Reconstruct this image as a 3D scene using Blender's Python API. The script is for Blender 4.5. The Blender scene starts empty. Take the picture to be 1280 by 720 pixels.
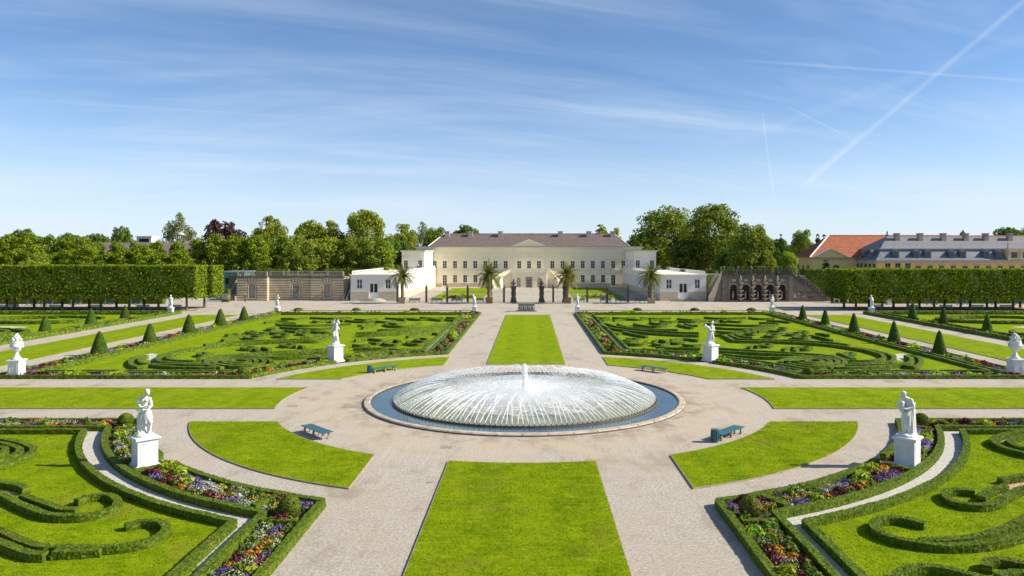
import bpy, bmesh, math, random
import numpy as np
from mathutils import Vector, Matrix

random.seed(7)
RNG = np.random.default_rng(11)
R = math.radians
SC = bpy.context.scene
COL = SC.collection

# ------------------------------------------------------------------ camera, world, sun, exposure
F = 925.0; HX = 663.0; HY = 316.0; HC = 10.0; CAMX = 0.4; CD = 51.0      # calibration against the 1280x720 photograph
cam_d = bpy.data.cameras.new('camera'); cam = bpy.data.objects.new('camera', cam_d); COL.objects.link(cam)
cam.location = (CAMX, -CD, HC); cam.rotation_euler = (R(90), 0, 0)
cam_d.sensor_width = 36; cam_d.lens = 36 * F / 1280
cam_d.shift_x = -(HX - 640) / 1280; cam_d.shift_y = -(360 - HY) / 1280
cam_d.clip_start = 0.5; cam_d.clip_end = 6000
SC.camera = cam

SUN_EL = 34.0; SUN_AZ = 93.0                       # azimuth clockwise from +Y (towards +X)
S = Vector((math.sin(R(SUN_AZ)) * math.cos(R(SUN_EL)), math.cos(R(SUN_AZ)) * math.cos(R(SUN_EL)), math.sin(R(SUN_EL))))
sun_d = bpy.data.lights.new('sun', 'SUN'); sun_d.energy = 4.6; sun_d.angle = R(0.55); sun_d.color = (1.0, 0.93, 0.80)
sun = bpy.data.objects.new('sun', sun_d); COL.objects.link(sun); sun.location = (60, 0, 60)
sun.rotation_euler = (-S).to_track_quat('-Z', 'Y').to_euler()
SC.view_settings.view_transform = 'Standard'; SC.view_settings.look = 'None'
SC.view_settings.gamma = 1.0; SC.view_settings.use_curve_mapping = False
SC.view_settings.exposure = 0.80
SC.cycles.max_bounces = 6; SC.cycles.transparent_max_bounces = 24; SC.cycles.caustics_reflective = False; SC.cycles.caustics_refractive = False

W = bpy.data.worlds.new('World'); SC.world = W; W.use_nodes = True
def build_world():
    nt = W.node_tree; N = nt.nodes; L = nt.links; N.clear()
    out = N.new('ShaderNodeOutputWorld'); bg = N.new('ShaderNodeBackground'); bg.inputs['Strength'].default_value = 0.108
    sky = N.new('ShaderNodeTexSky'); sky.sky_type = 'NISHITA'; sky.sun_disc = False
    sky.sun_elevation = R(SUN_EL); sky.sun_rotation = R(SUN_AZ); sky.air_density = 0.85; sky.dust_density = 0.25; sky.ozone_density = 4.0; sky.altitude = 60
    tc = N.new('ShaderNodeTexCoord')
    def math_(op, a, b=None, c=None):
        n = N.new('ShaderNodeMath'); n.operation = op
        for i, v in enumerate((a, b, c)):
            if v is None: continue
            if isinstance(v, (int, float)): n.inputs[i].default_value = v
            else: L.new(v, n.inputs[i])
        return n.outputs[0]
    def vm(op, a, b=None):
        n = N.new('ShaderNodeVectorMath'); n.operation = op
        for i, v in enumerate((a, b)):
            if v is None: continue
            if isinstance(v, (tuple, list, Vector)): n.inputs[i].default_value = tuple(v)
            else: L.new(v, n.inputs[i])
        return n.outputs['Value'] if op in ('DOT_PRODUCT', 'LENGTH') else n.outputs[0]
    def smooth(v, a, b):
        n = N.new('ShaderNodeMapRange'); n.interpolation_type = 'SMOOTHSTEP'
        L.new(v, n.inputs[0]); n.inputs[1].default_value = a; n.inputs[2].default_value = b
        return n.outputs[0]
    d = vm('NORMALIZE', tc.outputs['Generated'])
    sep = N.new('ShaderNodeSeparateXYZ'); L.new(d, sep.inputs[0])
    zz = math_('ADD', math_('MAXIMUM', sep.outputs[2], 0.0), 0.16)
    u = math_('DIVIDE', sep.outputs[0], zz); v = math_('DIVIDE', sep.outputs[1], zz)
    def plane(su, sv, rot):
        c = N.new('ShaderNodeCombineXYZ'); cr, sr = math.cos(rot), math.sin(rot)
        a = math_('ADD', math_('MULTIPLY', u, cr), math_('MULTIPLY', v, sr)); b = math_('SUBTRACT', math_('MULTIPLY', v, cr), math_('MULTIPLY', u, sr))
        L.new(math_('MULTIPLY', a, su), c.inputs[0]); L.new(math_('MULTIPLY', b, sv), c.inputs[1])
        return c.outputs[0]
    def noise(vec, scale, det, rough, dist=0.0):
        n = N.new('ShaderNodeTexNoise'); n.inputs['Scale'].default_value = scale; n.inputs['Detail'].default_value = det
        n.inputs['Roughness'].default_value = rough; n.inputs['Distortion'].default_value = dist; L.new(vec, n.inputs['Vector'])
        return n.outputs['Fac']
    veil = smooth(noise(plane(0.30, 0.8, 0.25), 1.3, 8, 0.62, 0.5), 0.40, 0.80)
    wisp = smooth(noise(plane(0.35, 2.2, 0.35), 2.1, 9, 0.58, 0.8), 0.42, 0.88)
    mask = smooth(noise(plane(0.5, 0.5, 0.0), 0.9, 3, 0.5), 0.30, 0.62)
    cl = math_('ADD', math_('MULTIPLY', veil, 0.46), math_('MULTIPLY', math_('MULTIPLY', wisp, mask), 0.30))
    wob = noise(vm('MULTIPLY', d, (1, 1, 1)), 60, 4, 0.6)
    def trail(p0, p1, w0, amp, soft=0.25):
        A = Vector(((p0[0] - HX) / F, 1, (HY - p0[1]) / F)).normalized(); B = Vector(((p1[0] - HX) / F, 1, (HY - p1[1]) / F)).normalized()
        n = A.cross(B).normalized(); T = (B - A); ln = T.length; T = T / ln
        dist = math_('ABSOLUTE', math_('ADD', vm('DOT_PRODUCT', d, n), math_('MULTIPLY', math_('SUBTRACT', wob, 0.5), 0.0022)))
        t = math_('SUBTRACT', vm('DOT_PRODUCT', d, T), A.dot(T))
        across = smooth(dist, w0 / F, 0.0)
        along = math_('MULTIPLY', smooth(t, -0.01, ln * soft), smooth(t, ln + 0.01, ln * (1 - soft * 0.5)))
        brk = math_('ADD', 0.55, math_('MULTIPLY', wob, 0.9))
        return math_('MULTIPLY', math_('MULTIPLY', math_('MULTIPLY', across, along), brk), amp)
    for a in (((1005, 232), (1300, -16), 4.6, 0.19, 0.05), ((1010, 226), (1075, 168), 6.0, 0.12, 0.3), ((895, 73), (1330, 104), 2.6, 0.16, 0.3), ((953, 143), (967, 243), 2.0, 0.18, 0.15), ((986, 134), (1064, 173), 1.8, 0.14, 0.12), ((850, 200), (1330, 30), 10.0, 0.07, 0.3)):
        cl = math_('ADD', cl, trail(*a))
    hz = smooth(sep.outputs[2], 0.22, -0.02)
    cl = math_('MINIMUM', math_('ADD', cl, math_('MULTIPLY', hz, 0.62)), 0.9)
    mx = N.new('ShaderNodeMixRGB'); L.new(cl, mx.inputs[0]); tn = N.new('ShaderNodeMixRGB'); tn.blend_type = 'MULTIPLY'; tn.inputs[0].default_value = 1.0; L.new(sky.outputs[0], tn.inputs[1]); tn.inputs[2].default_value = (0.70, 0.76, 0.80, 1); L.new(tn.outputs[0], mx.inputs[1]); mx.inputs[2].default_value = (4.2, 4.7, 5.5, 1)
    L.new(mx.outputs[0], bg.inputs['Color']); L.new(bg.outputs[0], out.inputs[0])
build_world()

def P(px, py, z=0.0):
    d = F * (HC - z) / (py - HY)
    return Vector((CAMX + (px - HX) / F * d, d - CD, z))
def PD(px, py, d):                                   # a pixel at a distance taken from the thing's own footing
    return Vector((CAMX + (px - HX) / F * d, d - CD, HC - (py - HY) / F * d))

# ------------------------------------------------------------------ materials
def srgb(h):
    c = [int(h[i:i + 2], 16) / 255 for i in (0, 2, 4)]
    return tuple(x / 12.92 if x < 0.04045 else ((x + 0.055) / 1.055) ** 2.4 for x in c)
MATS = {}
class NB:
    def __init__(s, name):
        s.m = bpy.data.materials.new(name); s.m.use_nodes = True; s.nt = s.m.node_tree; s.N = s.nt.nodes; s.L = s.nt.links
        s.b = s.N['Principled BSDF']; s.out = s.N['Material Output']; MATS[name] = s.m
        s.geo = s.N.new('ShaderNodeNewGeometry')
    def set(s, sock, v):
        if isinstance(v, (int, float)): sock.default_value = v
        elif isinstance(v, (tuple, list)): sock.default_value = tuple(v) if len(v) != 3 or sock.type == 'VECTOR' else (*v, 1)
        else: s.L.new(v, sock)
    def noise(s, scale, det=4, rough=0.6, vec=None, sc3=None, dist=0):
        n = s.N.new('ShaderNodeTexNoise'); n.inputs['Scale'].default_value = scale; n.inputs['Detail'].default_value = det; n.inputs['Roughness'].default_value = rough; n.inputs['Distortion'].default_value = dist
        v = vec or s.geo.outputs['Position']
        if sc3:
            m = s.N.new('ShaderNodeVectorMath'); m.operation = 'MULTIPLY'; s.L.new(v, m.inputs[0]); m.inputs[1].default_value = sc3; v = m.outputs[0]
        s.L.new(v, n.inputs['Vector']); return n.outputs['Fac']
    def ramp(s, fac, a, b):
        n = s.N.new('ShaderNodeMapRange'); n.interpolation_type = 'SMOOTHSTEP'; s.L.new(fac, n.inputs[0]); n.inputs[1].default_value = a; n.inputs[2].default_value = b; return n.outputs[0]
    def mix(s, fac, a, b, mode='MIX'):
        n = s.N.new('ShaderNodeMixRGB'); n.blend_type = mode; s.set(n.inputs[0], fac); s.set(n.inputs[1], a); s.set(n.inputs[2], b); return n.outputs[0]
    def math(s, op, a, b=0.0):
        n = s.N.new('ShaderNodeMath'); n.operation = op; s.set(n.inputs[0], a); s.set(n.inputs[1], b); return n.outputs[0]
    def bump(s, h, strength=0.4, dist=0.02):
        n = s.N.new('ShaderNodeBump'); n.inputs['Strength'].default_value = strength; n.inputs['Distance'].default_value = dist; s.L.new(h, n.inputs['Height']); s.L.new(n.outputs[0], s.b.inputs['Normal'])
    def fin(s, col, rough=0.8, spec=0.3, metal=0.0):
        s.set(s.b.inputs['Base Color'], col); s.set(s.b.inputs['Roughness'], rough); s.b.inputs['Specular IOR Level'].default_value = spec; s.b.inputs['Metallic'].default_value = metal
        return s.m
def simple(name, c1, c2=None, scale=3.0, rough=0.8, bump=0.0, bscale=30, spec=0.3, metal=0.0, dirt=None, dscale=0.6):
    k = NB(name); col = c1
    if c2: col = k.mix(k.ramp(k.noise(scale, 6, 0.65), 0.3, 0.7), c1, c2)
    if dirt: col = k.mix(k.math('MULTIPLY', k.ramp(k.noise(dscale, 8, 0.7), 0.5, 0.75), 0.6), col, dirt)
    if bump: k.bump(k.noise(bscale, 5, 0.7), bump, 0.02)
    return k.fin(col, rough, spec, metal)
def leafy(name, c_dark, c_mid, c_light, transl=0.3, pos_scale=0.5, ov=1.0):
    k = NB(name); boxy = name.startswith('box_')
    rp = k.geo.outputs['Random Per Island']
    oi = k.N.new('ShaderNodeObjectInfo')
    col = k.mix(k.ramp(rp, 0.0, 0.6), c_dark, c_mid); col = k.mix(k.ramp(rp, 0.55, 1.0), col, c_light)
    col = k.mix(k.math('MULTIPLY', k.ramp(k.noise(pos_scale, 3, 0.6), 0.35, 0.7), 0.45), col, c_light)
    if boxy: col = k.mix(k.math('MULTIPLY', k.ramp(k.noise(0.75, 4, 0.6), 0.62, 0.71), 0.7), col, (0.24, 0.13, 0.035))
    hsv = k.N.new('ShaderNodeHueSaturation'); k.L.new(col, hsv.inputs['Color'])
    k.L.new(k.math('ADD', k.math('MULTIPLY', oi.outputs['Random'], 0.03 * ov), 0.5 - 0.015 * ov), hsv.inputs['Hue']); k.L.new(k.math('ADD', k.math('MULTIPLY', oi.outputs['Random'], 0.35 * ov), 1.0 - 0.18 * ov), hsv.inputs['Value'])
    col = hsv.outputs[0]
    k.fin(col, 0.6, 0.12)
    tr = k.N.new('ShaderNodeBsdfTranslucent'); k.L.new(k.mix(1.0, col, (1.0, 1.0, 0.45), 'MULTIPLY'), tr.inputs['Color'])
    ms = k.N.new('ShaderNodeMixShader'); ms.inputs[0].default_value = transl
    k.L.new(k.b.outputs[0], ms.inputs[1]); k.L.new(tr.outputs[0], ms.inputs[2]); k.L.new(ms.outputs[0], k.out.inputs[0])
    return k.m

def gravel_mat():
    k = NB('gravel')
    c = k.mix(k.ramp(k.noise(9, 10, 0.85), 0.34, 0.66), (0.23, 0.195, 0.155), (0.62, 0.56, 0.475))
    c = k.mix(k.ramp(k.noise(30, 3, 0.7), 0.58, 0.72), c, (0.74, 0.68, 0.59))
    c = k.mix(k.math('MULTIPLY', k.ramp(k.noise(38, 3, 0.7), 0.57, 0.70), 0.7), c, (0.12, 0.095, 0.075))
    c = k.mix(k.math('MULTIPLY', k.ramp(k.noise(0.9, 6, 0.7), 0.45, 0.72), 0.40), c, (0.33, 0.255, 0.18))
    c = k.mix(k.math('MULTIPLY', k.ramp(k.noise(0.16, 5, 0.6), 0.42, 0.72), 0.40), c, (0.43, 0.335, 0.23))
    ln = k.N.new('ShaderNodeVectorMath'); ln.operation = 'LENGTH'; k.L.new(k.geo.outputs['Position'], ln.inputs[0]); r = ln.outputs['Value']       # worn sandy ring round the basin
    ring = k.math('MULTIPLY', k.ramp(r, 10.6, 12.0), k.ramp(r, 18.5, 12.0))
    ring = k.math('MULTIPLY', ring, k.ramp(k.noise(0.35, 6, 0.7), 0.30, 0.60))
    c = k.mix(k.math('MULTIPLY', ring, 0.5), c, (0.52, 0.41, 0.27))
    wet = k.math('MULTIPLY', k.math('MULTIPLY', k.ramp(r, 10.9, 11.0), k.ramp(r, 13.2, 11.1)), k.ramp(k.noise(0.8, 5, 0.7), 0.44, 0.60)); c = k.mix(k.math('MULTIPLY', wet, 0.55), c, (0.21, 0.15, 0.09))      # splashed gravel
    st = k.math('MULTIPLY', k.ramp(k.noise(0.33, 7, 0.7, sc3=(1, 0.5, 1)), 0.50, 0.68), 0.50)
    c = k.mix(st, c, (0.22, 0.16, 0.105))
    tk = k.math('MULTIPLY', k.ramp(k.noise(1.0, 4, 0.6, sc3=(3.5, 0.10, 1), dist=0.6), 0.55, 0.72), 0.25)
    c = k.mix(tk, c, (0.58, 0.52, 0.44))
    k.bump(k.noise(22, 8, 0.85), 0.8, 0.04)
    return k.fin(c, 0.95, 0.10)
gravel_mat()
def lawn_colour(k):
    c = k.mix(k.ramp(k.noise(0.9, 6, 0.7), 0.30, 0.70), (0.125, 0.205, 0.002), (0.255, 0.345, 0.004))
    c = k.mix(k.math('MULTIPLY', k.ramp(k.noise(2.6, 6, 0.75, sc3=(0.5, 1.7, 1)), 0.50, 0.72), 0.75), c, (0.43, 0.47, 0.016))
    c = k.mix(k.math('MULTIPLY', k.ramp(k.noise(5.0, 5, 0.7, sc3=(1.4, 0.7, 1)), 0.52, 0.72), 0.6), c, (0.095, 0.150, 0.002))
    c = k.mix(k.math('MULTIPLY', k.ramp(k.noise(0.30, 5, 0.62), 0.52, 0.70), 0.55), c, (0.26, 0.235, 0.03))
    sp = k.N.new('ShaderNodeSeparateXYZ'); k.L.new(k.geo.outputs['Position'], sp.inputs[0])            # mower lanes
    w = k.math('SINE', k.math('ADD', k.math('MULTIPLY', sp.outputs[0], 1.75), k.math('MULTIPLY', k.noise(0.6, 2, 0.5), 1.6)))
    return k.mix(k.math('MULTIPLY', k.ramp(w, -0.35, 0.35), 0.22), c, (0.30, 0.36, 0.010))
def lawn_mat(name, stripe=None):
    k = NB(name); c = lawn_colour(k); c = k.mix(k.math('MULTIPLY', k.ramp(k.noise(22, 4, 0.7), 0.35, 0.7), 0.5), c, (0.08, 0.13, 0.002))
    k.bump(k.noise(26, 6, 0.8, sc3=(1, 1, 0.4)), 0.8, 0.05)
    return k.fin(c, 0.9, 0.03)
lawn_mat('lawn')
def blade_mat():
    k = NB('grass_blade'); c = lawn_colour(k); rp = k.geo.outputs['Random Per Island']; c = k.mix(k.math('MULTIPLY', k.ramp(rp, 0.4, 0.0), 0.55), c, (0.07, 0.12, 0.002)); c = k.mix(k.math('MULTIPLY', k.ramp(rp, 0.75, 1.0), 0.5), c, (0.40, 0.43, 0.03)); k.fin(c, 0.8, 0.05)
    tr = k.N.new('ShaderNodeBsdfTranslucent'); k.L.new(c, tr.inputs['Color']); ms = k.N.new('ShaderNodeMixShader'); ms.inputs[0].default_value = 0.35; k.L.new(k.b.outputs[0], ms.inputs[1]); k.L.new(tr.outputs[0], ms.inputs[2]); k.L.new(ms.outputs[0], k.out.inputs[0])
blade_mat()
leafy('box_hedge', (0.036, 0.068, 0.004), (0.078, 0.128, 0.007), (0.15, 0.205, 0.014), 0.10, 3.0, 0.2)
leafy('box_leaf', (0.026, 0.054, 0.004), (0.082, 0.135, 0.008), (0.235, 0.285, 0.022), 0.20, 3.0, 0.2)
leafy('yew', (0.035, 0.0725, 0.01), (0.065, 0.115, 0.0125), (0.1187, 0.1812, 0.02), 0.12, 2.5)
leafy('lime_leaf', (0.06, 0.115, 0.007), (0.14, 0.23, 0.012), (0.36, 0.43, 0.024), 0.40, 5.0, 0.12)
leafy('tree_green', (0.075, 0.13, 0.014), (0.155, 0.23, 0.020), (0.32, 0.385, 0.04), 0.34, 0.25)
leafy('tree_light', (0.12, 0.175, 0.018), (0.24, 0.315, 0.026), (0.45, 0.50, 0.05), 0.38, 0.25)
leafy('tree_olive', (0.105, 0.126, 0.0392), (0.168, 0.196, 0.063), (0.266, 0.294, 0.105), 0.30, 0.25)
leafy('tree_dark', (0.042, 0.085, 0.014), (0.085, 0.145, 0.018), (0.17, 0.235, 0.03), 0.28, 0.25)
leafy('tree_purple', (0.039, 0.0182, 0.0234), (0.0715, 0.0325, 0.0364), (0.117, 0.0585, 0.0585), 0.2, 0.3)
leafy('conifer', (0.018, 0.035, 0.018), (0.032, 0.055, 0.026), (0.055, 0.08, 0.035), 0.1, 0.4)
leafy('palm_leaf', (0.06, 0.09, 0.012), (0.12, 0.15, 0.0192), (0.228, 0.228, 0.036), 0.25, 0.8)
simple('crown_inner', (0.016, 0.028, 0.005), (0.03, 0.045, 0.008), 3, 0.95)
simple('bark', (0.10, 0.075, 0.05), (0.17, 0.13, 0.09), 4, 0.9, 0.6, 20)
simple('palm_bark', (0.16, 0.11, 0.065), (0.26, 0.19, 0.12), 6, 0.9, 0.7, 14)
simple('marble', (0.70, 0.70, 0.685), (0.62, 0.62, 0.61), 3.0, 0.6, 0.12, 25, 0.3, dirt=(0.40, 0.40, 0.385), dscale=2.6)
simple('plinth_white', (0.71, 0.71, 0.695), (0.64, 0.64, 0.63), 1.6, 0.65, 0.05, 40, 0.3, dirt=(0.47, 0.465, 0.44), dscale=1.6)
simple('footing_stone', (0.42, 0.30, 0.17), (0.50, 0.38, 0.24), 4, 0.9, 0.3)
simple('soil', (0.045, 0.030, 0.020), (0.085, 0.058, 0.038), 9, 0.95, 0.7, 25)
simple('white_gravel', (0.62, 0.585, 0.53), (0.30, 0.275, 0.24), 14, 0.95, 0.6, 40)
simple('brick_grit', (0.46, 0.26, 0.19), (0.58, 0.40, 0.31), 24, 0.95, 0.5, 40)
simple('edging_steel', (0.10, 0.085, 0.07), (0.20, 0.17, 0.14), 5, 0.7)
simple('edging_light', (0.36, 0.30, 0.23), (0.24, 0.19, 0.14), 5, 0.8)
simple('rim_stone', (0.36, 0.29, 0.21), (0.52, 0.44, 0.34), 2.2, 0.75, 0.3, 14, dirt=(0.20, 0.155, 0.11), dscale=0.9)
simple('wet_stone', (0.085, 0.062, 0.045), (0.16, 0.12, 0.085), 3, 0.45, 0.3, 14)
simple('teal_paint', (0.024, 0.100, 0.120), (0.034, 0.130, 0.150), 6, 0.45, 0.05, 40, 0.45)
simple('dark_iron', (0.030, 0.028, 0.028), (0.055, 0.05, 0.045), 6, 0.55)
simple('bench_leg', (0.36, 0.33, 0.28), (0.26, 0.24, 0.20), 8, 0.8)
simple('cream_wall', (0.86, 0.765, 0.53), (0.88, 0.79, 0.57), 0.5, 0.85, 0.04, 20)
simple('white_wall', (0.84, 0.80, 0.72), (0.81, 0.77, 0.69), 0.5, 0.85, 0.04, 20)
simple('trim', (0.83, 0.76, 0.60), (0.79, 0.71, 0.55), 1.2, 0.8)
simple('base_stone', (0.50, 0.42, 0.30), (0.60, 0.52, 0.39), 1.2, 0.85, 0.15, 12)
simple('white_paint', (0.82, 0.82, 0.80), None, 1, 0.5)
simple('roof_tile_brown', (0.155, 0.115, 0.10), (0.215, 0.165, 0.145), 1.2, 0.75, 0.3, 9)
simple('gutter_metal', (0.33, 0.36, 0.40), (0.27, 0.30, 0.33), 2, 0.5, metal=0.2)
simple('sandstone', (0.56, 0.44, 0.27), (0.68, 0.56, 0.37), 0.8, 0.9, 0.25, 10, dirt=(0.36, 0.28, 0.18), dscale=0.5)
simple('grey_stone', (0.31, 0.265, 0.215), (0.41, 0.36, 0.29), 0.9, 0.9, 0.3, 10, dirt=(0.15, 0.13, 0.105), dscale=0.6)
simple('dark_stone', (0.075, 0.064, 0.056), (0.15, 0.125, 0.105), 1.3, 0.9, 0.4, 9, dirt=(0.045, 0.04, 0.036), dscale=0.8)
simple('shell_stone', (0.36, 0.30, 0.24), (0.50, 0.44, 0.36), 5, 0.9, 0.5, 14, dirt=(0.16, 0.13, 0.10), dscale=2)
simple('cascade_stone', (0.17, 0.14, 0.115), (0.27, 0.225, 0.18), 0.9, 0.9, 0.3, 10, dirt=(0.07, 0.06, 0.05), dscale=0.9)
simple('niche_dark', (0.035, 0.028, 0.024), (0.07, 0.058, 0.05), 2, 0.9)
simple('mosaic', (0.55, 0.53, 0.48), (0.16, 0.17, 0.18), 6, 0.6)
simple('terracotta_tile', (0.33, 0.095, 0.045), (0.42, 0.145, 0.07), 1.0, 0.8, 0.3, 9, dirt=(0.30, 0.10, 0.05))
simple('slate', (0.125, 0.135, 0.165), (0.185, 0.195, 0.225), 1.2, 0.5, 0.25, 9, 0.5)
simple('slate_upper', (0.19, 0.18, 0.18), (0.25, 0.235, 0.235), 1.2, 0.6, 0.25, 9, 0.4)
simple('yellow_wall', (0.74, 0.48, 0.12), (0.78, 0.52, 0.16), 0.5, 0.85)
simple('yellow_pale', (0.76, 0.56, 0.22), (0.79, 0.60, 0.27), 0.5, 0.85)
simple('stone_trim', (0.42, 0.37, 0.31), (0.50, 0.44, 0.38), 2, 0.85)
simple('door_grey', (0.30, 0.26, 0.20), (0.36, 0.31, 0.25), 2, 0.7)
simple('terracotta_pot', (0.32, 0.13, 0.05), (0.40, 0.17, 0.07), 4, 0.8)
simple('tub_wood', (0.23, 0.135, 0.055), (0.30, 0.18, 0.08), 5, 0.8)
simple('tub_stone', (0.36, 0.26, 0.18), (0.44, 0.33, 0.24), 4, 0.9)
simple('monument', (0.16, 0.17, 0.155), (0.30, 0.31, 0.27), 3, 0.8, 0.4, 16, dirt=(0.05, 0.06, 0.06), dscale=1.6)
simple('container_teal', (0.07, 0.26, 0.235), (0.09, 0.30, 0.27), 2, 0.6)
simple('sign_grey', (0.50, 0.55, 0.55), None, 1, 0.6)
simple('skin', (0.45, 0.28, 0.20), None, 1, 0.7); simple('cloth_dark', (0.03, 0.03, 0.05), (0.06, 0.05, 0.08), 6, 0.9); simple('cloth_pale', (0.55, 0.5, 0.6), None, 1, 0.9); simple('cloth_purple', (0.12, 0.05, 0.16), None, 1, 0.9)
simple('far_ground', (0.07, 0.11, 0.03), (0.11, 0.14, 0.05), 0.05, 0.95)
def glass_mat():
    k = NB('window_glass'); k.fin((0.025, 0.030, 0.036), 0.06, 0.6); return k.m
glass_mat()
def water_mat(name, c, c2, bs, rough):
    k = NB(name); k.bump(k.noise(bs, 5, 0.6, sc3=(1, 1, 1)), 0.35, 0.05)
    k.fin(k.mix(k.ramp(k.noise(0.5, 4, 0.6), 0.35, 0.7), c, c2), rough, 0.5); return k.m
water_mat('pool_water', (0.035, 0.075, 0.10), (0.06, 0.10, 0.115), 3.0, 0.06)
water_mat('inner_water', (0.18, 0.185, 0.085), (0.28, 0.275, 0.16), 6.0, 0.3)
def spray_mat(name, alpha, sc=14.0):
    k = NB(name)
    k.fin((0.93, 0.95, 0.97), 0.35, 0.4)
    tl = k.N.new('ShaderNodeBsdfTranslucent'); tl.inputs[0].default_value = (0.95, 0.97, 1, 1)
    m1 = k.N.new('ShaderNodeMixShader'); m1.inputs[0].default_value = 0.45; k.L.new(k.b.outputs[0], m1.inputs[1]); k.L.new(tl.outputs[0], m1.inputs[2])
    tp = k.N.new('ShaderNodeBsdfTransparent'); ms = k.N.new('ShaderNodeMixShader')
    f = k.math('MULTIPLY', k.ramp(k.noise(sc, 4, 0.7), 0.34, 0.62), alpha)
    k.L.new(f, ms.inputs[0]); k.L.new(tp.outputs[0], ms.inputs[1]); k.L.new(m1.outputs[0], ms.inputs[2]); k.L.new(ms.outputs[0], k.out.inputs[0]); return k.m
spray_mat('jet_water', 1.1); spray_mat('drop_water', 1.4); spray_mat('foam', 0.85, 2.2)
FL = {'purple': (0.17, 0.085, 0.38), 'orange': (0.62, 0.19, 0.02), 'yellow': (0.60, 0.36, 0.03), 'white': (0.52, 0.48, 0.41), 'pink': (0.38, 0.15, 0.17), 'red': (0.30, 0.05, 0.04)}
for n_, c_ in FL.items(): leafy('petal_' + n_, tuple(x * 0.7 for x in c_), c_, tuple(min(0.9, x * 1.25 + 0.02) for x in c_), 0.2, 4)
leafy('bed_leaf', (0.07, 0.12, 0.015), (0.12, 0.19, 0.025), (0.20, 0.27, 0.04), 0.25, 2); leafy('bed_lime', (0.20, 0.30, 0.015), (0.28, 0.38, 0.02), (0.38, 0.46, 0.05), 0.35, 2)
leafy('bed_maroon', (0.045, 0.012, 0.02), (0.085, 0.022, 0.035), (0.15, 0.05, 0.055), 0.2, 2); leafy('bed_silver', (0.22, 0.25, 0.22), (0.32, 0.35, 0.31), (0.45, 0.47, 0.43), 0.2, 2)

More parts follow.
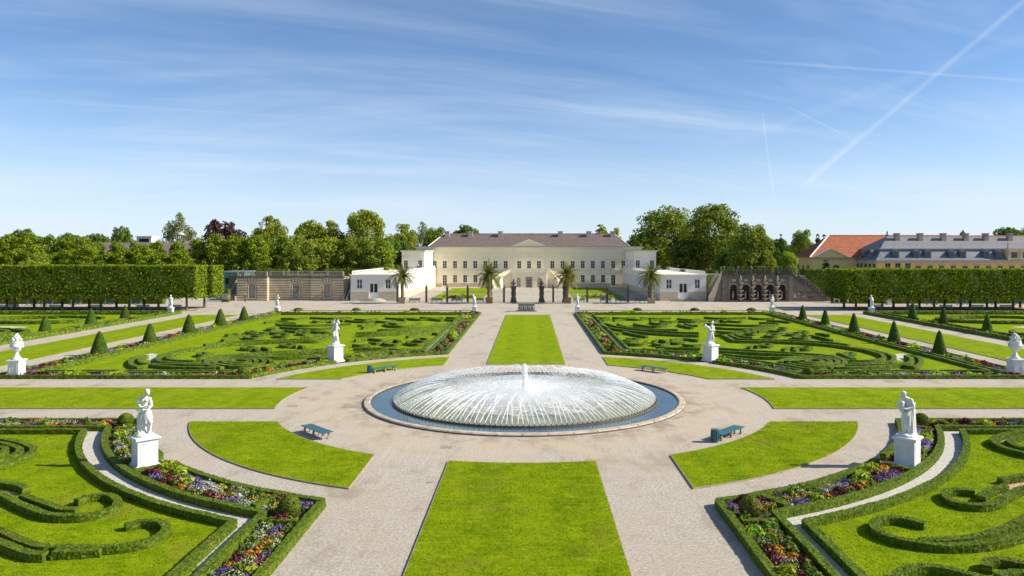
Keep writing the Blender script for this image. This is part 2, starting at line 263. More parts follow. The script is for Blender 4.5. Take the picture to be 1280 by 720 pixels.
# ------------------------------------------------------------------ mesh helpers
class MB:
    def __init__(s): s.v = []; s.f = []; s.mi = []
    def add(s, vs, fs, mi=0):
        o = len(s.v); s.v.extend([tuple(v) for v in vs]); s.f.extend([tuple(i + o for i in f) for f in fs]); s.mi.extend([mi] * len(fs)); return s
    def box(s, x0, x1, y0, y1, z0, z1, mi=0):
        return s.add([(x0, y0, z0), (x1, y0, z0), (x1, y1, z0), (x0, y1, z0), (x0, y0, z1), (x1, y0, z1), (x1, y1, z1), (x0, y1, z1)],
                     [(0, 3, 2, 1), (4, 5, 6, 7), (0, 1, 5, 4), (1, 2, 6, 5), (2, 3, 7, 6), (3, 0, 4, 7)], mi)
    def cbox(s, cx, cy, cz, sx, sy, sz, mi=0): return s.box(cx - sx / 2, cx + sx / 2, cy - sy / 2, cy + sy / 2, cz - sz / 2, cz + sz / 2, mi)
    def prism(s, poly, axis, a0, a1, mi=0):          # 2D polygon extruded along 'x','y' or 'z'
        def pt(p, a): return (a, p[0], p[1]) if axis == 'x' else ((p[0], a, p[1]) if axis == 'y' else (p[0], p[1], a))
        n = len(poly); vs = [pt(p, a0) for p in poly] + [pt(p, a1) for p in poly]
        fs = [tuple(range(n)), tuple(range(2 * n - 1, n - 1, -1))] + [(i, i + n, (i + 1) % n + n, (i + 1) % n) for i in range(n)]
        return s.add(vs, fs, mi)
    def lathe(s, prof, n=16, c=(0, 0, 0), mi=0, sq=0.0):
        o = len(s.v)
        for r, z in prof:
            for i in range(n):
                a = 2 * math.pi * i / n; s.v.append((c[0] + r * math.cos(a), c[1] + r * math.sin(a), c[2] + z))
        for j in range(len(prof) - 1):
            for i in range(n):
                s.f.append((o + j * n + i, o + j * n + (i + 1) % n, o + (j + 1) * n + (i + 1) % n, o + (j + 1) * n + i)); s.mi.append(mi)
        s.f.append(tuple(o + i for i in range(n))[::-1]); s.mi.append(mi); e = o + (len(prof) - 1) * n; s.f.append(tuple(e + i for i in range(n))); s.mi.append(mi)
        return s
    def tube(s, pts, rad, n=8, mi=0):
        pts = [Vector(p) for p in pts]; o = len(s.v)
        if not hasattr(rad, '__len__'): rad = [rad] * len(pts)
        for k, p in enumerate(pts):
            t = (pts[min(k + 1, len(pts) - 1)] - pts[max(k - 1, 0)]).normalized()
            up = Vector((0, 0, 1)) if abs(t.z) < 0.95 else Vector((1, 0, 0)); a = t.cross(up).normalized(); b = t.cross(a).normalized()
            for i in range(n):
                th = 2 * math.pi * i / n; s.v.append(tuple(p + (a * math.cos(th) + b * math.sin(th)) * rad[k]))
        for j in range(len(pts) - 1):
            for i in range(n): s.f.append((o + j * n + i, o + j * n + (i + 1) % n, o + (j + 1) * n + (i + 1) % n, o + (j + 1) * n + i)); s.mi.append(mi)
        s.f.append(tuple(o + i for i in range(n))[::-1]); s.mi.append(mi); e = o + (len(pts) - 1) * n; s.f.append(tuple(e + i for i in range(n))); s.mi.append(mi)
        return s
    def ell(s, c, r, nu=12, nv=8, mi=0, M=None):
        vs = []; fs = []
        for j in range(nv + 1):
            ph = math.pi * j / nv
            for i in range(nu):
                th = 2 * math.pi * i / nu; v = Vector((r[0] * math.sin(ph) * math.cos(th), r[1] * math.sin(ph) * math.sin(th), -r[2] * math.cos(ph)))
                if M: v = M @ v
                vs.append((c[0] + v[0], c[1] + v[1], c[2] + v[2]))
        for j in range(nv):
            for i in range(nu): fs.append((j * nu + i, j * nu + (i + 1) % nu, (j + 1) * nu + (i + 1) % nu, (j + 1) * nu + i))
        return s.add(vs, fs, mi)
    def mesh(s, name, mats, smooth=False):
        me = bpy.data.meshes.new(name); me.from_pydata(s.v, [], s.f)
        for m in ([mats] if isinstance(mats, str) else mats): me.materials.append(MATS[m])
        if any(s.mi): me.polygons.foreach_set('material_index', s.mi)
        if smooth: me.polygons.foreach_set('use_smooth', [True] * len(me.polygons))
        me.update(); return me
    def obj(s, name, mats, parent=None, smooth=False, loc=None, rz=0): return link(name, s.mesh(name, mats, smooth), parent, loc, rz)
def link(name, me, parent=None, loc=None, rz=0):
    o = bpy.data.objects.new(name, me); COL.objects.link(o)
    if parent: o.parent = parent
    if loc is not None: o.location = loc
    if rz: o.rotation_euler = (0, 0, rz)
    return o
def tag(o, label, cat, group=None):
    o['label'] = label; o['category'] = cat
    if group: o['group'] = group
    return o
def struct(o, kind='structure'): o['kind'] = kind; return o
def thing(name, label, cat, loc=(0, 0, 0), rz=0, group=None): return tag(link(name, None, None, loc, rz), label, cat, group)
def copy_tree(o, parent=None):
    c = o.copy(); COL.objects.link(c); c.parent = parent
    for ch in list(o.children): copy_tree(ch, c)
    return c
def np_mesh(name, verts, quads, mats, mi=None):
    me = bpy.data.meshes.new(name); nv = len(verts); nq, k = quads.shape
    me.vertices.add(nv); me.vertices.foreach_set('co', np.ascontiguousarray(verts, dtype=np.float32).ravel())
    me.loops.add(nq * k); me.loops.foreach_set('vertex_index', np.ascontiguousarray(quads, dtype=np.int32).ravel())
    me.polygons.add(nq); me.polygons.foreach_set('loop_start', np.arange(0, nq * k, k, dtype=np.int32))
    for m in ([mats] if isinstance(mats, str) else mats): me.materials.append(MATS[m])
    if mi is not None: me.polygons.foreach_set('material_index', np.ascontiguousarray(mi, dtype=np.int32))
    me.update(calc_edges=True); me.validate(); return me
def leaf_quads(pos, nrm, size, rng, jitter=0.6, aspect=0.6):
    """pos Nx3, nrm Nx3 -> a folded-flat leaf quad on each point, turned at random about a jittered normal"""
    n = len(pos); nn = nrm + rng.normal(0, jitter, (n, 3)); nn /= np.linalg.norm(nn, axis=1, keepdims=True) + 1e-9
    t = rng.normal(0, 1, (n, 3)); t -= nn * np.sum(t * nn, axis=1, keepdims=True); t /= np.linalg.norm(t, axis=1, keepdims=True) + 1e-9
    b = np.cross(nn, t); s = (size * rng.uniform(0.6, 1.3, n))[:, None]
    v = np.stack([pos - t * s, pos - b * s * aspect + nn * s * 0.1, pos + t * s, pos + b * s * aspect + nn * s * 0.1], axis=1).reshape(-1, 3)
    return v, np.arange(4 * n).reshape(n, 4)

# ------------------------------------------------------------------ 2D curve helpers
def catmull(pts, step=0.12, closed=False):
    p = [np.array(q[:2], float) for q in pts]
    if closed: p = [p[-1]] + p + [p[0], p[1]]
    else: p = [2 * p[0] - p[1]] + p + [2 * p[-1] - p[-2]]
    out = []
    for i in range(1, len(p) - 2):
        n = max(2, int(np.linalg.norm(p[i + 1] - p[i]) / step)); t = np.linspace(0, 1, n, endpoint=False)[:, None]
        out.append(0.5 * (2 * p[i] + (p[i + 1] - p[i - 1]) * t + (2 * p[i - 1] - 5 * p[i] + 4 * p[i + 1] - p[i + 2]) * t ** 2 + (3 * p[i] - p[i - 1] - 3 * p[i + 1] + p[i + 2]) * t ** 3))
    if not closed: out.append(p[-2][None])
    return np.concatenate(out)
def resample(path, ds):
    seg = np.linalg.norm(np.diff(path, axis=0), axis=1); s = np.concatenate([[0], np.cumsum(seg)]); n = max(2, int(round(s[-1] / ds)) + 1)
    t = np.linspace(0, s[-1], n); return np.stack([np.interp(t, s, path[:, 0]), np.interp(t, s, path[:, 1])], axis=1)
def hedge_mesh(name, path, w=0.42, h=0.45, ds=0.07, jit=0.022, leaves=0, leaf=0.03, z0=0.0, closed=False):
    rng = RNG; pth = resample(path, ds); n = len(pth)
    tg = np.gradient(pth, axis=0)
    if closed: tg[0] = tg[-1] = pth[1] - pth[-2]
    tg /= np.linalg.norm(tg, axis=1, keepdims=True) + 1e-9; nr = np.stack([-tg[:, 1], tg[:, 0]], axis=1)
    ns = max(2, int(h / ds)); nt = max(2, int(w / ds))
    prof = [(-w / 2 * (1.0 + 0.05 * (1 - k / ns)), h * k / ns) for k in range(ns)] + [(-w / 2 + w * k / nt, h) for k in range(nt + 1)] + [(w / 2 * (1.0 + 0.05 * (1 - k / ns)), h * k / ns) for k in range(ns - 1, -1, -1)]
    prof = np.array(prof); m = len(prof)
    # slow waves of the clipping along the run
    ph = rng.uniform(0, 6.28, 3); arc = np.arange(n) * ds; wob = 0.008 * np.sin(arc * 1.3 + ph[0]) + 0.006 * np.sin(arc * 3.1 + ph[1])
    V = np.zeros((n, m, 3)); V[:, :, 0] = pth[:, None, 0] + nr[:, None, 0] * prof[None, :, 0]; V[:, :, 1] = pth[:, None, 1] + nr[:, None, 1] * prof[None, :, 0]
    V[:, :, 2] = z0 + prof[None, :, 1] * (1 + wob[:, None] / h); V += rng.normal(0, jit, V.shape) * np.where(prof[None, :, 1:2] > 0.01, 1, 0.3)
    idx = np.arange(n * m).reshape(n, m); q = np.stack([idx[:-1, :-1], idx[1:, :-1], idx[1:, 1:], idx[:-1, 1:]], axis=-1).reshape(-1, 4)
    if closed and n > 4: q = np.concatenate([q, np.stack([idx[-1, :-1], idx[0, :-1], idx[0, 1:], idx[-1, 1:]], axis=-1)])
    else:                                              # end caps: quads folded across the profile
        caps = []
        for e, rev in ((0, True), (n - 1, False)):
            for k in range(m // 2 - 1):
                c = [idx[e, k], idx[e, k + 1], idx[e, m - 2 - k], idx[e, m - 1 - k]]; caps.append(c[::-1] if rev else c)
        q = np.concatenate([q, np.array(caps)]) if caps else q
    V = V.reshape(-1, 3)
    # every facet an island of its own so that the leaf colours vary facet by facet
    Vq = V[q].reshape(-1, 3); Q = np.arange(len(q) * 4).reshape(-1, 4); mi = np.zeros(len(q), int)
    if leaves:
        k = int(len(q) * leaves); pick = rng.integers(0, len(q), k); c = Vq.reshape(-1, 4, 3)[pick]
        nm = np.cross(c[:, 1] - c[:, 0], c[:, 3] - c[:, 0]); nm /= np.linalg.norm(nm, axis=1, keepdims=True) + 1e-9
        a, b = rng.uniform(0, 1, (k, 1)), rng.uniform(0, 1, (k, 1)); pos = c[:, 0] * (1 - a) * (1 - b) + c[:, 1] * a * (1 - b) + c[:, 2] * a * b + c[:, 3] * (1 - a) * b + nm * 0.008
        lv, lq = leaf_quads(pos, nm, leaf, rng, 0.40); Q = np.concatenate([Q, lq + len(Vq)]); Vq = np.concatenate([Vq, lv]); mi = np.concatenate([mi, np.ones(k, int)])
    return np_mesh(name, Vq, Q, ['box_hedge', 'box_leaf'], mi)
def hedge(path, label, group, **kw):
    pts = np.asarray(path, float); c = pts.mean(axis=0); kw.setdefault('z0', 0.0)
    me = hedge_mesh('box_hedge', pts - c, **kw); return tag(link('box_hedge', me, None, (c[0], c[1], 0)), label, 'hedge', group)
def sheet(name, poly, mat, z, h=None, parent=None):
    """flat sheet, or a low slab with sides when h is given"""
    m = MB(); n = len(poly)
    if h is None: m.add([(p[0], p[1], z) for p in poly], [tuple(range(n))])
    else: m.add([(p[0], p[1], z) for p in poly] + [(p[0], p[1], z + h) for p in poly], [tuple(range(n, 2 * n))] + [(i, (i + 1) % n, (i + 1) % n + n, i + n) for i in range(n)])
    me = m.mesh(name, mat); bm = bmesh.new(); bm.from_mesh(me); bmesh.ops.recalc_face_normals(bm, faces=bm.faces); bmesh.ops.triangulate(bm, faces=[f for f in bm.faces if len(f.verts) > 4]); bm.to_mesh(me); bm.free()
    o = link(name, me, parent)
    return o
def arc(r, a0, a1, n=24): return [(r * math.cos(a0 + (a1 - a0) * i / n), r * math.sin(a0 + (a1 - a0) * i / n)) for i in range(n + 1)]

# ------------------------------------------------------------------ ground, gravel, lawns
g = MB(); g.add([(-2500, -400, -0.02), (2500, -400, -0.02), (2500, 3500, -0.02), (-2500, 3500, -0.02)], [(0, 1, 2, 3)])
struct(g.obj('ground', 'far_ground'))
def grid_sheet(name, x0, x1, y0, y1, z, mat):
    return struct(sheet(name, [(x0, y0), (x1, y0), (x1, y1), (x0, y1)], mat, z))
grid_sheet('gravel_path', -150, 150, -48, 168, 0.0, 'gravel')

def edging(poly, parent, z0, z1, w=0.05, mat='edging_light'):
    p = [Vector(q) for q in poly]; n = len(p); m = MB(); area = sum(p[i].x * p[(i + 1) % n].y - p[(i + 1) % n].x * p[i].y for i in range(n)); sg = 1 if area > 0 else -1
    off = []
    for i in range(n):
        a = (p[i] - p[i - 1]).normalized(); b = (p[(i + 1) % n] - p[i]).normalized(); na = Vector((a.y, -a.x)) * sg; nb = Vector((b.y, -b.x)) * sg
        nn = (na + nb).normalized(); off.append(p[i] + nn * w / max(0.35, nn.dot(na)))
    vs = [(q.x, q.y, z1) for q in p] + [(q.x, q.y, z1) for q in off] + [(q.x, q.y, z0) for q in off]
    fs = []
    for i in range(n):
        j = (i + 1) % n; fs += [(i, j, n + j, n + i), (n + i, n + j, 2 * n + j, 2 * n + i)]
    m.add(vs, fs); o = m.obj('edging', mat, parent); return o
def point_in(poly, x, y):
    inside = np.zeros(len(x), bool); n = len(poly); j = n - 1
    for i in range(n):
        xi, yi = poly[i]; xj, yj = poly[j]
        c = ((yi > y) != (yj > y)) & (x < (xj - xi) * (y - yi) / (yj - yi + 1e-12) + xi); inside ^= c; j = i
    return inside
def blades(poly, z, dens, hgt=0.042, dmax=52, name='grass'):
    xs = [p[0] for p in poly]; ys = [p[1] for p in poly]; x0, x1, y0, y1 = min(xs), max(xs), max(min(ys), -30), min(max(ys), dmax - CD)
    if y1 <= y0: return
    n = int((x1 - x0) * (y1 - y0) * dens); x = RNG.uniform(x0, x1, n); y = RNG.uniform(y0, y1, n); ok = point_in(poly, x, y)
    d = y + CD; px = HX + (x - CAMX) / d * F; ok &= (px > -25) & (px < 1305); x = x[ok] + RNG.normal(0, 0.03, ok.sum()); y = y[ok] + RNG.normal(0, 0.03, ok.sum()); n = len(x)
    if n == 0: return
    a = RNG.uniform(0, 6.28, n); w = RNG.uniform(0.008, 0.02, n); h = hgt * RNG.uniform(0.5, 1.25, n); lx = RNG.normal(0, 0.35, n) * h; ly = RNG.normal(0, 0.35, n) * h
    V = np.zeros((n, 3, 3)); V[:, 0] = np.stack([x - np.cos(a) * w, y - np.sin(a) * w, np.full(n, z)], 1); V[:, 1] = np.stack([x + np.cos(a) * w, y + np.sin(a) * w, np.full(n, z)], 1); V[:, 2] = np.stack([x + lx, y + ly, z + h], 1)
    me = np_mesh(name, V.reshape(-1, 3), np.arange(3 * n).reshape(n, 3), 'grass_blade')
    o = link(name, me); o['kind'] = 'stuff'; o['label'] = 'short mown green grass blades of a lawn'; return o
def lawn(poly, mat='lawn', h=0.06, dens=0, edge='edging_light'):
    o = struct(sheet('lawn', poly, mat, 0.004, h)); edging(poly, o, 0.0, h + 0.006, 0.026, edge)
    if dens: blades(poly, 0.004 + h, dens)
    return o
LX = 3.5
near_top = [(LX * math.sin(t * math.pi / 2) if False else LX * t, -math.sqrt(16.0 ** 2 - (LX * t) ** 2)) for t in np.linspace(1, -1, 9)]
lawn([(-LX, -40), (LX, -40)] + near_top, dens=260)
lawn([(-LX, 15.2), (LX, 15.2), (LX, 67.6), (-LX, 67.6)], 'lawn')
for sx in (-1, 1):
    for sy in (-1, 1):
        a0, a1 = math.asin(7.4 / 16.3), math.acos(7.3 / 16.3); b0, b1 = math.asin(7.4 / 21), math.acos(7.3 / 21)
        poly = [(sx * x, sy * y) for x, y in arc(16.3, a0, a1) + arc(21, b1, b0)]
        if sx * sy < 0: poly = poly[::-1]
        lawn(poly, dens=220 if sy < 0 else 0)
    b = math.asin(3.65 / 16.4); poly = [(sx * x, y) for x, y in arc(16.4, -b, b, 10)] + [(sx * 95, 3.65), (sx * 95, -3.65)]
    lawn(poly if sx < 0 else poly[::-1], 'lawn', dens=60)
XL = {-1: (46.0, 53.0, 42.5, 56.8), 1: (44.4, 51.2, 41.2, 54.9)}          # side lawn strip, parterre outer edge, next parterre edge
for sx in (-1, 1):
    a, b, xo, xn = XL[sx]; p = [(sx * a, 7.5), (sx * b, 7.5), (sx * b, 67.5), (sx * a, 67.5)]
    lawn(p if sx > 0 else p[::-1], 'lawn')
    p = [(sx * 9, 76.2), (sx * 41, 76.2), (sx * 41, 77.6), (sx * 9, 77.6)]; lawn(p if sx > 0 else p[::-1], 'lawn', 0.05)
    p = [(sx * 57, 76.2), (sx * 110, 76.2), (sx * 110, 77.6), (sx * 57, 77.6)]; lawn(p if sx > 0 else p[::-1], 'lawn', 0.05)

# ------------------------------------------------------------------ parterre quadrants
XE, YE, AR, YF = 7.6, 7.5, 23.0, 70.5
def contour(sx, sy, os_, oa, yfar, xo, closed=True):
    xi, yi, r = XE + os_, YE + os_, AR + oa; yc = math.sqrt(r * r - xi * xi); xc = math.sqrt(r * r - yi * yi)
    a1, a0 = math.atan2(yc, xi), math.atan2(yi, xc)
    pts = [(xi, yfar - os_)] + [(r * math.cos(a1 + (a0 - a1) * i / 30), r * math.sin(a1 + (a0 - a1) * i / 30)) for i in range(31)] + [(xo - os_, yi), (xo - os_, yfar - os_)]
    if closed: pts.append(pts[0])
    return np.array([(sx * x, sy * y) for x, y in pts])
SIDE = {(-1, 1): 'between fountain and sandstone grotto', (1, 1): 'between fountain and cascade stairs', (-1, -1): 'by the folded-arms statue', (1, -1): 'by the bowed cloaked statue'}
STAT = {(-1, -1): (-17.55, -16.55), (1, -1): (17.95, -16.55), (-1, 1): (-17.5, 16.9), (1, 1): (17.0, 17.2)}
for (sx, sy), where in SIDE.items():
    xo = XL[sx][2]; yfar = YF if sy > 0 else 38.0
    near = sy < 0; ds = 0.075 if near else 0.2; lv = 2.2 if near else 0.3; lf = 0.022 if near else 0.03; jt = 0.009 if near else 0.007
    for nm, mt, o1, o2, z in (('flower_bed_soil', 'soil', 0.2, 0.2, 0.010), ('white_gravel_path', 'white_gravel', 2.0, 2.0, 0.022), ('parterre_lawn', 'lawn', 2.8, 3.25, 0.036)):
        c = contour(sx, sy, o1, o2, yfar, xo)[:-1]
        if sx * sy > 0: c = c[::-1]
        struct(sheet(nm, [tuple(p) for p in c], mt, z))
    if near: blades([tuple(p) for p in contour(sx, sy, 2.9, 3.25, yfar, xo)[:-1]], 0.036, 200)
    st = np.array(STAT[(sx, sy)])
    for nm, o1, o2, dsc in (('outer', 0.2, 0.2, 'outer edge hedge'), ('mid', 2.0, 2.1, 'hedge behind the flower bed'), ('inner', 2.8, 3.25, 'hedge edging the scroll lawn')):
        c = resample(contour(sx, sy, o1, o2, yfar, xo, closed=(sy > 0)), 0.05)
        if near: c = c[(np.abs(c[:, 0]) < 36) & (c[:, 1] > -32)]
        if nm == 'outer':
            far = np.linalg.norm(c - st, axis=1) > 1.3; k = np.where(~far)[0]
            runs = [c[:k[0]], c[k[-1] + 1:]]
        else: runs = [c]
        for r_ in runs:
            if len(r_) > 20: hedge(r_, 'long box %s, parterre %s' % (dsc, where), 'border hedges ' + where, w=0.30, h=0.31, ds=ds, jit=jt, leaves=lv, leaf=lf)
    # short cross hedges making the corner compartments, with clipped balls in them
    a1 = math.acos((XE + 0.2) / (AR + 0.2)); yc = math.sqrt((AR + 0.2) ** 2 - (XE + 0.2) ** 2); xc = math.sqrt((AR + 0.2) ** 2 - (YE + 0.2) ** 2)
    cr = []
    for aa in (math.atan2(yc, XE + 0.2) - 0.085, math.atan2(YE + 0.2, xc) + 0.075):
        cr.append([(r * math.cos(aa) * sx, r * math.sin(aa) * sy) for r in (AR + 0.45, AR + 1.75)])
    cr.append([(sx * (XE + 0.45), sy * (yc + 2.3)), (sx * (XE + 1.75), sy * (yc + 2.3))])
    cr.append([(sx * (xc + 2.3), sy * (YE + 0.45)), (sx * (xc + 2.3), sy * (YE + 1.75))])
    for p in cr: hedge(resample(np.array(p), 0.05), 'short clipped box hedge across the bed %s' % where, 'cross hedges ' + where, w=0.30, h=0.33, ds=ds, jit=jt, leaves=lv, leaf=lf)
    for s_ in (-1, 1):      # low hedge cheeks beside the pedestal
        tgt = np.array([-st[1], st[0]]) / np.linalg.norm(st); rad = st / np.linalg.norm(st)
        p = [st + tgt * s_ * 1.05 - rad * 0.7, st + tgt * s_ * 1.05 + rad * 0.75]
        hedge(resample(np.array(p), 0.05), 'short clipped box hedge flanking the pedestal %s' % where, 'pedestal hedges ' + where, w=0.28, h=0.30, ds=ds, jit=jt, leaves=lv, leaf=lf)

def ball_mesh(name, r, n, mat2, leaf, seed, squash=1.0):
    rng = np.random.default_rng(seed); m = n
    u = rng.normal(0, 1, (m, 3)); u /= np.linalg.norm(u, axis=1, keepdims=True); rr = r * (1 + rng.normal(0, 0.018, m))
    pos = u * rr[:, None]; pos[:, 2] = pos[:, 2] * squash; v, q = leaf_quads(pos, u, leaf, rng, 0.35, 0.75)
    mb = MB().ell((0, 0, 0), (r * 0.97, r * 0.97, r * 0.97 * squash), 20, 14); cv = np.array(mb.v); cq = np.array(mb.f)
    v = np.concatenate([cv, v]); mi_ = np.concatenate([np.ones(len(cq), int), np.zeros(len(q), int)]); q = np.concatenate([cq, q + len(cv)]); v[:, 2] += r * squash * 0.93
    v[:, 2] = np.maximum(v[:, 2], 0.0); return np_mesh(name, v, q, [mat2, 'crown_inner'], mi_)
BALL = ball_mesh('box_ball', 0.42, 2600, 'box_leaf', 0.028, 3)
for (sx, sy), where in SIDE.items():
    yc = math.sqrt((AR + 0.2) ** 2 - (XE + 0.2) ** 2); xc = math.sqrt((AR + 0.2) ** 2 - (YE + 0.2) ** 2)
    for x, y, w_ in ((XE + 1.1, yc + 1.2, 'by the central path'), (xc + 0.9, YE + 1.1, 'by the cross lawn')):
        tag(link('box_ball', BALL, None, (sx * x, sy * y, 0.0), random.random() * 6), 'round clipped box ball %s %s' % (w_, where), 'topiary', 'clipped box balls')

# scroll hedges ------------------------------------------------------
def px_path(pts, org, sc, z=0.42): return np.array([P(org[0] + x / sc, org[1] + y / sc, z)[:2] for x, y in pts])
def scroll(pts, org, sc, where, near, w=0.30, h=0.31, closed=False, mirror=False, lab=None):
    p = px_path(pts, org, sc, h); pa = catmull(p, 0.1, closed)
    if mirror: pa = pa * np.array([-1, 1])
    # scroll runs are kept a little apart from their own ends
    return hedge(pa, (lab or 'low clipped box scroll hedge in the parterre') + ' ' + where, 'scroll hedges ' + where, w=w, h=h, ds=0.065 if near else 0.16, jit=0.009 if near else 0.007, leaves=2.4 if near else 0.3, leaf=0.022 if near else 0.03, closed=closed)
WL, WR = SIDE[(-1, -1)], SIDE[(1, -1)]
o3 = ((0, 480), 3.0)
LABL = ['long hooked box scroll with its curl towards the corner ball,', 'box hedge continuing the hooked scroll, inner of a close pair,', 'box hedge continuing the hooked scroll, outer of a close pair,', 'short box hedge piece closing the bend of the hooked scroll,', 'S-shaped box scroll curling beyond the brick grit patch,', 'box branch joining the S-shaped scroll at its bend,', 'short box hedge along the brick grit patch,', 'outer loop of the nested box hedges by white gravel,', 'middle loop of the nested box hedges by white gravel,', 'innermost loop of the nested box hedges,', 'short box hedge end beside the border hedge corner,']
LABR = ['long hooked box scroll sweeping along the lawn,', 'box hedge running parallel inside the long hooked scroll,', 'small hooked box scroll ending at the brick grit patch,', 'short box branch inside the small hooked scroll,', 'short box hedge along the brick grit patch,', 'outer loop of the nested box hedges by white gravel,', 'inner loop of the nested box hedges by white gravel,', 'arched box hedge below the long hooked scroll,', 'short bent box hedge below the long hooked scroll,', 'low curved box hedge beside the short bent one,']
for pts in ([(470, 522), (540, 510), (605, 516), (622, 540), (575, 575), (480, 596), (380, 606), (280, 608), (200, 606)],
            [(185, 600), (150, 604), (80, 580), (0, 545), (-90, 510)], [(170, 632), (120, 630), (60, 612), (0, 588), (-90, 545)],
            [(380, 614), (290, 620), (200, 624)],
            [(285, 432), (340, 416), (405, 412), (440, 430), (432, 455), (380, 475), (300, 488), (190, 486), (100, 455), (0, 408), (-90, 372)],
            [(290, 466), (225, 462), (160, 440), (85, 412)], [(-80, 352), (0, 364), (70, 376), (100, 390)],
            [(-90, 198), (0, 203), (70, 215), (125, 238), (100, 265), (40, 288), (0, 300), (-90, 315)], [(-90, 214), (0, 218), (55, 230), (75, 246), (40, 268), (0, 282), (-80, 292)], [(-60, 236), (0, 234), (20, 244), (-20, 262), (-60, 268)],
            [(720, 660), (690, 690), (650, 725)]):
    scroll(pts, *o3, WL, True, lab=LABL.pop(0))
o4 = ((1040, 480), 3.0)
for pts in ([(350, 518), (270, 500), (205, 497), (160, 512), (168, 543), (250, 575), (380, 596), (500, 598), (610, 586), (720, 556), (810, 520)],
            [(330, 580), (430, 580), (530, 568), (630, 540), (720, 500), (800, 465)],
            [(535, 398), (480, 392), (435, 396), (425, 414), (460, 436), (545, 450), (620, 438), (670, 405), (720, 385), (800, 365)],
            [(560, 420), (595, 392), (650, 376)], [(630, 352), (680, 345), (800, 328)],
            [(810, 165), (720, 172), (650, 184), (602, 206), (640, 232), (720, 255), (810, 272)], [(810, 180), (720, 188), (675, 202), (665, 212), (700, 232), (800, 250)],
            [(225, 722), (262, 694), (340, 678), (420, 684), (500, 705), (560, 722)], [(580, 680), (585, 658), (640, 652), (700, 664), (780, 680)], [(620, 712), (700, 700), (790, 712)]):
    scroll(pts, *o4, WR, True, lab=LABR.pop(0))
for nm, mt, pts, o in (('brick_grit_patch', 'brick_grit', [(-60, 372), (0, 390), (60, 400), (85, 412), (40, 424), (0, 405)], o3), ('white_gravel_patch', 'white_gravel', [(55, 228), (112, 238), (95, 258), (50, 272), (75, 246)], o3),
                       ('brick_grit_patch', 'brick_grit', [(620, 412), (650, 384), (720, 352), (800, 335), (800, 366), (720, 388), (665, 408), (640, 425)], o4), ('white_gravel_patch', 'white_gravel', [(612, 205), (670, 200), (660, 214), (640, 224)], o4)):
    struct(sheet(nm, [tuple(P(o[0][0] + x / 3, o[0][1] + y / 3, 0)[:2]) for x, y in pts], mt, 0.042))
WM = {1: SIDE[(1, 1)], -1: SIDE[(-1, 1)]}
def ellp(cx, cy, rx, ry, a0=0, a1=360, n=14): return [(cx + rx * math.cos(R(a0 + (a1 - a0) * i / n)), cy + ry * math.sin(R(a0 + (a1 - a0) * i / n))) for i in range(n + 1)]
Z4, Z5, Z6 = ((700, 385), 6.4), ((880, 385), 6.4), ((1080, 385), 6.4)
MID = [(Z4, q) for q in (
    [(335, 118), (345, 138), (420, 158), (560, 176), (700, 193), (850, 203), (1000, 211), (1110, 214)], [(365, 116), (450, 142), (600, 162), (760, 176), (940, 188), (1110, 192)], [(462, 122), (520, 142), (640, 156), (800, 166), (940, 168)],
    [(595, 118), (640, 132), (740, 141), (835, 138), (872, 124), (850, 110)], [(720, 106), (780, 120), (860, 116)], [(805, 96), (870, 105), (950, 99)], [(950, 122), (985, 138), (1060, 152)], [(1000, 118), (1050, 132), (1100, 134)],
    [(415, 190), (450, 198), (490, 194)], [(500, 182), (585, 203), (695, 222)], [(512, 252), (560, 260), (625, 250), (600, 238), (530, 240)], [(515, 272), (600, 283), (672, 278), (690, 258)], [(745, 262), (790, 250), (850, 262), (860, 280), (790, 288), (745, 274)],
    [(870, 262), (930, 274), (990, 270)], [(985, 286), (1060, 292), (1120, 288)], [(885, 250), (1000, 240), (1110, 252)], [(770, 306), (900, 314), (1120, 316)], [(665, 320), (750, 326), (830, 322)], [(830, 336), (950, 342), (1110, 346)],
    [(270, 68), (330, 74), (390, 70)], [(285, 88), (340, 92), (400, 86)], [(420, 72), (520, 76), (600, 70)], [(430, 92), (520, 84), (620, 86), (700, 80)], [(640, 74), (760, 78), (880, 74)], [(720, 88), (800, 84)], [(940, 80), (1040, 88), (1120, 82)], [(960, 100), (1060, 104), (1150, 98)])]
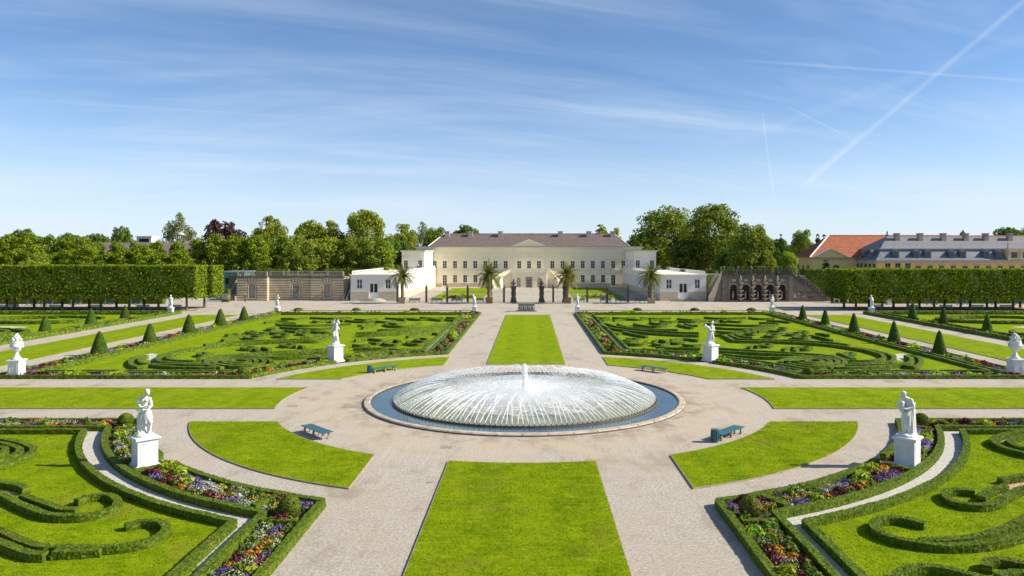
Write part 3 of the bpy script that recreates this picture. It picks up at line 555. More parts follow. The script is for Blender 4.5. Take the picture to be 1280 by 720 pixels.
MID += [(Z5, q) for q in (
    [(150, 214), (200, 233), (250, 256), (400, 260), (650, 266), (850, 276), (1050, 293), (1280, 328)], [(200, 208), (262, 232), (310, 243), (500, 248), (800, 258), (1000, 270), (1160, 288)], [(250, 204), (310, 222), (390, 228)],
    ellp(545, 213, 52, 9), ellp(780, 226, 62, 10), ellp(720, 200, 55, 8, 20, 330), ellp(795, 186, 36, 6), ellp(378, 195, 40, 7), ellp(372, 175, 40, 6), [(430, 182), (520, 176), (630, 184), (600, 196), (500, 196)], [(850, 212), (920, 226), (1020, 250)], [(890, 198), (960, 202), (990, 212)],
    [(355, 308), (395, 294), (440, 302)], ellp(495, 290, 50, 8), [(630, 325), (690, 310), (745, 318), (720, 335)], ellp(805, 312, 52, 9), [(1025, 372), (1080, 392), (1170, 414)], [(1070, 358), (1130, 372), (1200, 402)], ellp(1165, 361, 40, 9),
    [(110, 316), (300, 328), (500, 342), (700, 352), (900, 366), (1040, 378)], [(110, 338), (350, 350), (600, 362), (800, 374)], [(150, 364), (350, 380), (600, 388), (760, 384)],
    ellp(870, 428, 262, 48, 178, 420, 20), ellp(870, 424, 205, 34, 185, 520, 20), ellp(870, 420, 140, 22, 170, 500, 18), ellp(870, 418, 80, 12, 180, 500, 12),
    [(0, 120), (200, 128), (400, 134), (590, 126)], [(80, 150), (260, 160), (420, 158), (560, 146)], [(100, 180), (200, 188), (310, 182)], [(80, 208), (170, 210)], [(190, 96), (280, 104), (300, 94)], [(440, 112), (540, 114), (600, 118)], [(0, 70), (150, 76), (330, 72)], [(60, 96), (140, 92), (170, 104)], [(360, 70), (440, 80), (560, 78)], [(0, 98), (50, 92)], [(600, 152), (660, 156), (640, 168), (590, 164)], [(500, 96), (600, 98), (690, 108)])]
MID += [(Z6, q) for q in (
    [(-230, 470), (-60, 470), (130, 462), (300, 450), (400, 462), (455, 436), (445, 396), (385, 380)], [(-230, 448), (-40, 448), (160, 442), (300, 440), (370, 430), (380, 398), (335, 376)], [(-200, 430), (0, 436), (150, 428), (225, 420), (240, 388), (190, 362), (60, 330), (-60, 312)], [(-160, 408), (-40, 416), (90, 412), (158, 396), (140, 366), (60, 342), (0, 326)])]
for sgn in (1, -1):
    for (org, sc), q in MID:
        scroll(q, org, sc, WM[sgn], False, w=0.40, h=0.36, mirror=(sgn < 0))
    for q in ([(250, 372), (300, 366), (345, 376), (345, 408), (300, 425), (250, 420), (262, 395)],):
        pts = [tuple(P(1080 + x / 6.4, 385 + y / 6.4)[:2]) for x, y in q]; pts = [(sgn * x, y) for x, y in pts]
        struct(sheet('white_gravel_patch', pts if sgn > 0 else pts[::-1], 'white_gravel', 0.042))
# parterres beyond the side lawns
for sx in (-1, 1):
    xn = XL[sx][3]; wh = {-1: 'before the clipped limes, grotto side', 1: 'before the clipped limes, cascade side'}[sx]
    for nm, mt, o_, z in (('flower_bed_soil', 'soil', 0.2, 0.010), ('parterre_lawn', 'lawn', 2.2, 0.036)):
        p = [(sx * (xn + o_), 7.5 + o_), (sx * (xn + 40), 7.5 + o_), (sx * (xn + 40), YF - o_), (sx * (xn + o_), YF - o_)]; struct(sheet(nm, p if sx > 0 else p[::-1], mt, z))
    for o_ in (0.2, 2.1):
        p = np.array([(sx * (xn + 40), 7.5 + o_), (sx * (xn + o_), 7.5 + o_), (sx * (xn + o_), YF - o_), (sx * (xn + 40), YF - o_)]); hedge(resample(p, 0.1), 'long clipped box border hedge of the parterre %s' % wh, 'border hedges ' + wh, ds=0.22, jit=0.03, leaves=0.3, leaf=0.07)
    for k, (y, r) in enumerate(((57, 7.0), (57, 5.6), (38, 8), (38, 6.2), (20, 6))):
        cx = sx * (xn + 14.0); p = [(cx + r * 1.25 * math.cos(a), y + r * 0.7 * math.sin(a)) for a in np.linspace(0.6 + k, 5.9 + k, 24)]
        hedge(catmull(p, 0.2), 'curved clipped box hedge on the lawn %s' % wh, 'curved hedges ' + wh, w=0.55, h=0.45, ds=0.22, jit=0.03, leaves=0.3, leaf=0.07)
        struct(sheet('white_gravel_patch', [(cx + 3.0 * math.cos(a) * 1.3, 48 + 1.2 * math.sin(a)) for a in np.linspace(0, 6.0, 12)], 'white_gravel', 0.042)) if k == 0 else None

# ------------------------------------------------------------------ fountain
def build_fountain():
    t = thing('bell_fountain', 'large round stone basin with a ring of inward jets forming a water dome', 'fountain', (0, 0, 0))
    RO, RI, RN = 10.85, 10.40, 8.95
    m = MB(); n = 96
    prof = [(RO, 0.0), (RO, 0.08), (RO - 0.06, 0.14), (RI + 0.08, 0.16), (RI, 0.12), (RI, -0.3)]
    rim = MB()
    for r, z in prof:
        for i in range(n): rim.v.append((r * math.cos(2 * math.pi * i / n), r * math.sin(2 * math.pi * i / n), z))
    for j in range(len(prof) - 1):
        for i in range(n): rim.f.append((j * n + i, j * n + (i + 1) % n, (j + 1) * n + (i + 1) % n, (j + 1) * n + i)); rim.mi.append(1 if j in (0, 4) else 0)
    rim_o = rim.obj('rim', ['rim_stone', 'wet_stone'], t)
    jm = MB().box(RI + 0.0, RO + 0.004, -0.008, 0.008, 0.02, 0.152).mesh('joint', 'wet_stone')          # joints between the rim stones
    for k in range(48):
        o = link('joint', jm, rim_o); o.rotation_euler = (0, 0, 2 * math.pi * k / 48)
    w = MB(); w.add([(RI * math.cos(a), RI * math.sin(a), 0.05) for a in np.linspace(0, 2 * math.pi, n, endpoint=False)], [tuple(range(n))]); w.obj('water', 'pool_water', t)
    w = MB(); w.add([((RN - 0.1) * math.cos(a), (RN - 0.1) * math.sin(a), 0.125) for a in np.linspace(0, 2 * math.pi, n, endpoint=False)], [tuple(range(n))]); w.obj('inner_water', 'inner_water', t)
    ring = MB(); pr = [(RN + 0.06, 0.0), (RN + 0.06, 0.15), (RN - 0.06, 0.15), (RN - 0.06, 0.0)]
    for r, z in pr:
        for i in range(n): ring.v.append((r * math.cos(2 * math.pi * i / n), r * math.sin(2 * math.pi * i / n), z))
    for j in range(3):
        for i in range(n): ring.f.append((j * n + i, j * n + (i + 1) % n, (j + 1) * n + (i + 1) % n, (j + 1) * n + i)); ring.mi.append(0)
    rg = ring.obj('nozzle_ring', 'wet_stone', t)
    NJ = 176
    nz = MB().lathe([(0.035, 0.15), (0.03, 0.20), (0.018, 0.23), (0.018, 0.25)], 8).mesh('nozzle', 'dark_iron')
    variants = []
    for vi in range(8):
        rng = np.random.default_rng(40 + vi); pk = rng.uniform(3.0, 3.8); ht = rng.uniform(0.85, 1.2); k = ht / pk ** 2; tan = 2 * k * pk; send = pk * 2.0
        lat = (0.11 if vi % 2 else -0.11) * rng.uniform(0.5, 1.3)
        def pt(s, k=k, tan=tan, lat=lat): return np.array([-s, lat * s, 0.245 + tan * s - k * s * s])
        mb = MB(); ss = np.linspace(0, pk * 0.95, 14); mb.tube([pt(s) for s in ss], [0.020 + 0.015 * s - 0.0048 * s * s for s in ss], 5, 0)
        nd = 400; s = rng.beta(1.9, 1.25, nd) * send; c = np.stack([pt(x) for x in s]); sig = 0.008 + 0.045 * s
        c += rng.normal(0, 1, (nd, 3)) * sig[:, None] * np.array([1, 1.0, 0.7]); c[:, 2] = np.maximum(c[:, 2], 0.14)
        tg = np.stack([[-1, lat, tan - 2 * k * x] for x in s]); tg /= np.linalg.norm(tg, axis=1, keepdims=True)
        side = np.cross(tg, [0, 0, 1]); side /= np.linalg.norm(side, axis=1, keepdims=True); up = np.cross(side, tg)
        a = rng.uniform(0.015, 0.04, nd)[:, None]; b = rng.uniform(0.005, 0.010, nd)[:, None]
        V = np.stack([c - tg * a, c + side * b, c + up * b, c - side * b * 0.7 - up * b * 0.7, c + tg * a], 1).reshape(-1, 3)
        fs = np.array([(0, 1, 2), (0, 2, 3), (0, 3, 1), (4, 2, 1), (4, 3, 2), (4, 1, 3)]); Fd = (np.arange(nd)[:, None, None] * 5 + fs[None]).reshape(-1, 3)
        variants.append((mb.mesh('water_jet', 'jet_water'), np_mesh('droplets', V, Fd, 'drop_water')))
    for i in range(NJ):
        a = 2 * math.pi * i / NJ; o = link('nozzle', nz, rg, (RN * math.cos(a), RN * math.sin(a), 0))
        va = variants[random.randrange(8)]
        j = link('water_jet', va[0], t, (RN * math.cos(a), RN * math.sin(a), 0), a + random.uniform(-0.03, 0.03)); j.scale = (1, 1, random.uniform(0.95, 1.06)); link('droplets', va[1], j)['kind'] = 'stuff'
    # centre jet
    rng = np.random.default_rng(5); mb = MB(); zs = np.linspace(0.12, 2.35, 14); mb.tube([(0.03 * math.sin(z * 3) - 0.03 * z, 0, z) for z in zs], [0.05 + 0.10 * math.sin(math.pi * min(1, (z) / 2.5)) * (1 - 0.3 * z / 2.3) for z in zs], 8, 0)
    nd = 1500; z = 2.3 * rng.beta(1.2, 1.6, nd); c = np.stack([rng.normal(0, 0.05 + 0.10 * (1 - z / 2.4), nd) + 0.06, rng.normal(0, 0.05 + 0.10 * (1 - z / 2.4), nd), z + 0.1], 1)
    def drops(mb, c, lo, hi, stretch=1.8):
        nd = len(c); s = rng.uniform(lo, hi, nd)[:, None]; V = np.stack([c + s * np.array([1, 0, 0]), c + s * np.array([-0.5, 0.87, 0]), c + s * np.array([-0.5, -0.87, 0]), c + s * np.array([0, 0, stretch]), c - s * np.array([0, 0, stretch])], 1).reshape(-1, 3)
        fs = np.array([(0, 1, 3), (1, 2, 3), (2, 0, 3), (1, 0, 4), (2, 1, 4), (0, 2, 4)]); mb.add(V.tolist(), (np.arange(nd)[:, None, None] * 5 + fs[None]).reshape(-1, 3).tolist(), 1)
    cj = mb.obj('centre_jet', 'jet_water', t); mb = MB(); drops(mb, c, 0.010, 0.024); mb.obj('droplets', ['jet_water', 'drop_water'], cj)['kind'] = 'stuff'
    # falling spray where the jets land
    mb = MB(); nd = 60000; r = np.abs(rng.normal(2.4, 1.8, nd)); a = rng.uniform(0, 2 * math.pi, nd); zz = 0.14 + np.minimum(rng.exponential(0.30, nd), 0.95) * np.clip(1.5 - r / 6, 0.2, 1.2); drops(mb, np.stack([r * np.cos(a), r * np.sin(a), zz], 1), 0.006, 0.015, 2.4)
    sp = mb.obj('spray', ['jet_water', 'drop_water'], t); sp['kind'] = 'stuff'
    nr = 40; mb = MB(); V = [(0, 0, 0.16)]
    rings = np.linspace(0.3, 6.3, 14)
    for r in rings: V += [(r * math.cos(2 * math.pi * i / nr), r * math.sin(2 * math.pi * i / nr), 0.145 + random.uniform(0, 0.04)) for i in range(nr)]
    fs = [(0, 1 + i, 1 + (i + 1) % nr) for i in range(nr)] + [(1 + j * nr + i, 1 + (j + 1) * nr + i, 1 + (j + 1) * nr + (i + 1) % nr, 1 + j * nr + (i + 1) % nr) for j in range(13) for i in range(nr)]
    mb.add(V, fs); mb.obj('foam', 'foam', t)
build_fountain()

# ------------------------------------------------------------------ statues
def remesh(mb, name, voxel, smooth_it=4, mat='marble'):
    me = mb.mesh('tmp', mat); o = bpy.data.objects.new('tmp', me); COL.objects.link(o)
    r = o.modifiers.new('r', 'REMESH'); r.mode = 'VOXEL'; r.voxel_size = voxel; r.use_smooth_shade = True
    s = o.modifiers.new('s', 'SMOOTH'); s.iterations = smooth_it; s.factor = 0.45
    dg = bpy.context.evaluated_depsgraph_get(); out = bpy.data.meshes.new_from_object(o.evaluated_get(dg)); out.name = name
    bpy.data.objects.remove(o); bpy.data.meshes.remove(me)
    if not out.materials: out.materials.append(MATS[mat])
    return out
def cap(mb, p0, r0, p1, r1, n=12):
    """tapered capsule"""
    p0, p1 = Vector(p0), Vector(p1); ts = np.linspace(0, 1, 5)
    mb.tube([p0 + (p1 - p0) * t for t in ts], [r0 + (r1 - r0) * t for t in ts], n); mb.ell(p0, (r0,) * 3, n, 8); mb.ell(p1, (r1,) * 3, n, 8)
def chain(mb, pts, rad):
    for i in range(len(pts) - 1): cap(mb, pts[i], rad[i], pts[i + 1], rad[i + 1])
def head(mb, c, look=(0, -1, 0), s=1.0, hair=1.0, tilt=0.0):
    lk = Vector(look).normalized(); side = lk.cross(Vector((0, 0, 1))).normalized(); up = side.cross(lk); c = Vector(c)
    M = Matrix((side, -lk, up)).transposed(); M = Matrix.Rotation(tilt, 3, lk) @ M
    def q(x, y, z): return c + M @ Vector((x * s, y * s, z * s))
    mb.ell(c, (0.098 * s, 0.118 * s, 0.135 * s), 14, 10, M=M); mb.ell(q(0, -0.045, -0.075), (0.062 * s, 0.065 * s, 0.065 * s), 10, 8, M=M)      # skull, jaw
    mb.ell(q(0, -0.122, -0.012), (0.017 * s, 0.026 * s, 0.036 * s), 8, 6, M=M); mb.ell(q(0, -0.105, 0.032), (0.062 * s, 0.022 * s, 0.016 * s), 8, 6, M=M)   # nose, brow
    mb.ell(q(0, -0.107, -0.068), (0.030 * s, 0.016 * s, 0.014 * s), 8, 6, M=M)                                                           # mouth
    for k in (-1, 1): mb.ell(q(0.10 * k, 0.01, -0.01), (0.014 * s, 0.022 * s, 0.034 * s), 6, 6, M=M)                                       # ears
    if hair:
        mb.ell(q(0, 0.03, 0.045), (0.113 * s, 0.125 * s, 0.115 * s), 12, 8, M=M); mb.ell(q(0, 0.14 * s, 0.02), (0.06 * s * hair,) * 3, 10, 8)
        for k in range(7): a = k * 0.9; mb.ell(q(0.10 * math.cos(a), 0.05 + 0.03 * math.sin(a * 2), 0.06 + 0.06 * math.sin(a)), (0.034 * s,) * 3, 6, 5)
def hand(mb, wrist, to, s=1.0):
    w = Vector(wrist); d = (Vector(to) - w).normalized(); sd = d.cross(Vector((0.3, 0.2, 0.9))).normalized(); up = sd.cross(d)
    cap(mb, w, 0.036 * s, w + d * 0.075 * s, 0.042 * s, 8)
    for k, ln in zip((-1.5, -0.5, 0.5, 1.5), (0.065, 0.082, 0.078, 0.06)):
        b = w + d * 0.095 * s + sd * k * 0.021 * s; e = b + (d * 0.8 - up * 0.25) * ln * s * 0.6; cap(mb, b, 0.0125 * s, e, 0.012 * s, 6); cap(mb, e, 0.012 * s, e + (d * 0.5 - up * 0.7).normalized() * ln * 0.45 * s, 0.011 * s, 6)
    b = w + d * 0.03 * s - sd * 0.04 * s; cap(mb, b, 0.015 * s, b + (d * 0.6 - sd * 0.6 - up * 0.3).normalized() * 0.065 * s, 0.013 * s, 6)
def drape(mb, rings, folds=11, amp=0.10, n=44, ph=0.0, twist=0.8):
    """closed tube through rings (cx, cy, z, rx, ry) with falling folds"""
    o = len(mb.v); K = len(rings); fine = []
    for k in range(K - 1):
        for t in np.linspace(0, 1, 5, endpoint=False): fine.append([a + (b - a) * t for a, b in zip(rings[k], rings[k + 1])])
    fine.append(list(rings[-1])); m = len(fine)
    for j, (cx, cy, z, rx, ry) in enumerate(fine):
        g_ = amp * (0.35 + 0.65 * (1 - j / (m - 1))) if rings[0][2] < rings[-1][2] else amp * (0.35 + 0.65 * j / (m - 1))
        for i in range(n):
            th = 2 * math.pi * i / n; f = 1 + g_ * (math.sin(folds * th + ph + twist * z * 3) * 0.7 + 0.5 * math.sin((folds - 4) * th - ph * 2 - twist * z * 4))
            mb.v.append((cx + rx * f * math.cos(th), cy + ry * f * math.sin(th), z))
    for j in range(m - 1):
        for i in range(n): mb.f.append((o + j * n + i, o + j * n + (i + 1) % n, o + (j + 1) * n + (i + 1) % n, o + (j + 1) * n + i)); mb.mi.append(0)
    mb.f.append(tuple(o + i for i in range(n))[::-1]); mb.mi.append(0); e = o + (m - 1) * n; mb.f.append(tuple(e + i for i in range(n))); mb.mi.append(0)
def rock(mb, r=0.42, h=0.14, seed=1):
    rg = random.Random(seed)
    mb.lathe([(r, 0), (r * 0.98, h * 0.5), (r * 0.86, h), (0.05, h)], 12)
    for k in range(5): a = k * 1.3; mb.ell((r * 0.55 * math.cos(a), r * 0.55 * math.sin(a), h * 0.9), (0.12, 0.11, 0.07), 8, 6)

def fig_folded_arms():
    mb = MB(); rock(mb, 0.44, 0.14)
    z0 = 0.10
    chain(mb, [(-0.02, 0, 1.26), (0.01, 0.0, 1.42), (0.03, 0.0, 1.58), (0.05, 0.0, 1.80), (0.05, 0, 1.94)], [0.185, 0.16, 0.142, 0.175, 0.11])   # hips to shoulders
    for k in (-1, 1): mb.ell((0.05 + 0.082 * k, -0.12, 1.81), (0.075, 0.075, 0.075), 10, 8)
    cap(mb, (0.06, 0, 1.95), 0.068, (0.11, -0.02, 2.10), 0.06)
    head(mb, (0.15, -0.04, 2.21), (0.45, -0.8, -0.45), 1.08, 1.2, 0.25)
    chain(mb, [(-0.17, 0, 1.95), (-0.36, -0.03, 1.70), (-0.10, -0.22, 1.50), (0.10, -0.20, 1.53)], [0.088, 0.070, 0.052, 0.038]); hand(mb, (0.10, -0.20, 1.53), (0.3, -0.18, 1.6), 1.1)
    chain(mb, [(0.24, 0, 1.88), (0.35, -0.05, 1.55), (0.22, -0.24, 1.34), (0.12, -0.25, 1.36)], [0.085, 0.068, 0.050, 0.038]); hand(mb, (0.10, -0.25, 1.38), (-0.1, -0.26, 1.40), 1.1)
    chain(mb, [(0.10, -0.02, 1.20), (0.33, -0.14, 0.74), (0.22, 0.02, 0.22)], [0.165, 0.10, 0.060]); cap(mb, (0.22, 0.02, 0.20), 0.055, (0.26, -0.18, 0.16), 0.045)
    chain(mb, [(-0.11, 0, 1.20), (-0.15, -0.06, 0.68), (-0.16, 0.02, 0.20)], [0.165, 0.105, 0.062]); cap(mb, (-0.16, 0.02, 0.19), 0.055, (-0.18, -0.2, 0.16), 0.045)
    drape(mb, [(-0.16, 0.05, 0.10, 0.22, 0.22), (-0.18, 0.05, 0.5, 0.19, 0.20), (-0.13, 0.03, 0.95, 0.24, 0.22), (-0.01, 0.02, 1.22, 0.27, 0.225), (0.0, 0.01, 1.40, 0.21, 0.185)], 9, 0.14)
    drape(mb, [(0.20, -0.08, 0.66, 0.16, 0.16), (0.17, -0.04, 0.95, 0.20, 0.19), (0.06, 0, 1.25, 0.24, 0.21)], 7, 0.12, ph=1)
    for k in range(5): cap(mb, (-0.30 + 0.05 * k, -0.17, 1.36 - 0.03 * k), 0.040, (0.26, -0.16, 1.16 + 0.05 * k - 0.13), 0.030)      # rolled waist cloth
    drape(mb, [(0.12, 0.18, 0.1, 0.13, 0.10), (0.10, 0.16, 0.6, 0.10, 0.09), (0.05, 0.10, 1.1, 0.10, 0.08)], 6, 0.14, ph=2)
    return mb
def fig_bowed():
    mb = MB(); rock(mb, 0.46, 0.12, 4); mb.ell((0.18, 0, 0.10), (0.30, 0.30, 0.16), 10, 8)
    chain(mb, [(0.03, 0, 1.10), (0.05, 0, 1.30), (0.06, 0, 1.55), (0.0, -0.02, 1.76)], [0.19, 0.175, 0.185, 0.135])
    cap(mb, (-0.05, -0.02, 1.82), 0.075, (-0.18, -0.04, 1.93), 0.066); head(mb, (-0.24, -0.05, 2.00), (-0.85, -0.35, -0.42), 1.12, 0.8)
    chain(mb, [(0.08, -0.16, 1.76), (0.16, -0.24, 1.44), (-0.20, -0.26, 1.36)], [0.095, 0.080, 0.048]); hand(mb, (-0.20, -0.26, 1.36), (-0.42, -0.22, 1.42), 1.15)
    chain(mb, [(-0.06, 0.16, 1.74), (-0.22, 0.2, 1.46), (-0.38, 0.06, 1.36)], [0.09, 0.075, 0.05]); hand(mb, (-0.38, 0.06, 1.36), (-0.45, -0.1, 1.36), 1.1)
    for k in range(16): a = k * 2.4; mb.ell((-0.36 + 0.11 * math.cos(a), -0.06 + 0.11 * math.sin(a), 1.50 + 0.011 * k), (0.075,) * 3, 8, 6)     # sheaf held to the chest
    drape(mb, [(-0.28, -0.05, 1.18, 0.09, 0.10), (-0.31, -0.05, 1.32, 0.13, 0.14), (-0.34, -0.05, 1.50, 0.15, 0.15)], 8, 0.12)
    chain(mb, [(-0.08, -0.02, 1.08), (-0.22, -0.08, 0.62), (-0.15, 0.02, 0.14)], [0.15, 0.105, 0.062]); cap(mb, (-0.15, 0, 0.14), 0.055, (-0.34, -0.04, 0.12), 0.042)
    chain(mb, [(0.06, -0.05, 1.08), (-0.02, -0.12, 0.60), (0.04, -0.05, 0.12)], [0.15, 0.105, 0.062]); cap(mb, (0.04, -0.06, 0.12), 0.055, (-0.14, -0.12, 0.10), 0.042)
    drape(mb, [(0.20, 0.05, 0.06, 0.24, 0.26), (0.20, 0.05, 0.45, 0.20, 0.24), (0.16, 0.05, 0.95, 0.22, 0.25), (0.13, 0.04, 1.40, 0.23, 0.25), (0.09, 0.02, 1.70, 0.16, 0.19)], 10, 0.13, twist=0.4)
    drape(mb, [(-0.06, 0.0, 0.62, 0.20, 0.19), (-0.03, 0.0, 0.9, 0.24, 0.22), (0.02, 0, 1.22, 0.23, 0.21)], 9, 0.12, ph=1)
    for k in range(4): cap(mb, (0.26, -0.18 + 0.03 * k, 1.62 - 0.09 * k), 0.045, (-0.14, -0.22, 1.20 - 0.06 * k), 0.035)
    return mb
def fig_lifting():
    mb = MB(); rock(mb, 0.42, 0.14, 2)
    chain(mb, [(0, 0, 1.08), (0.02, 0, 1.32), (0.0, 0, 1.58)], [0.19, 0.17, 0.19]); cap(mb, (0, 0, 1.70), 0.075, (-0.16, -0.02, 1.86), 0.066); head(mb, (-0.22, -0.03, 1.97), (-0.4, -0.9, 0.1), 1.12)
    chain(mb, [(-0.2, 0, 1.64), (-0.32, -0.1, 1.38), (-0.06, -0.2, 1.34)], [0.09, 0.07, 0.05]); hand(mb, (-0.06, -0.2, 1.34), (0.1, -0.2, 1.36), 1.1)
    chain(mb, [(0.2, 0, 1.64), (0.36, -0.06, 1.46), (0.22, -0.16, 1.68)], [0.09, 0.07, 0.05]); hand(mb, (0.22, -0.16, 1.68), (0.2, -0.16, 1.85), 1.1)
    chain(mb, [(0.10, -0.14, 1.40), (0.14, -0.16, 1.68), (0.16, -0.12, 1.92)], [0.14, 0.12, 0.12]); cap(mb, (0.17, -0.10, 1.98), 0.06, (0.20, -0.08, 2.08), 0.05); head(mb, (0.22, -0.08, 2.17), (0.5, -0.7, 0.3), 0.95)
    chain(mb, [(0.26, -0.1, 1.92), (0.40, -0.1, 1.98), (0.34, -0.1, 2.24)], [0.065, 0.055, 0.036]); hand(mb, (0.34, -0.1, 2.24), (0.3, -0.1, 2.4))
    chain(mb, [(0.06, -0.1, 1.93), (-0.04, -0.14, 2.10), (-0.02, -0.12, 2.30)], [0.065, 0.055, 0.036]); hand(mb, (-0.02, -0.12, 2.30), (0.02, -0.1, 2.5))
    chain(mb, [(0.06, -0.16, 1.38), (-0.12, -0.26, 1.14), (-0.04, -0.24, 0.82)], [0.11, 0.08, 0.05])
    chain(mb, [(-0.1, 0, 1.05), (-0.18, -0.05, 0.6), (-0.20, 0, 0.16)], [0.15, 0.11, 0.065]); chain(mb, [(0.1, 0, 1.05), (0.2, -0.1, 0.6), (0.16, 0.02, 0.16)], [0.15, 0.11, 0.065])
    drape(mb, [(0.04, 0.06, 0.1, 0.32, 0.24), (0.04, 0.05, 0.5, 0.26, 0.22), (0.03, 0.02, 1.0, 0.23, 0.21), (0.02, 0, 1.28, 0.21, 0.19)], 10, 0.15)
    return mb
def fig_holding_child():
    mb = MB(); rock(mb, 0.44, 0.16, 3)
    chain(mb, [(0.02, 0, 1.12), (0.06, 0, 1.36), (0.10, 0, 1.62)], [0.19, 0.17, 0.19]); cap(mb, (0.12, 0, 1.74), 0.076, (0.14, -0.03, 1.9), 0.068); head(mb, (0.14, -0.05, 2.02), (-0.7, -0.7, -0.15), 1.12)
    chain(mb, [(-0.06, 0, 1.68), (-0.28, -0.12, 1.52), (-0.40, -0.12, 1.66)], [0.09, 0.07, 0.05]); hand(mb, (-0.40, -0.12, 1.66), (-0.5, -0.1, 1.76), 1.1)
    chain(mb, [(0.28, 0, 1.66), (0.34, -0.06, 1.36), (0.10, -0.22, 1.34)], [0.09, 0.07, 0.05]); hand(mb, (0.10, -0.22, 1.34), (-0.1, -0.22, 1.4), 1.1)
    chain(mb, [(-0.22, -0.1, 1.56), (-0.40, -0.1, 1.70)], [0.11, 0.10]); head(mb, (-0.52, -0.12, 1.80), (-0.6, -0.7, 0.3), 0.85, 0.6); chain(mb, [(-0.22, -0.12, 1.5), (-0.1, -0.24, 1.42), (-0.16, -0.22, 1.22)], [0.08, 0.06, 0.04]); chain(mb, [(-0.4, -0.14, 1.72), (-0.58, -0.18, 1.62), (-0.62, -0.18, 1.74)], [0.05, 0.04, 0.03])
    chain(mb, [(-0.1, 0, 1.08), (-0.18, -0.06, 0.6), (-0.22, 0, 0.18)], [0.155, 0.11, 0.065]); chain(mb, [(0.12, 0, 1.08), (0.24, -0.06, 0.62), (0.24, 0.02, 0.18)], [0.155, 0.11, 0.065])
    drape(mb, [(-0.06, 0.06, 0.1, 0.30, 0.22), (-0.06, 0.05, 0.6, 0.24, 0.21), (0.0, 0.02, 1.1, 0.23, 0.2), (0.04, 0.01, 1.34, 0.2, 0.18)], 10, 0.15); mb.ell((-0.2, 0, 0.2), (0.24, 0.22, 0.18), 10, 8)
    return mb
def fig_standing(kind):
    mb = MB(); rock(mb, 0.36, 0.12, kind)
    bow = {0: -0.10, 1: 0.0, 2: 0.05, 3: 0.03, 4: 0.0, 5: -0.05}[kind]
    chain(mb, [(0, 0, 1.08), (bow * 0.4, 0, 1.32), (bow, 0, 1.60)], [0.185, 0.165, 0.185]); cap(mb, (bow, 0, 1.72), 0.075, (bow * 1.6, -0.02, 1.84), 0.066); head(mb, (bow * 2.0, -0.03 if kind != 1 else 0.03, 1.97), (bow * 6 + 0.2, -0.9 if kind != 1 else 0.9, -0.1), 1.12, 0.8)
    A = {0: [(-0.3, -0.1, 1.32), (-0.12, -0.22, 1.42)], 1: [(-0.42, 0.05, 1.38), (-0.2, -0.02, 1.16)], 2: [(-0.34, 0, 1.32), (-0.3, -0.1, 1.06)], 3: [(-0.36, -0.05, 1.36), (-0.18, -0.2, 1.2)], 4: [(-0.3, 0, 1.34), (-0.26, -0.1, 1.05)], 5: [(-0.38, 0, 1.45), (-0.3, -0.15, 1.72)]}[kind]
    B = {0: [(0.24, -0.1, 1.32), (0.02, -0.22, 1.30)], 1: [(0.44, 0.05, 1.40), (0.22, -0.04, 1.16)], 2: [(0.38, -0.05, 1.44), (0.22, -0.18, 1.66)], 3: [(0.34, 0, 1.34), (0.36, -0.1, 1.06)], 4: [(0.36, -0.06, 1.4), (0.14, -0.2, 1.44)], 5: [(0.3, 0, 1.33), (0.2, -0.16, 1.15)]}[kind]
    for pts, s_ in ((A, -1), (B, 1)):
        chain(mb, [(bow + 0.2 * s_, 0, 1.66)] + pts, [0.09, 0.07, 0.05]); hand(mb, pts[1], tuple(Vector(pts[1]) * 2 - Vector(pts[0])), 1.1)
    chain(mb, [(-0.1, 0, 1.05), (-0.16, -0.05, 0.6), (-0.16, 0, 0.14)], [0.155, 0.11, 0.065]); chain(mb, [(0.1, 0, 1.05), (0.18, -0.08, 0.6), (0.2, 0.02, 0.14)], [0.155, 0.11, 0.065])
    if kind == 1: drape(mb, [(0, 0.05, 0.75, 0.24, 0.2), (0, 0.02, 1.1, 0.23, 0.2), (0, 0.01, 1.3, 0.2, 0.18)], 10, 0.15); cap(mb, (0.2, 0.1, 0.1), 0.12, (0.16, 0.06, 0.8), 0.09)
    else: drape(mb, [(0, 0.05, 0.1, 0.27, 0.2), (0, 0.05, 0.6, 0.23, 0.2), (0, 0.02, 1.1, 0.22, 0.19), (bow * 0.5, 0.01, 1.4, 0.19, 0.17)], 10, 0.15, ph=kind)
    if kind in (0, 4): drape(mb, [(0.16 + bow, 0.12, 0.5, 0.14, 0.12), (0.14 + bow, 0.12, 1.1, 0.15, 0.12), (0.1 + bow, 0.06, 1.66, 0.16, 0.13)], 7, 0.14)
    return mb
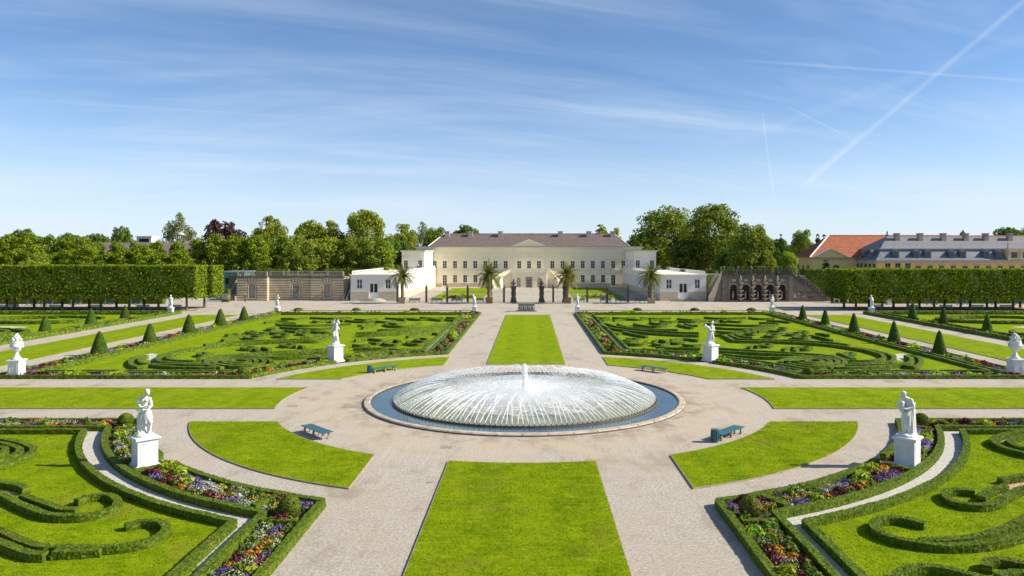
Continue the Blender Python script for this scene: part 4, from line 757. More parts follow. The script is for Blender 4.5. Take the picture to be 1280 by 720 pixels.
def pedestal(t, w, h, foot=True):
    m = MB(); z = 0.0
    prof = [(w * 1.22, 0.0, 0.10), (w * 1.16, 0.10, 0.05), (w * 1.09, 0.15, 0.04), (w, 0.19, h - 0.36), (w * 1.06, h - 0.17, 0.04), (w * 1.14, h - 0.13, 0.04), (w * 1.24, h - 0.09, 0.06), (w * 1.17, h - 0.03, 0.03)]
    for ww, zz, hh in prof: m.box(-ww / 2, ww / 2, -ww / 2, ww / 2, zz, zz + hh)
    o = m.obj('pedestal', 'plinth_white', t)
    pm = MB(); a, b, z0, z1 = w * 0.36, w * 0.5 + 0.012, 0.32, h - 0.28
    for x0, x1, zz0, zz1 in ((-a, a, z1 - 0.03, z1), (-a, a, z0, z0 + 0.03), (-a, -a + 0.03, z0 + 0.03, z1 - 0.03), (a - 0.03, a, z0 + 0.03, z1 - 0.03)):
        pm.box(x0, x1, -b, -w * 0.5 + 0.001, zz0, zz1)
    pme = pm.mesh('panel_moulding', 'plinth_white')
    for k in range(4): link('panel_moulding', pme, o).rotation_euler = (0, 0, k * math.pi / 2)
    if foot: f = MB().box(-w * 0.64, w * 0.64, -w * 0.64, w * 0.64, -0.02, 0.05).obj('footing', 'footing_stone', t); o.location.z = 0.05
    return h + (0.05 if foot else 0)
def statue(mesh, loc, rz_ped, rz_fig, label, w, h, sc=1.0, name='statue'):
    t = thing(name, label, 'statue', loc, rz_ped, 'white garden statues'); z = pedestal(t, w, h)
    f = link('figure', mesh, t, (0, 0, z - 0.01), rz_fig - rz_ped); f.scale = (sc,) * 3
    return t
s1 = remesh(fig_folded_arms(), 'figure', 0.020, 3); s2 = remesh(fig_bowed(), 'figure', 0.020, 3); s3 = remesh(fig_lifting(), 'figure', 0.026, 2); s4 = remesh(fig_holding_child(), 'figure', 0.026, 2)
def at(k): return (STAT[k][0], STAT[k][1], 0)
statue(s1, at((-1, -1)), R(45), R(4), 'white marble statue of a woman with folded arms and draped hips on pedestal', 0.88, 1.42, 0.93)
statue(s2, at((1, -1)), R(-44), R(4), 'white marble statue of a bowed cloaked figure hugging a bundle on pedestal', 0.88, 1.42, 0.97)
statue(s3, at((-1, 1)), R(-38), 0, 'white marble group of one figure lifting another with raised arms on pedestal', 1.0, 1.5)
statue(s4, at((1, 1)), R(40), 0, 'white marble statue of a figure holding a small child out sideways on pedestal', 1.0, 1.5)
FAR = [(0, (-8.9, 72.0), 'white statue of a stooping cloaked figure at the central path by the gate'), (1, (8.2, 72.0), 'white statue seen from behind with hands on hips by the central path'),
       (2, (-41.2, 70.6), 'white statue at the parterre corner in front of the sandstone grotto'), (3, (40.3, 71.2), 'white statue at the parterre corner in front of the cascade'),
       (4, (-58.3, 69.8), 'white statue beside the clipped lime trees on the grotto side'), (5, (56.2, 70.0), 'white statue beside the clipped lime trees on the cascade side')]
for k, (x, y), lb in FAR:
    statue(remesh(fig_standing(k), 'figure', 0.045, 1), (x, y, 0), 0, 0, lb, 0.72, 1.0, 0.98)
gm = remesh(fig_standing(2), 'figure', 0.05, 1, 'grey_stone'); statue(gm, (P(1141, 385)[0] , 92, 0), 0, 0, 'grey weathered statue in the shade behind the clipped lime row', 0.7, 1.1, 0.95)
def urn(loc, label):
    t = thing('stone_urn', label, 'urn', loc, 0, 'white flower urns'); z = pedestal(t, 0.86, 1.38)
    m = MB().lathe([(0.42, 0), (0.42, 0.10), (0.36, 0.14), (0.24, 0.24), (0.16, 0.40), (0.15, 0.48), (0.22, 0.54), (0.40, 0.66), (0.52, 0.86), (0.56, 1.06), (0.50, 1.16), (0.54, 1.20), (0.54, 1.25), (0.40, 1.26)], 28, (0, 0, z - 0.004))
    v = m.obj('vase', 'marble', t, True); U0 = list(t.children)
    for s_ in (-1, 1): MB().tube([(s_ * 0.52, 0, z + 1.1), (s_ * 0.66, 0, z + 1.08), (s_ * 0.66, 0, z + 0.86), (s_ * 0.48, 0, z + 0.78)], 0.05, 8).obj('handle', 'marble', t, True)
    sw = MB()
    sw.tube([(0.555 * math.cos(a), 0.555 * math.sin(a), z + 0.97 - 0.09 * abs(math.sin(a * 2.5))) for a in np.linspace(0, 2 * math.pi, 60)], [0.05 + 0.018 * (k % 2) for k in range(60)], 7)
    sw.obj('garland', 'marble', t, True)
    fb = MB(); rg = random.Random(3)
    for k in range(40): a = rg.uniform(0, 6.28); r = 0.42 * math.sqrt(rg.random()); s_ = rg.uniform(0.07, 0.13); fb.ell((r * math.cos(a), r * math.sin(a), z + 1.28 + 0.46 * (1 - (r / 0.45) ** 2) * rg.uniform(0.6, 1)), (s_, s_, s_ * 0.9), 8, 6)
    fb.obj('fruit_pile', 'marble', t, True)
    for c in t.children:
        if c.name.split('.')[0] in ('vase', 'handle', 'garland', 'fruit_pile'): c.scale = (0.80, 0.80, 1.16); c.location.z = -z * 0.16
urn((-40.9, 8.5, 0), 'white carved urn piled with fruit on pedestal at the flower bed corner, grotto side')
urn((39.7, 9.0, 0), 'white carved urn piled with fruit on pedestal at the flower bed corner, cascade side')

# ------------------------------------------------------------------ topiary cones
def cone_mesh(seed, H=2.45, r0=0.74):
    rng = np.random.default_rng(seed); n = 7500; z = H * (1 - np.sqrt(rng.uniform(0.0, 1, n))) ; a = rng.uniform(0, 6.283, n)
    def rad(z): t = z / H; return r0 * (1 - t) ** 0.82 * 0.94 + 0.11 * np.clip((1 - t) * 14, 0, 1) * (1 - 0.25 * t)
    r = rad(z) * (1 + rng.normal(0, 0.022, n)); pos = np.stack([r * np.cos(a), r * np.sin(a), z], 1); nr = np.stack([np.cos(a), np.sin(a), np.full(n, 0.4)], 1)
    v, q = leaf_quads(pos, nr, 0.045, rng, 0.4, 0.7); zz = np.linspace(0, H * 0.995, 14); mb = MB().lathe([(max(0.01, float(rad(np.array(x))) * 0.965), x) for x in zz], 20); mb.f = [f for f in mb.f if len(f) == 4]
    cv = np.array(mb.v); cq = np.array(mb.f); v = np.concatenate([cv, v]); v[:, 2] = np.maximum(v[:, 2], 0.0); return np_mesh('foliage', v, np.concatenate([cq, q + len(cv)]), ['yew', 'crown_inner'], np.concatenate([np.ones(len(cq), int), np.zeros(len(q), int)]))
CM = [cone_mesh(s_) for s_ in (1, 2, 3)]
for sx, side in ((-1, 'grotto side'), (1, 'cascade side')):
    for row, x, ys, rl in ((0, {-1: -41.4, 1: 40.2}[sx], (20.9, 30.2, 39.8, 48.7, 57.0), 'flower bed edging the scroll parterre'), (1, {-1: -59.4, 1: 56.6}[sx], (40.2, 49.6, 58.0, 30.5), 'bed across the lawn strip')):
        for k, y in enumerate(ys):
            o = tag(link('yew_cone', random.choice(CM), None, (x + random.uniform(-0.1, 0.1), y, 0.0), random.random() * 6), 'dark green clipped yew cone in the %s, %s' % (rl, side), 'topiary', 'yew cones on the ' + side); s_ = random.uniform(0.93, 1.06); o.scale = (s_ * (0.90 if sx > 0 else 1.06), s_ * (0.90 if sx > 0 else 1.06), s_ * (1.05 if sx > 0 else 0.97))
MND = ball_mesh('shrub_mound', 0.55, 900, 'box_leaf', 0.07, 9, 0.7)
for px_ in (372, 445, 518, 797, 869, 940):
    p = P(px_, 388.5); tag(link('shrub_mound', MND, None, (p.x, 76.9, -0.22), px_), 'low domed box shrub on the narrow grass strip before the gravel terrace', 'shrub', 'domed shrubs on the grass strip').scale = (1.45, 1.3, 0.95)

# ------------------------------------------------------------------ benches, bins, ground covers
def bench_proto(L_=2.0, slats=5, back=False, dw=1.0):
    t = thing('garden_bench', '', 'bench')
    for k in range(slats): MB().box(-L_ / 2, L_ / 2, -0.24 * dw + k * 0.098 * dw, -0.24 * dw + k * 0.098 * dw + 0.09 * dw, 0.41, 0.45).obj('slat', 'teal_paint', t)
    for x in (-L_ * 0.42, 0, L_ * 0.42):
        m = MB(); m.box(x - 0.05, x + 0.05, -0.22, 0.22, 0.36, 0.408); m.prism([(-0.20, 0.36), (-0.10, 0.36), (-0.14, 0.18), (-0.10, 0.0), (-0.22, 0.0), (-0.24, 0.16)], 'x', x - 0.04, x + 0.04); m.prism([(0.10, 0.36), (0.20, 0.36), (0.24, 0.16), (0.22, 0.0), (0.10, 0.0), (0.14, 0.18)], 'x', x - 0.04, x + 0.04); m.obj('leg', 'bench_leg', t)
    if back:
        for k in range(4): MB().box(-L_ / 2, L_ / 2, 0.27 + k * 0.02, 0.30 + k * 0.02, 0.52 + k * 0.11, 0.61 + k * 0.11).obj('back_slat', 'teal_paint', t)
        for x in (-L_ * 0.42, L_ * 0.42): MB().prism([(0.2, 0.40), (0.27, 0.40), (0.39, 0.98), (0.345, 0.98)], 'x', x - 0.03, x + 0.03).obj('back_post', 'bench_leg', t)
    return t
bp = bench_proto(2.5, 5, False, 1.35); bp.scale = (1, 1, 0.88)
for k, (x, y, lb) in enumerate(((-11.3, -10.5, 'teal slatted backless bench facing the fountain, near the statue with folded arms'), (11.15, -10.8, 'teal slatted backless bench beside a bin, near the bowed cloaked statue'), (-11.9, 11.2, 'teal slatted backless bench beside a bin, near the lifting statue group'), (10.8, 11.3, 'teal slatted backless bench with no bin, near the statue holding a child'))):
    b_ = bp if k == 0 else copy_tree(bp); b_.location = (x, y, 0.0); b_.rotation_euler.z = math.atan2(y, x) + math.pi / 2; tag(b_, lb, 'bench', 'benches round the fountain')
def bin_(x, y, lb):
    t = thing('litter_bin', lb, 'bin', (x, y, 0), 0.3, 'litter bins'); MB().lathe([(0.19, 0.04), (0.20, 0.08), (0.20, 0.60), (0.21, 0.62), (0.21, 0.68), (0.17, 0.69)], 14).obj('body', 'teal_paint', t)
    for k in range(12): a = math.pi * k / 6; MB().cbox(0.205 * math.cos(a), 0.205 * math.sin(a), 0.35, 0.03, 0.03, 0.48).obj('stave', 'teal_paint', t)
bin_(10.15, -11.9, 'teal round litter bin by the bench near the bowed cloaked statue'); bin_(-12.9, 10.3, 'teal round litter bin by the bench near the lifting statue group')
for x, y, w_, d_ in ((558, 559, 0.6, 0.5), (811, 479.5, 0.9, 0.6), (380, 497, 0.6, 0.5), (366, 507.5, 0.7, 0.4), (441, 508, 1.3, 1.0), (1118, 477, 1.4, 0.6), (31, 481, 0.9, 0.5), (537, 603, 0.3, 0.2)):
    p = P(x, y); t = struct(MB().cbox(p.x, p.y, 0.006, w_, d_, 0.02).obj('ground_cover', 'edging_light'))

# ------------------------------------------------------------------ flower beds
KINDS = {   # foliage, petals, radius, height, leaves, flowers, leaf size, petal size
    'violet_petunia': ('bed_leaf', 'petal_purple', 0.30, 0.20, 130, 75, 0.05, 0.034, 'clump of violet petunias'), 'orange_marigold': ('bed_leaf', 'petal_orange', 0.24, 0.24, 150, 34, 0.045, 0.036, 'clump of orange marigolds'),
    'yellow_daisy': ('bed_leaf', 'petal_yellow', 0.27, 0.26, 150, 38, 0.05, 0.030, 'clump of yellow daisies'), 'white_alyssum': ('bed_leaf', 'petal_white', 0.30, 0.28, 170, 55, 0.045, 0.022, 'airy clump of white flowers'),
    'maroon_coleus': ('bed_maroon', 'petal_red', 0.30, 0.32, 170, 18, 0.075, 0.03, 'clump of dark maroon foliage'), 'silver_ragwort': ('bed_silver', 'bed_silver', 0.27, 0.24, 190, 10, 0.05, 0.04, 'clump of silvery grey foliage'),
    'lime_lettuce': ('bed_lime', 'bed_lime', 0.34, 0.36, 90, 10, 0.15, 0.05, 'bright lime green leafy plant'), 'green_fern': ('bed_leaf', 'bed_leaf', 0.30, 0.46, 200, 10, 0.07, 0.05, 'tall feathery green plant'), 'pink_begonia': ('bed_maroon', 'petal_pink', 0.27, 0.22, 140, 36, 0.05, 0.028, 'clump of pink flowers')}
def plant_arrays(kind, rng, lod=1.0, big=1.0):
    fm, pm, r, h, nl, nf, ls, ps, _ = KINDS[kind]; nl = max(6, int(nl * lod)); nf = max(3, int(nf * lod))
    def dome(n, lo):
        a = rng.uniform(0, 6.283, n); u = np.sqrt(rng.uniform(0, 1, n)); z = h * np.sqrt(np.clip(1 - (u * 0.92) ** 2, 0, 1)) * rng.uniform(lo, 1.0, n)
        if kind == 'green_fern': z = h * (1 - u) * rng.uniform(0.5, 1.1, n)
        p = np.stack([r * u * np.cos(a), r * u * np.sin(a), z], 1); nr = np.stack([np.cos(a) * u, np.sin(a) * u, 0.9 - 0.4 * u], 1); return p, nr
    p, nr = dome(nl, 0.35); v1, q1 = leaf_quads(p, nr, ls * big, rng, 0.6, 0.55); p, nr = dome(nf, 0.85); p[:, 2] += 0.03; v2, q2 = leaf_quads(p, nr, ps * big, rng, 0.35, 1.0)
    return np.concatenate([v1, v2]), np.concatenate([q1, q2 + len(v1)]), np.concatenate([np.zeros(len(q1), int), np.ones(len(q2), int)])
PM = {}
for ki, kn in enumerate(KINDS):
    PM[kn] = []
    for v_ in range(3):
        V, Q, mi = plant_arrays(kn, np.random.default_rng(100 + ki * 5 + v_)); V[:, 2] = np.maximum(V[:, 2], 0.0); PM[kn].append(np_mesh(kn, V, Q, [KINDS[kn][0], KINDS[kn][1]], mi))
SEQ = ['violet_petunia', 'maroon_coleus', 'orange_marigold', 'green_fern', 'white_alyssum', 'green_fern', 'yellow_daisy', 'silver_ragwort', 'violet_petunia', 'lime_lettuce', 'pink_begonia', 'maroon_coleus', 'white_alyssum', 'orange_marigold', 'green_fern']
def bed_points(sx, sy, xo, yfar, step, lanes):
    pts = []
    for o_ in lanes:
        c = resample(contour(sx, sy, o_, o_, yfar, xo, closed=(sy > 0)), step); arc_s = np.arange(len(c)) * step
        pts += [(x, y, s_, o_) for (x, y), s_ in zip(c, arc_s)]
    return pts
DBED = {(-1, -1): 'by the folded-arms statue', (1, -1): 'by the bowed cloaked statue'}
for (sx, sy), where in DBED.items():
    st = STAT[(sx, sy)]; rg = random.Random(5 + sx)
    for x, y, s_, o_ in bed_points(sx, sy, XL[sx][2], 38.0, 0.42, (0.66, 1.03, 1.42)):
        d = y + CD; px = HX + (x - CAMX) / d * F; py = HY + HC / d * F
        if not (-30 < px < 1310 and 300 < py < 745): continue
        if math.hypot(x - st[0], y - st[1]) < 1.25: continue
        yc = math.sqrt((AR + 0.2) ** 2 - (XE + 0.2) ** 2); xc = math.sqrt((AR + 0.2) ** 2 - (YE + 0.2) ** 2)
        if math.hypot(abs(x) - XE - 1.1, abs(y) - yc - 1.2) < 0.75 or math.hypot(abs(x) - xc - 0.9, abs(y) - YE - 1.1) < 0.75: continue
        kn = SEQ[int((s_ + 0.8 * math.sin(o_ * 9 + s_ * 0.7) + rg.uniform(-0.35, 0.35)) / 0.95 + (3 if o_ > 0.9 else 0) + (4 if o_ > 1.2 else 0)) % len(SEQ)]
        if rg.random() < 0.14: kn = rg.choice(SEQ)
        s2 = rg.uniform(0.8, 1.25); o = link(kn, rg.choice(PM[kn]), None, (x + rg.uniform(-0.10, 0.10), y + rg.uniform(-0.10, 0.10), 0.012), rg.random() * 6); o.scale = (s2, s2, s2 * rg.uniform(0.9, 1.25))
        tag(o, '%s in the edged flower bed %s' % (KINDS[kn][8], where), 'flowers', 'bedding plants %s' % where)
def far_bed(pts, label, lod, big, seed):
    rng = np.random.default_rng(seed); VS = []; QS = []; MS = []; off = 0; mats = sorted({m for k in KINDS.values() for m in k[:2]})
    for x, y, s_, o_ in pts:
        kn = SEQ[int((s_ + rng.uniform(-0.4, 0.4)) / 1.5 + (3 if o_ > 0.95 else 0)) % len(SEQ)]; V, Q, mi = plant_arrays(kn, rng, lod, big); k = rng.uniform(0.9, 1.5)
        V = V * k + np.array([x + rng.uniform(-0.15, 0.15), y + rng.uniform(-0.15, 0.15), 0.012]); V[:, 2] = np.maximum(V[:, 2], 0.012); VS.append(V); QS.append(Q + off); off += len(V); MS.append(np.where(mi == 0, mats.index(KINDS[kn][0]), mats.index(KINDS[kn][1])))
    o = link('bedding_flowers', np_mesh('bedding_flowers', np.concatenate(VS), np.concatenate(QS), mats, np.concatenate(MS))); o['kind'] = 'stuff'; o['label'] = label
for sx in (-1, 1):
    st = STAT[(sx, 1)]; xo = XL[sx][2]
    pts = [p for p in bed_points(sx, 1, xo, YF, 0.55, (0.75, 1.35)) if math.hypot(p[0] - st[0], p[1] - st[1]) > 1.2]
    far_bed(pts, 'mixed bedding flowers edging the parterre ' + WM[sx], 0.30, 1.7, 60 + sx)
    xn = XL[sx][3]; pts = [(sx * (xn + o_), y, y, o_) for o_ in (0.8, 1.4) for y in np.arange(10, 69, 0.9)] + [(sx * x, YF - o_, x, o_) for o_ in (0.8, 1.4) for x in np.arange(xn + 2, xn + 30, 0.9)]
    far_bed(pts, 'mixed bedding flowers in front of the clipped limes', 0.2, 2.0, 80 + sx)

# ------------------------------------------------------------------ buildings: helpers
def window_mesh(w, h, depth=0.16, nx=2, ny=3, frame=0.07, bar=0.05, mat='white_paint'):
    m = MB(); y0, y1 = -0.03, depth * 0.4
    m.box(-w / 2, -w / 2 + frame, y0, y1, 0, h); m.box(w / 2 - frame, w / 2, y0, y1, 0, h); m.box(-w / 2 + frame, w / 2 - frame, y0, y1, 0, frame); m.box(-w / 2 + frame, w / 2 - frame, y0, y1, h - frame, h)
    for k in range(1, nx): x = -w / 2 + w * k / nx; m.box(x - bar * 0.7, x + bar * 0.7, y0 + 0.005, y1 - 0.005, frame, h - frame)
    for k in range(1, ny):
        z = h * k / ny
        for j in range(nx): m.box(-w / 2 + (frame if j == 0 else w * j / nx + bar * 0.7), (w / 2 - frame) if j == nx - 1 else -w / 2 + w * (j + 1) / nx - bar * 0.7, y0 + 0.01, y1 - 0.01, z - bar / 2, z + bar / 2) if False else None
        m.box(-w / 2 + frame, w / 2 - frame, y0 + 0.012, y1 - 0.012, z - bar / 2, z + bar / 2)
    fm = m.mesh('window', mat); gm_ = MB().box(-w / 2 + 0.01, w / 2 - 0.01, 0.02, 0.05, 0.01, h - 0.01).mesh('pane', 'window_glass'); return fm, gm_
def put_window(parent, wm, x, y, z, rz=0):
    f = link('window', wm[0], parent, (x, y, z), rz); link('pane', wm[1], f, (0, 0, 0)); return f
def wall_holes(x0, x1, z0, z1, holes, t=0.35):
    """wall slab in the x-z plane, front face at y=0 and thickness t, with rectangular openings cut as boxes butted end to end"""
    m = MB(); xs = sorted({x0, x1} | {a for h in holes for a in h[:2]}); zs = sorted({z0, z1} | {a for h in holes for a in h[2:4]})
    nx, nz = len(xs) - 1, len(zs) - 1
    open_ = [[any(h[0] - 1e-6 <= xs[i] and xs[i + 1] <= h[1] + 1e-6 and h[2] - 1e-6 <= zs[j] and zs[j + 1] <= h[3] + 1e-6 for h in holes) for j in range(nz)] for i in range(nx)]
    for i in range(nx):
        for j in range(nz):
            if open_[i][j]: continue
            a, b, c, d = xs[i], xs[i + 1], zs[j], zs[j + 1]
            m.add([(a, 0, c), (b, 0, c), (b, 0, d), (a, 0, d)], [(0, 1, 2, 3)]); m.add([(a, t, c), (b, t, c), (b, t, d), (a, t, d)], [(3, 2, 1, 0)])
            for di, dj, q in ((-1, 0, [(a, 0, c), (a, 0, d), (a, t, d), (a, t, c)]), (1, 0, [(b, 0, c), (b, t, c), (b, t, d), (b, 0, d)]), (0, -1, [(a, 0, c), (a, t, c), (b, t, c), (b, 0, c)]), (0, 1, [(a, 0, d), (b, 0, d), (b, t, d), (a, t, d)])):
                ii, jj = i + di, j + dj
                if ii < 0 or jj < 0 or ii >= nx or jj >= nz or open_[ii][jj]: m.add(q, [(0, 1, 2, 3)])
    return m
def balustrade(m, x0, x1, y, z, h=0.9, post=2.0, mi=0, axis='x', t=0.22, gap=0.32):
    """rail, plinth and balusters along x at y (or along y at x=y when axis is 'y')"""
    def bx(a0, a1, b0, b1, c0, c1):
        m.box(a0, a1, b0, b1, c0, c1, mi) if axis == 'x' else m.box(b0, b1, a0, a1, c0, c1, mi)
    bx(x0, x1, y - t / 2, y + t / 2, z, z + 0.12); bx(x0, x1, y - t / 2, y + t / 2, z + h - 0.12, z + h); L_ = x1 - x0; n = max(1, int(round(L_ / post)))
    for k in range(n + 1): c = x0 + L_ * k / n; c = min(max(c, x0 + 0.18), x1 - 0.18); bx(c - 0.18, c + 0.18, y - t * 0.62, y + t * 0.62, z + 0.005, z + h + 0.03)
    k = x0 + 0.5
    while k < x1 - 0.3:
        bx(k - 0.06, k + 0.06, y - 0.06, y + 0.06, z + 0.12, z + h - 0.12); k += gap

# ------------------------------------------------------------------ palace
PY = 217 - CD
def build_palace():
    t = thing('palace', 'long cream two-storey palace with brown hipped roof and central pediment', 'palace', (0, PY, 0))
    XS = [0, 2.9, 6.86, 9.83, 12.8, 15.77, 18.74, 21.7, 24.7, 27.65]; xs = sorted({s_ * x for x in XS for s_ in (-1, 1)})
    wm = window_mesh(1.2, 2.2); dm = window_mesh(1.3, 2.9, ny=4)
    up = [(x - 0.6, x + 0.6, 5.45, 7.65) for x in xs]; lo = [(x - 0.6, x + 0.6, 1.3, 3.5) for x in xs if 6 < abs(x) < 23]; dr = [(s_ * 24.7 - 0.65, s_ * 24.7 + 0.65, 0.35, 3.5) for s_ in (-1, 1)]
    wall_holes(-33, 33, 0, 11.2, up + lo + dr).obj('front_wall', 'cream_wall', t)
    MB().box(-33, 33, 0.36, 14, 0, 11.19).obj('main_block', 'cream_wall', t)
    for h in up: put_window(t, wm, (h[0] + h[1]) / 2, 0.14, h[2])
    for h in lo: put_window(t, wm, (h[0] + h[1]) / 2, 0.14, h[2])
    for h in dr: f = link('terrace_door', dm[0], t, ((h[0] + h[1]) / 2, 0.14, h[2])); f.scale = (1, 1, 3.15 / 2.9); link('pane', dm[1], f)
    hood = MB().box(-0.85, 0.85, -0.22, -0.002, 0, 0.16); hood.box(-0.75, 0.75, -0.12, -0.003, -0.16, -0.004); hm = hood.mesh('window_hood', 'trim')
    for x in xs: link('window_hood', hm, t, (x, 0, 8.45))
    sill = MB().box(-0.75, 0.75, -0.14, -0.002, -0.14, -0.003).mesh('window_sill', 'trim')
    for h in up + lo: link('window_sill', sill, t, ((h[0] + h[1]) / 2, 0, h[2]))
    MB().prism([(-1.0, 8.62), (1.0, 8.62), (0, 9.25)], 'y', -0.25, -0.002).obj('window_pediment', 'trim', t)
    for a, c in ((-33, -25.4), (-24.0, -5.2), (5.2, 24.0), (25.4, 33)): MB().box(a, c, -0.10, -0.002, 0, 1.05).obj('base_course', 'base_stone', t)
    s = MB().box(-33, 33, -0.10, -0.003, 4.75, 4.95); s.box(-33, 33, -0.06, -0.003, 5.0, 5.08); s.box(-33, 33, -0.08, -0.003, 9.7, 9.85); s.obj('string_course', 'trim', t)
    c = MB().box(-33.2, 33.2, -0.25, 14.2, 11.2, 11.45); c.box(-33.5, 33.5, -0.55, 14.5, 11.452, 11.72); c.obj('cornice', 'trim', t)
    MB().box(-33.6, 33.6, -0.66, 14.6, 11.722, 11.86).obj('gutter', 'gutter_metal', t)
    def tiled_roof(name, e, rg_, mat):
        x0, x1, y0, y1, z0 = e; a0, a1, yr, zr = rg_; m = MB(); rows = 18
        # stepped tile courses
        m2 = MB(); L = lambda u, v, k: u + (v - u) * k
        for k in range(rows):
            k0, k1 = k / rows, (k + 1) / rows; up_ = 0.05
            A = (L(x0, a0, k0), L(y0, yr, k0), L(z0, zr, k0) + up_); B = (L(x1, a1, k0), L(y0, yr, k0), L(z0, zr, k0) + up_); C = (L(x1, a1, k1), L(y0, yr, k1), L(z0, zr, k1)); D = (L(x0, a0, k1), L(y0, yr, k1), L(z0, zr, k1))
            m2.add([A, B, C, D, (A[0], A[1], A[2] - up_), (B[0], B[1], B[2] - up_)], [(0, 1, 2, 3), (4, 5, 1, 0)])
            A2 = (L(x0, a0, k0), L(y1, yr, k0), L(z0, zr, k0)); B2 = (L(x1, a1, k0), L(y1, yr, k0), L(z0, zr, k0)); C2 = (L(x1, a1, k1), L(y1, yr, k1), L(z0, zr, k1)); D2 = (L(x0, a0, k1), L(y1, yr, k1), L(z0, zr, k1))
            m2.add([A2, B2, C2, D2], [(3, 2, 1, 0)]); m2.add([A, A2, D2, D], [(3, 2, 1, 0)] if k < rows else []); m2.add([B, B2, C2, C], [(0, 1, 2, 3)])
        return m2.obj(name, mat, t)
    roof = tiled_roof('roof', (-29.6, 29.6, 0.2, 13.8, 11.86), (-25.7, 25.7, 7.0, 15.7), 'roof_tile_brown')
    MB().tube([(-25.7, 7, 15.74), (25.7, 7, 15.74)], 0.14, 8).obj('ridge_cap', 'roof_tile_brown', roof)
    for s_ in (-1, 1):
        for e in (0.2, 13.8): MB().tube([(s_ * 29.6, e, 11.95), (s_ * 25.7, 7, 15.74)], 0.13, 8).obj('hip_cap', 'trim', roof)
    for px in (559, 588, 625.5, 700.5, 736, 766):
        x = PD(px, 300, 222.5)[0]; ch = MB().box(x - 0.7, x + 0.7, 5.2, 6.3, 13.9, 16.3); ch.box(x - 0.8, x + 0.8, 5.1, 6.4, 16.302, 16.5); ch.obj('chimney', 'stone_trim', roof)
    # pediment and centre bay
    MB().box(-4.7, 4.7, -0.28, -0.112, 5.09, 9.69).box(-4.9, -4.5, -0.34, -0.282, 5.1, 9.68).box(4.5, 4.9, -0.34, -0.282, 5.1, 9.68) if False else None
    pd = MB().prism([(-5.0, 11.87), (5.0, 11.87), (0, 13.75)], 'y', -0.5, 3.0).obj('pediment', 'cream_wall', t)
    for s_ in (-1, 1): MB().prism([(s_ * 5.35, 11.87), (s_ * 5.0, 11.72 + 0.15), (0, 13.76), (0, 14.05)] if True else [], 'y', -0.75, 3.0).obj('raking_cornice', 'trim', pd)
    for x in (-4.6, 4.6): MB().box(x - 0.3, x + 0.3, -0.14, -0.004, 5.1, 11.19).obj('pilaster', 'trim', t)
    # portal terrace with arched niches
    pt = MB(); holes = [(-0.95, 0.95, 0.02, 3.1)] + [(s_ * 2.95 - 0.55, s_ * 2.95 + 0.55, 0.3, 2.9) for s_ in (-1, 1)]
    po = wall_holes(-5, 5, 0, 4.3, holes, 0.5).obj('portal_wall', 'cream_wall', t, loc=(0, -5.2, 0))
    ps = MB().box(-5, -4.6, -4.69, -0.101, 0, 4.3); ps.box(4.6, 5, -4.69, -0.101, 0, 4.3); ps.obj('portal_side_wall', 'cream_wall', t)
    ar = MB()
    for s_ in (-1, 1):
        x = s_ * 2.95; n = 8; top = 2.9; poly = [(x - 0.55, top), (x - 0.55, top - 0.55)] + [(x + 0.55 * math.cos(a), top - 0.55 + 0.55 * math.sin(a)) for a in np.linspace(math.pi, 0, n)] + [(x + 0.55, top)]
        ar.prism(poly, 'y', -5.195, -4.9)
    ar.obj('niche_arch', 'cream_wall', t); MB().box(-4.6, 4.6, -4.2, -4.1, 0.0, 4.3).obj('portal_inner_wall', 'trim', t)
    MB().box(-0.95, 0.95, -4.9, -4.7, 0.02, 3.1).obj('portal_frame', 'door_grey', t); pdm = window_mesh(1.2, 2.5, ny=3); d_ = link('portal_door', pdm[0], t, (0, -4.98, 0.05)); link('pane', pdm[1], d_)
    MB().box(-5.3, 5.3, -5.5, -0.102, 4.302, 4.6).obj('terrace', 'trim', t)
    bl = MB(); balustrade(bl, -5.1, 5.1, -5.35, 4.605, 0.95, 2.04); bl.obj('terrace_balustrade', 'trim', t)
    for s_ in (-1, 1):
        q = thing_part = MB(); n = 20
        # curved flight from the terrace end out and down to the court
        steps = MB(); wall = MB(); prev = None; cx, cy = s_ * 5.3, -7.6
        path = []
        for k in range(n + 1):
            u = k / n; ang = math.pi / 2 - u * math.pi * 0.62; x = cx + s_ * 4.0 * math.cos(ang); y = cy + 4.4 * math.sin(ang) + 0.2; path.append((x, y, 4.5 * (1 - u)))
        for k in range(n):
            (xa, ya, za), (xb, yb, zb) = path[k], path[k + 1]; dx, dy = xb - xa, yb - ya; l = math.hypot(dx, dy); nx_, ny_ = -dy / l * 0.9, dx / l * 0.9
            steps.add([(xa - nx_, ya - ny_, 0), (xa + nx_, ya + ny_, 0), (xb + nx_, yb + ny_, 0), (xb - nx_, yb - ny_, 0), (xa - nx_, ya - ny_, za), (xa + nx_, ya + ny_, za), (xb + nx_, yb + ny_, za), (xb - nx_, yb - ny_, za)], [(4, 5, 6, 7), (0, 1, 5, 4), (2, 3, 7, 6), (1, 2, 6, 5), (3, 0, 4, 7)])
            for w_ in (-1, 1):
                fx, fy = nx_ * w_, ny_ * w_; gx, gy = nx_ * w_ * 1.25, ny_ * w_ * 1.25
                wall.add([(xa + fx, ya + fy, za - 0.25), (xb + fx, yb + fy, zb - 0.25), (xb + fx, yb + fy, zb + 0.95), (xa + fx, ya + fy, za + 0.95), (xa + gx, ya + gy, 0), (xb + gx, yb + gy, 0), (xb + gx, yb + gy, zb + 0.95), (xa + gx, ya + gy, za + 0.95)], [(0, 1, 2, 3), (5, 4, 7, 6), (3, 2, 6, 7)])
        so = steps.obj('staircase', 'trim', t); wall.obj('stair_parapet', 'cream_wall', so)
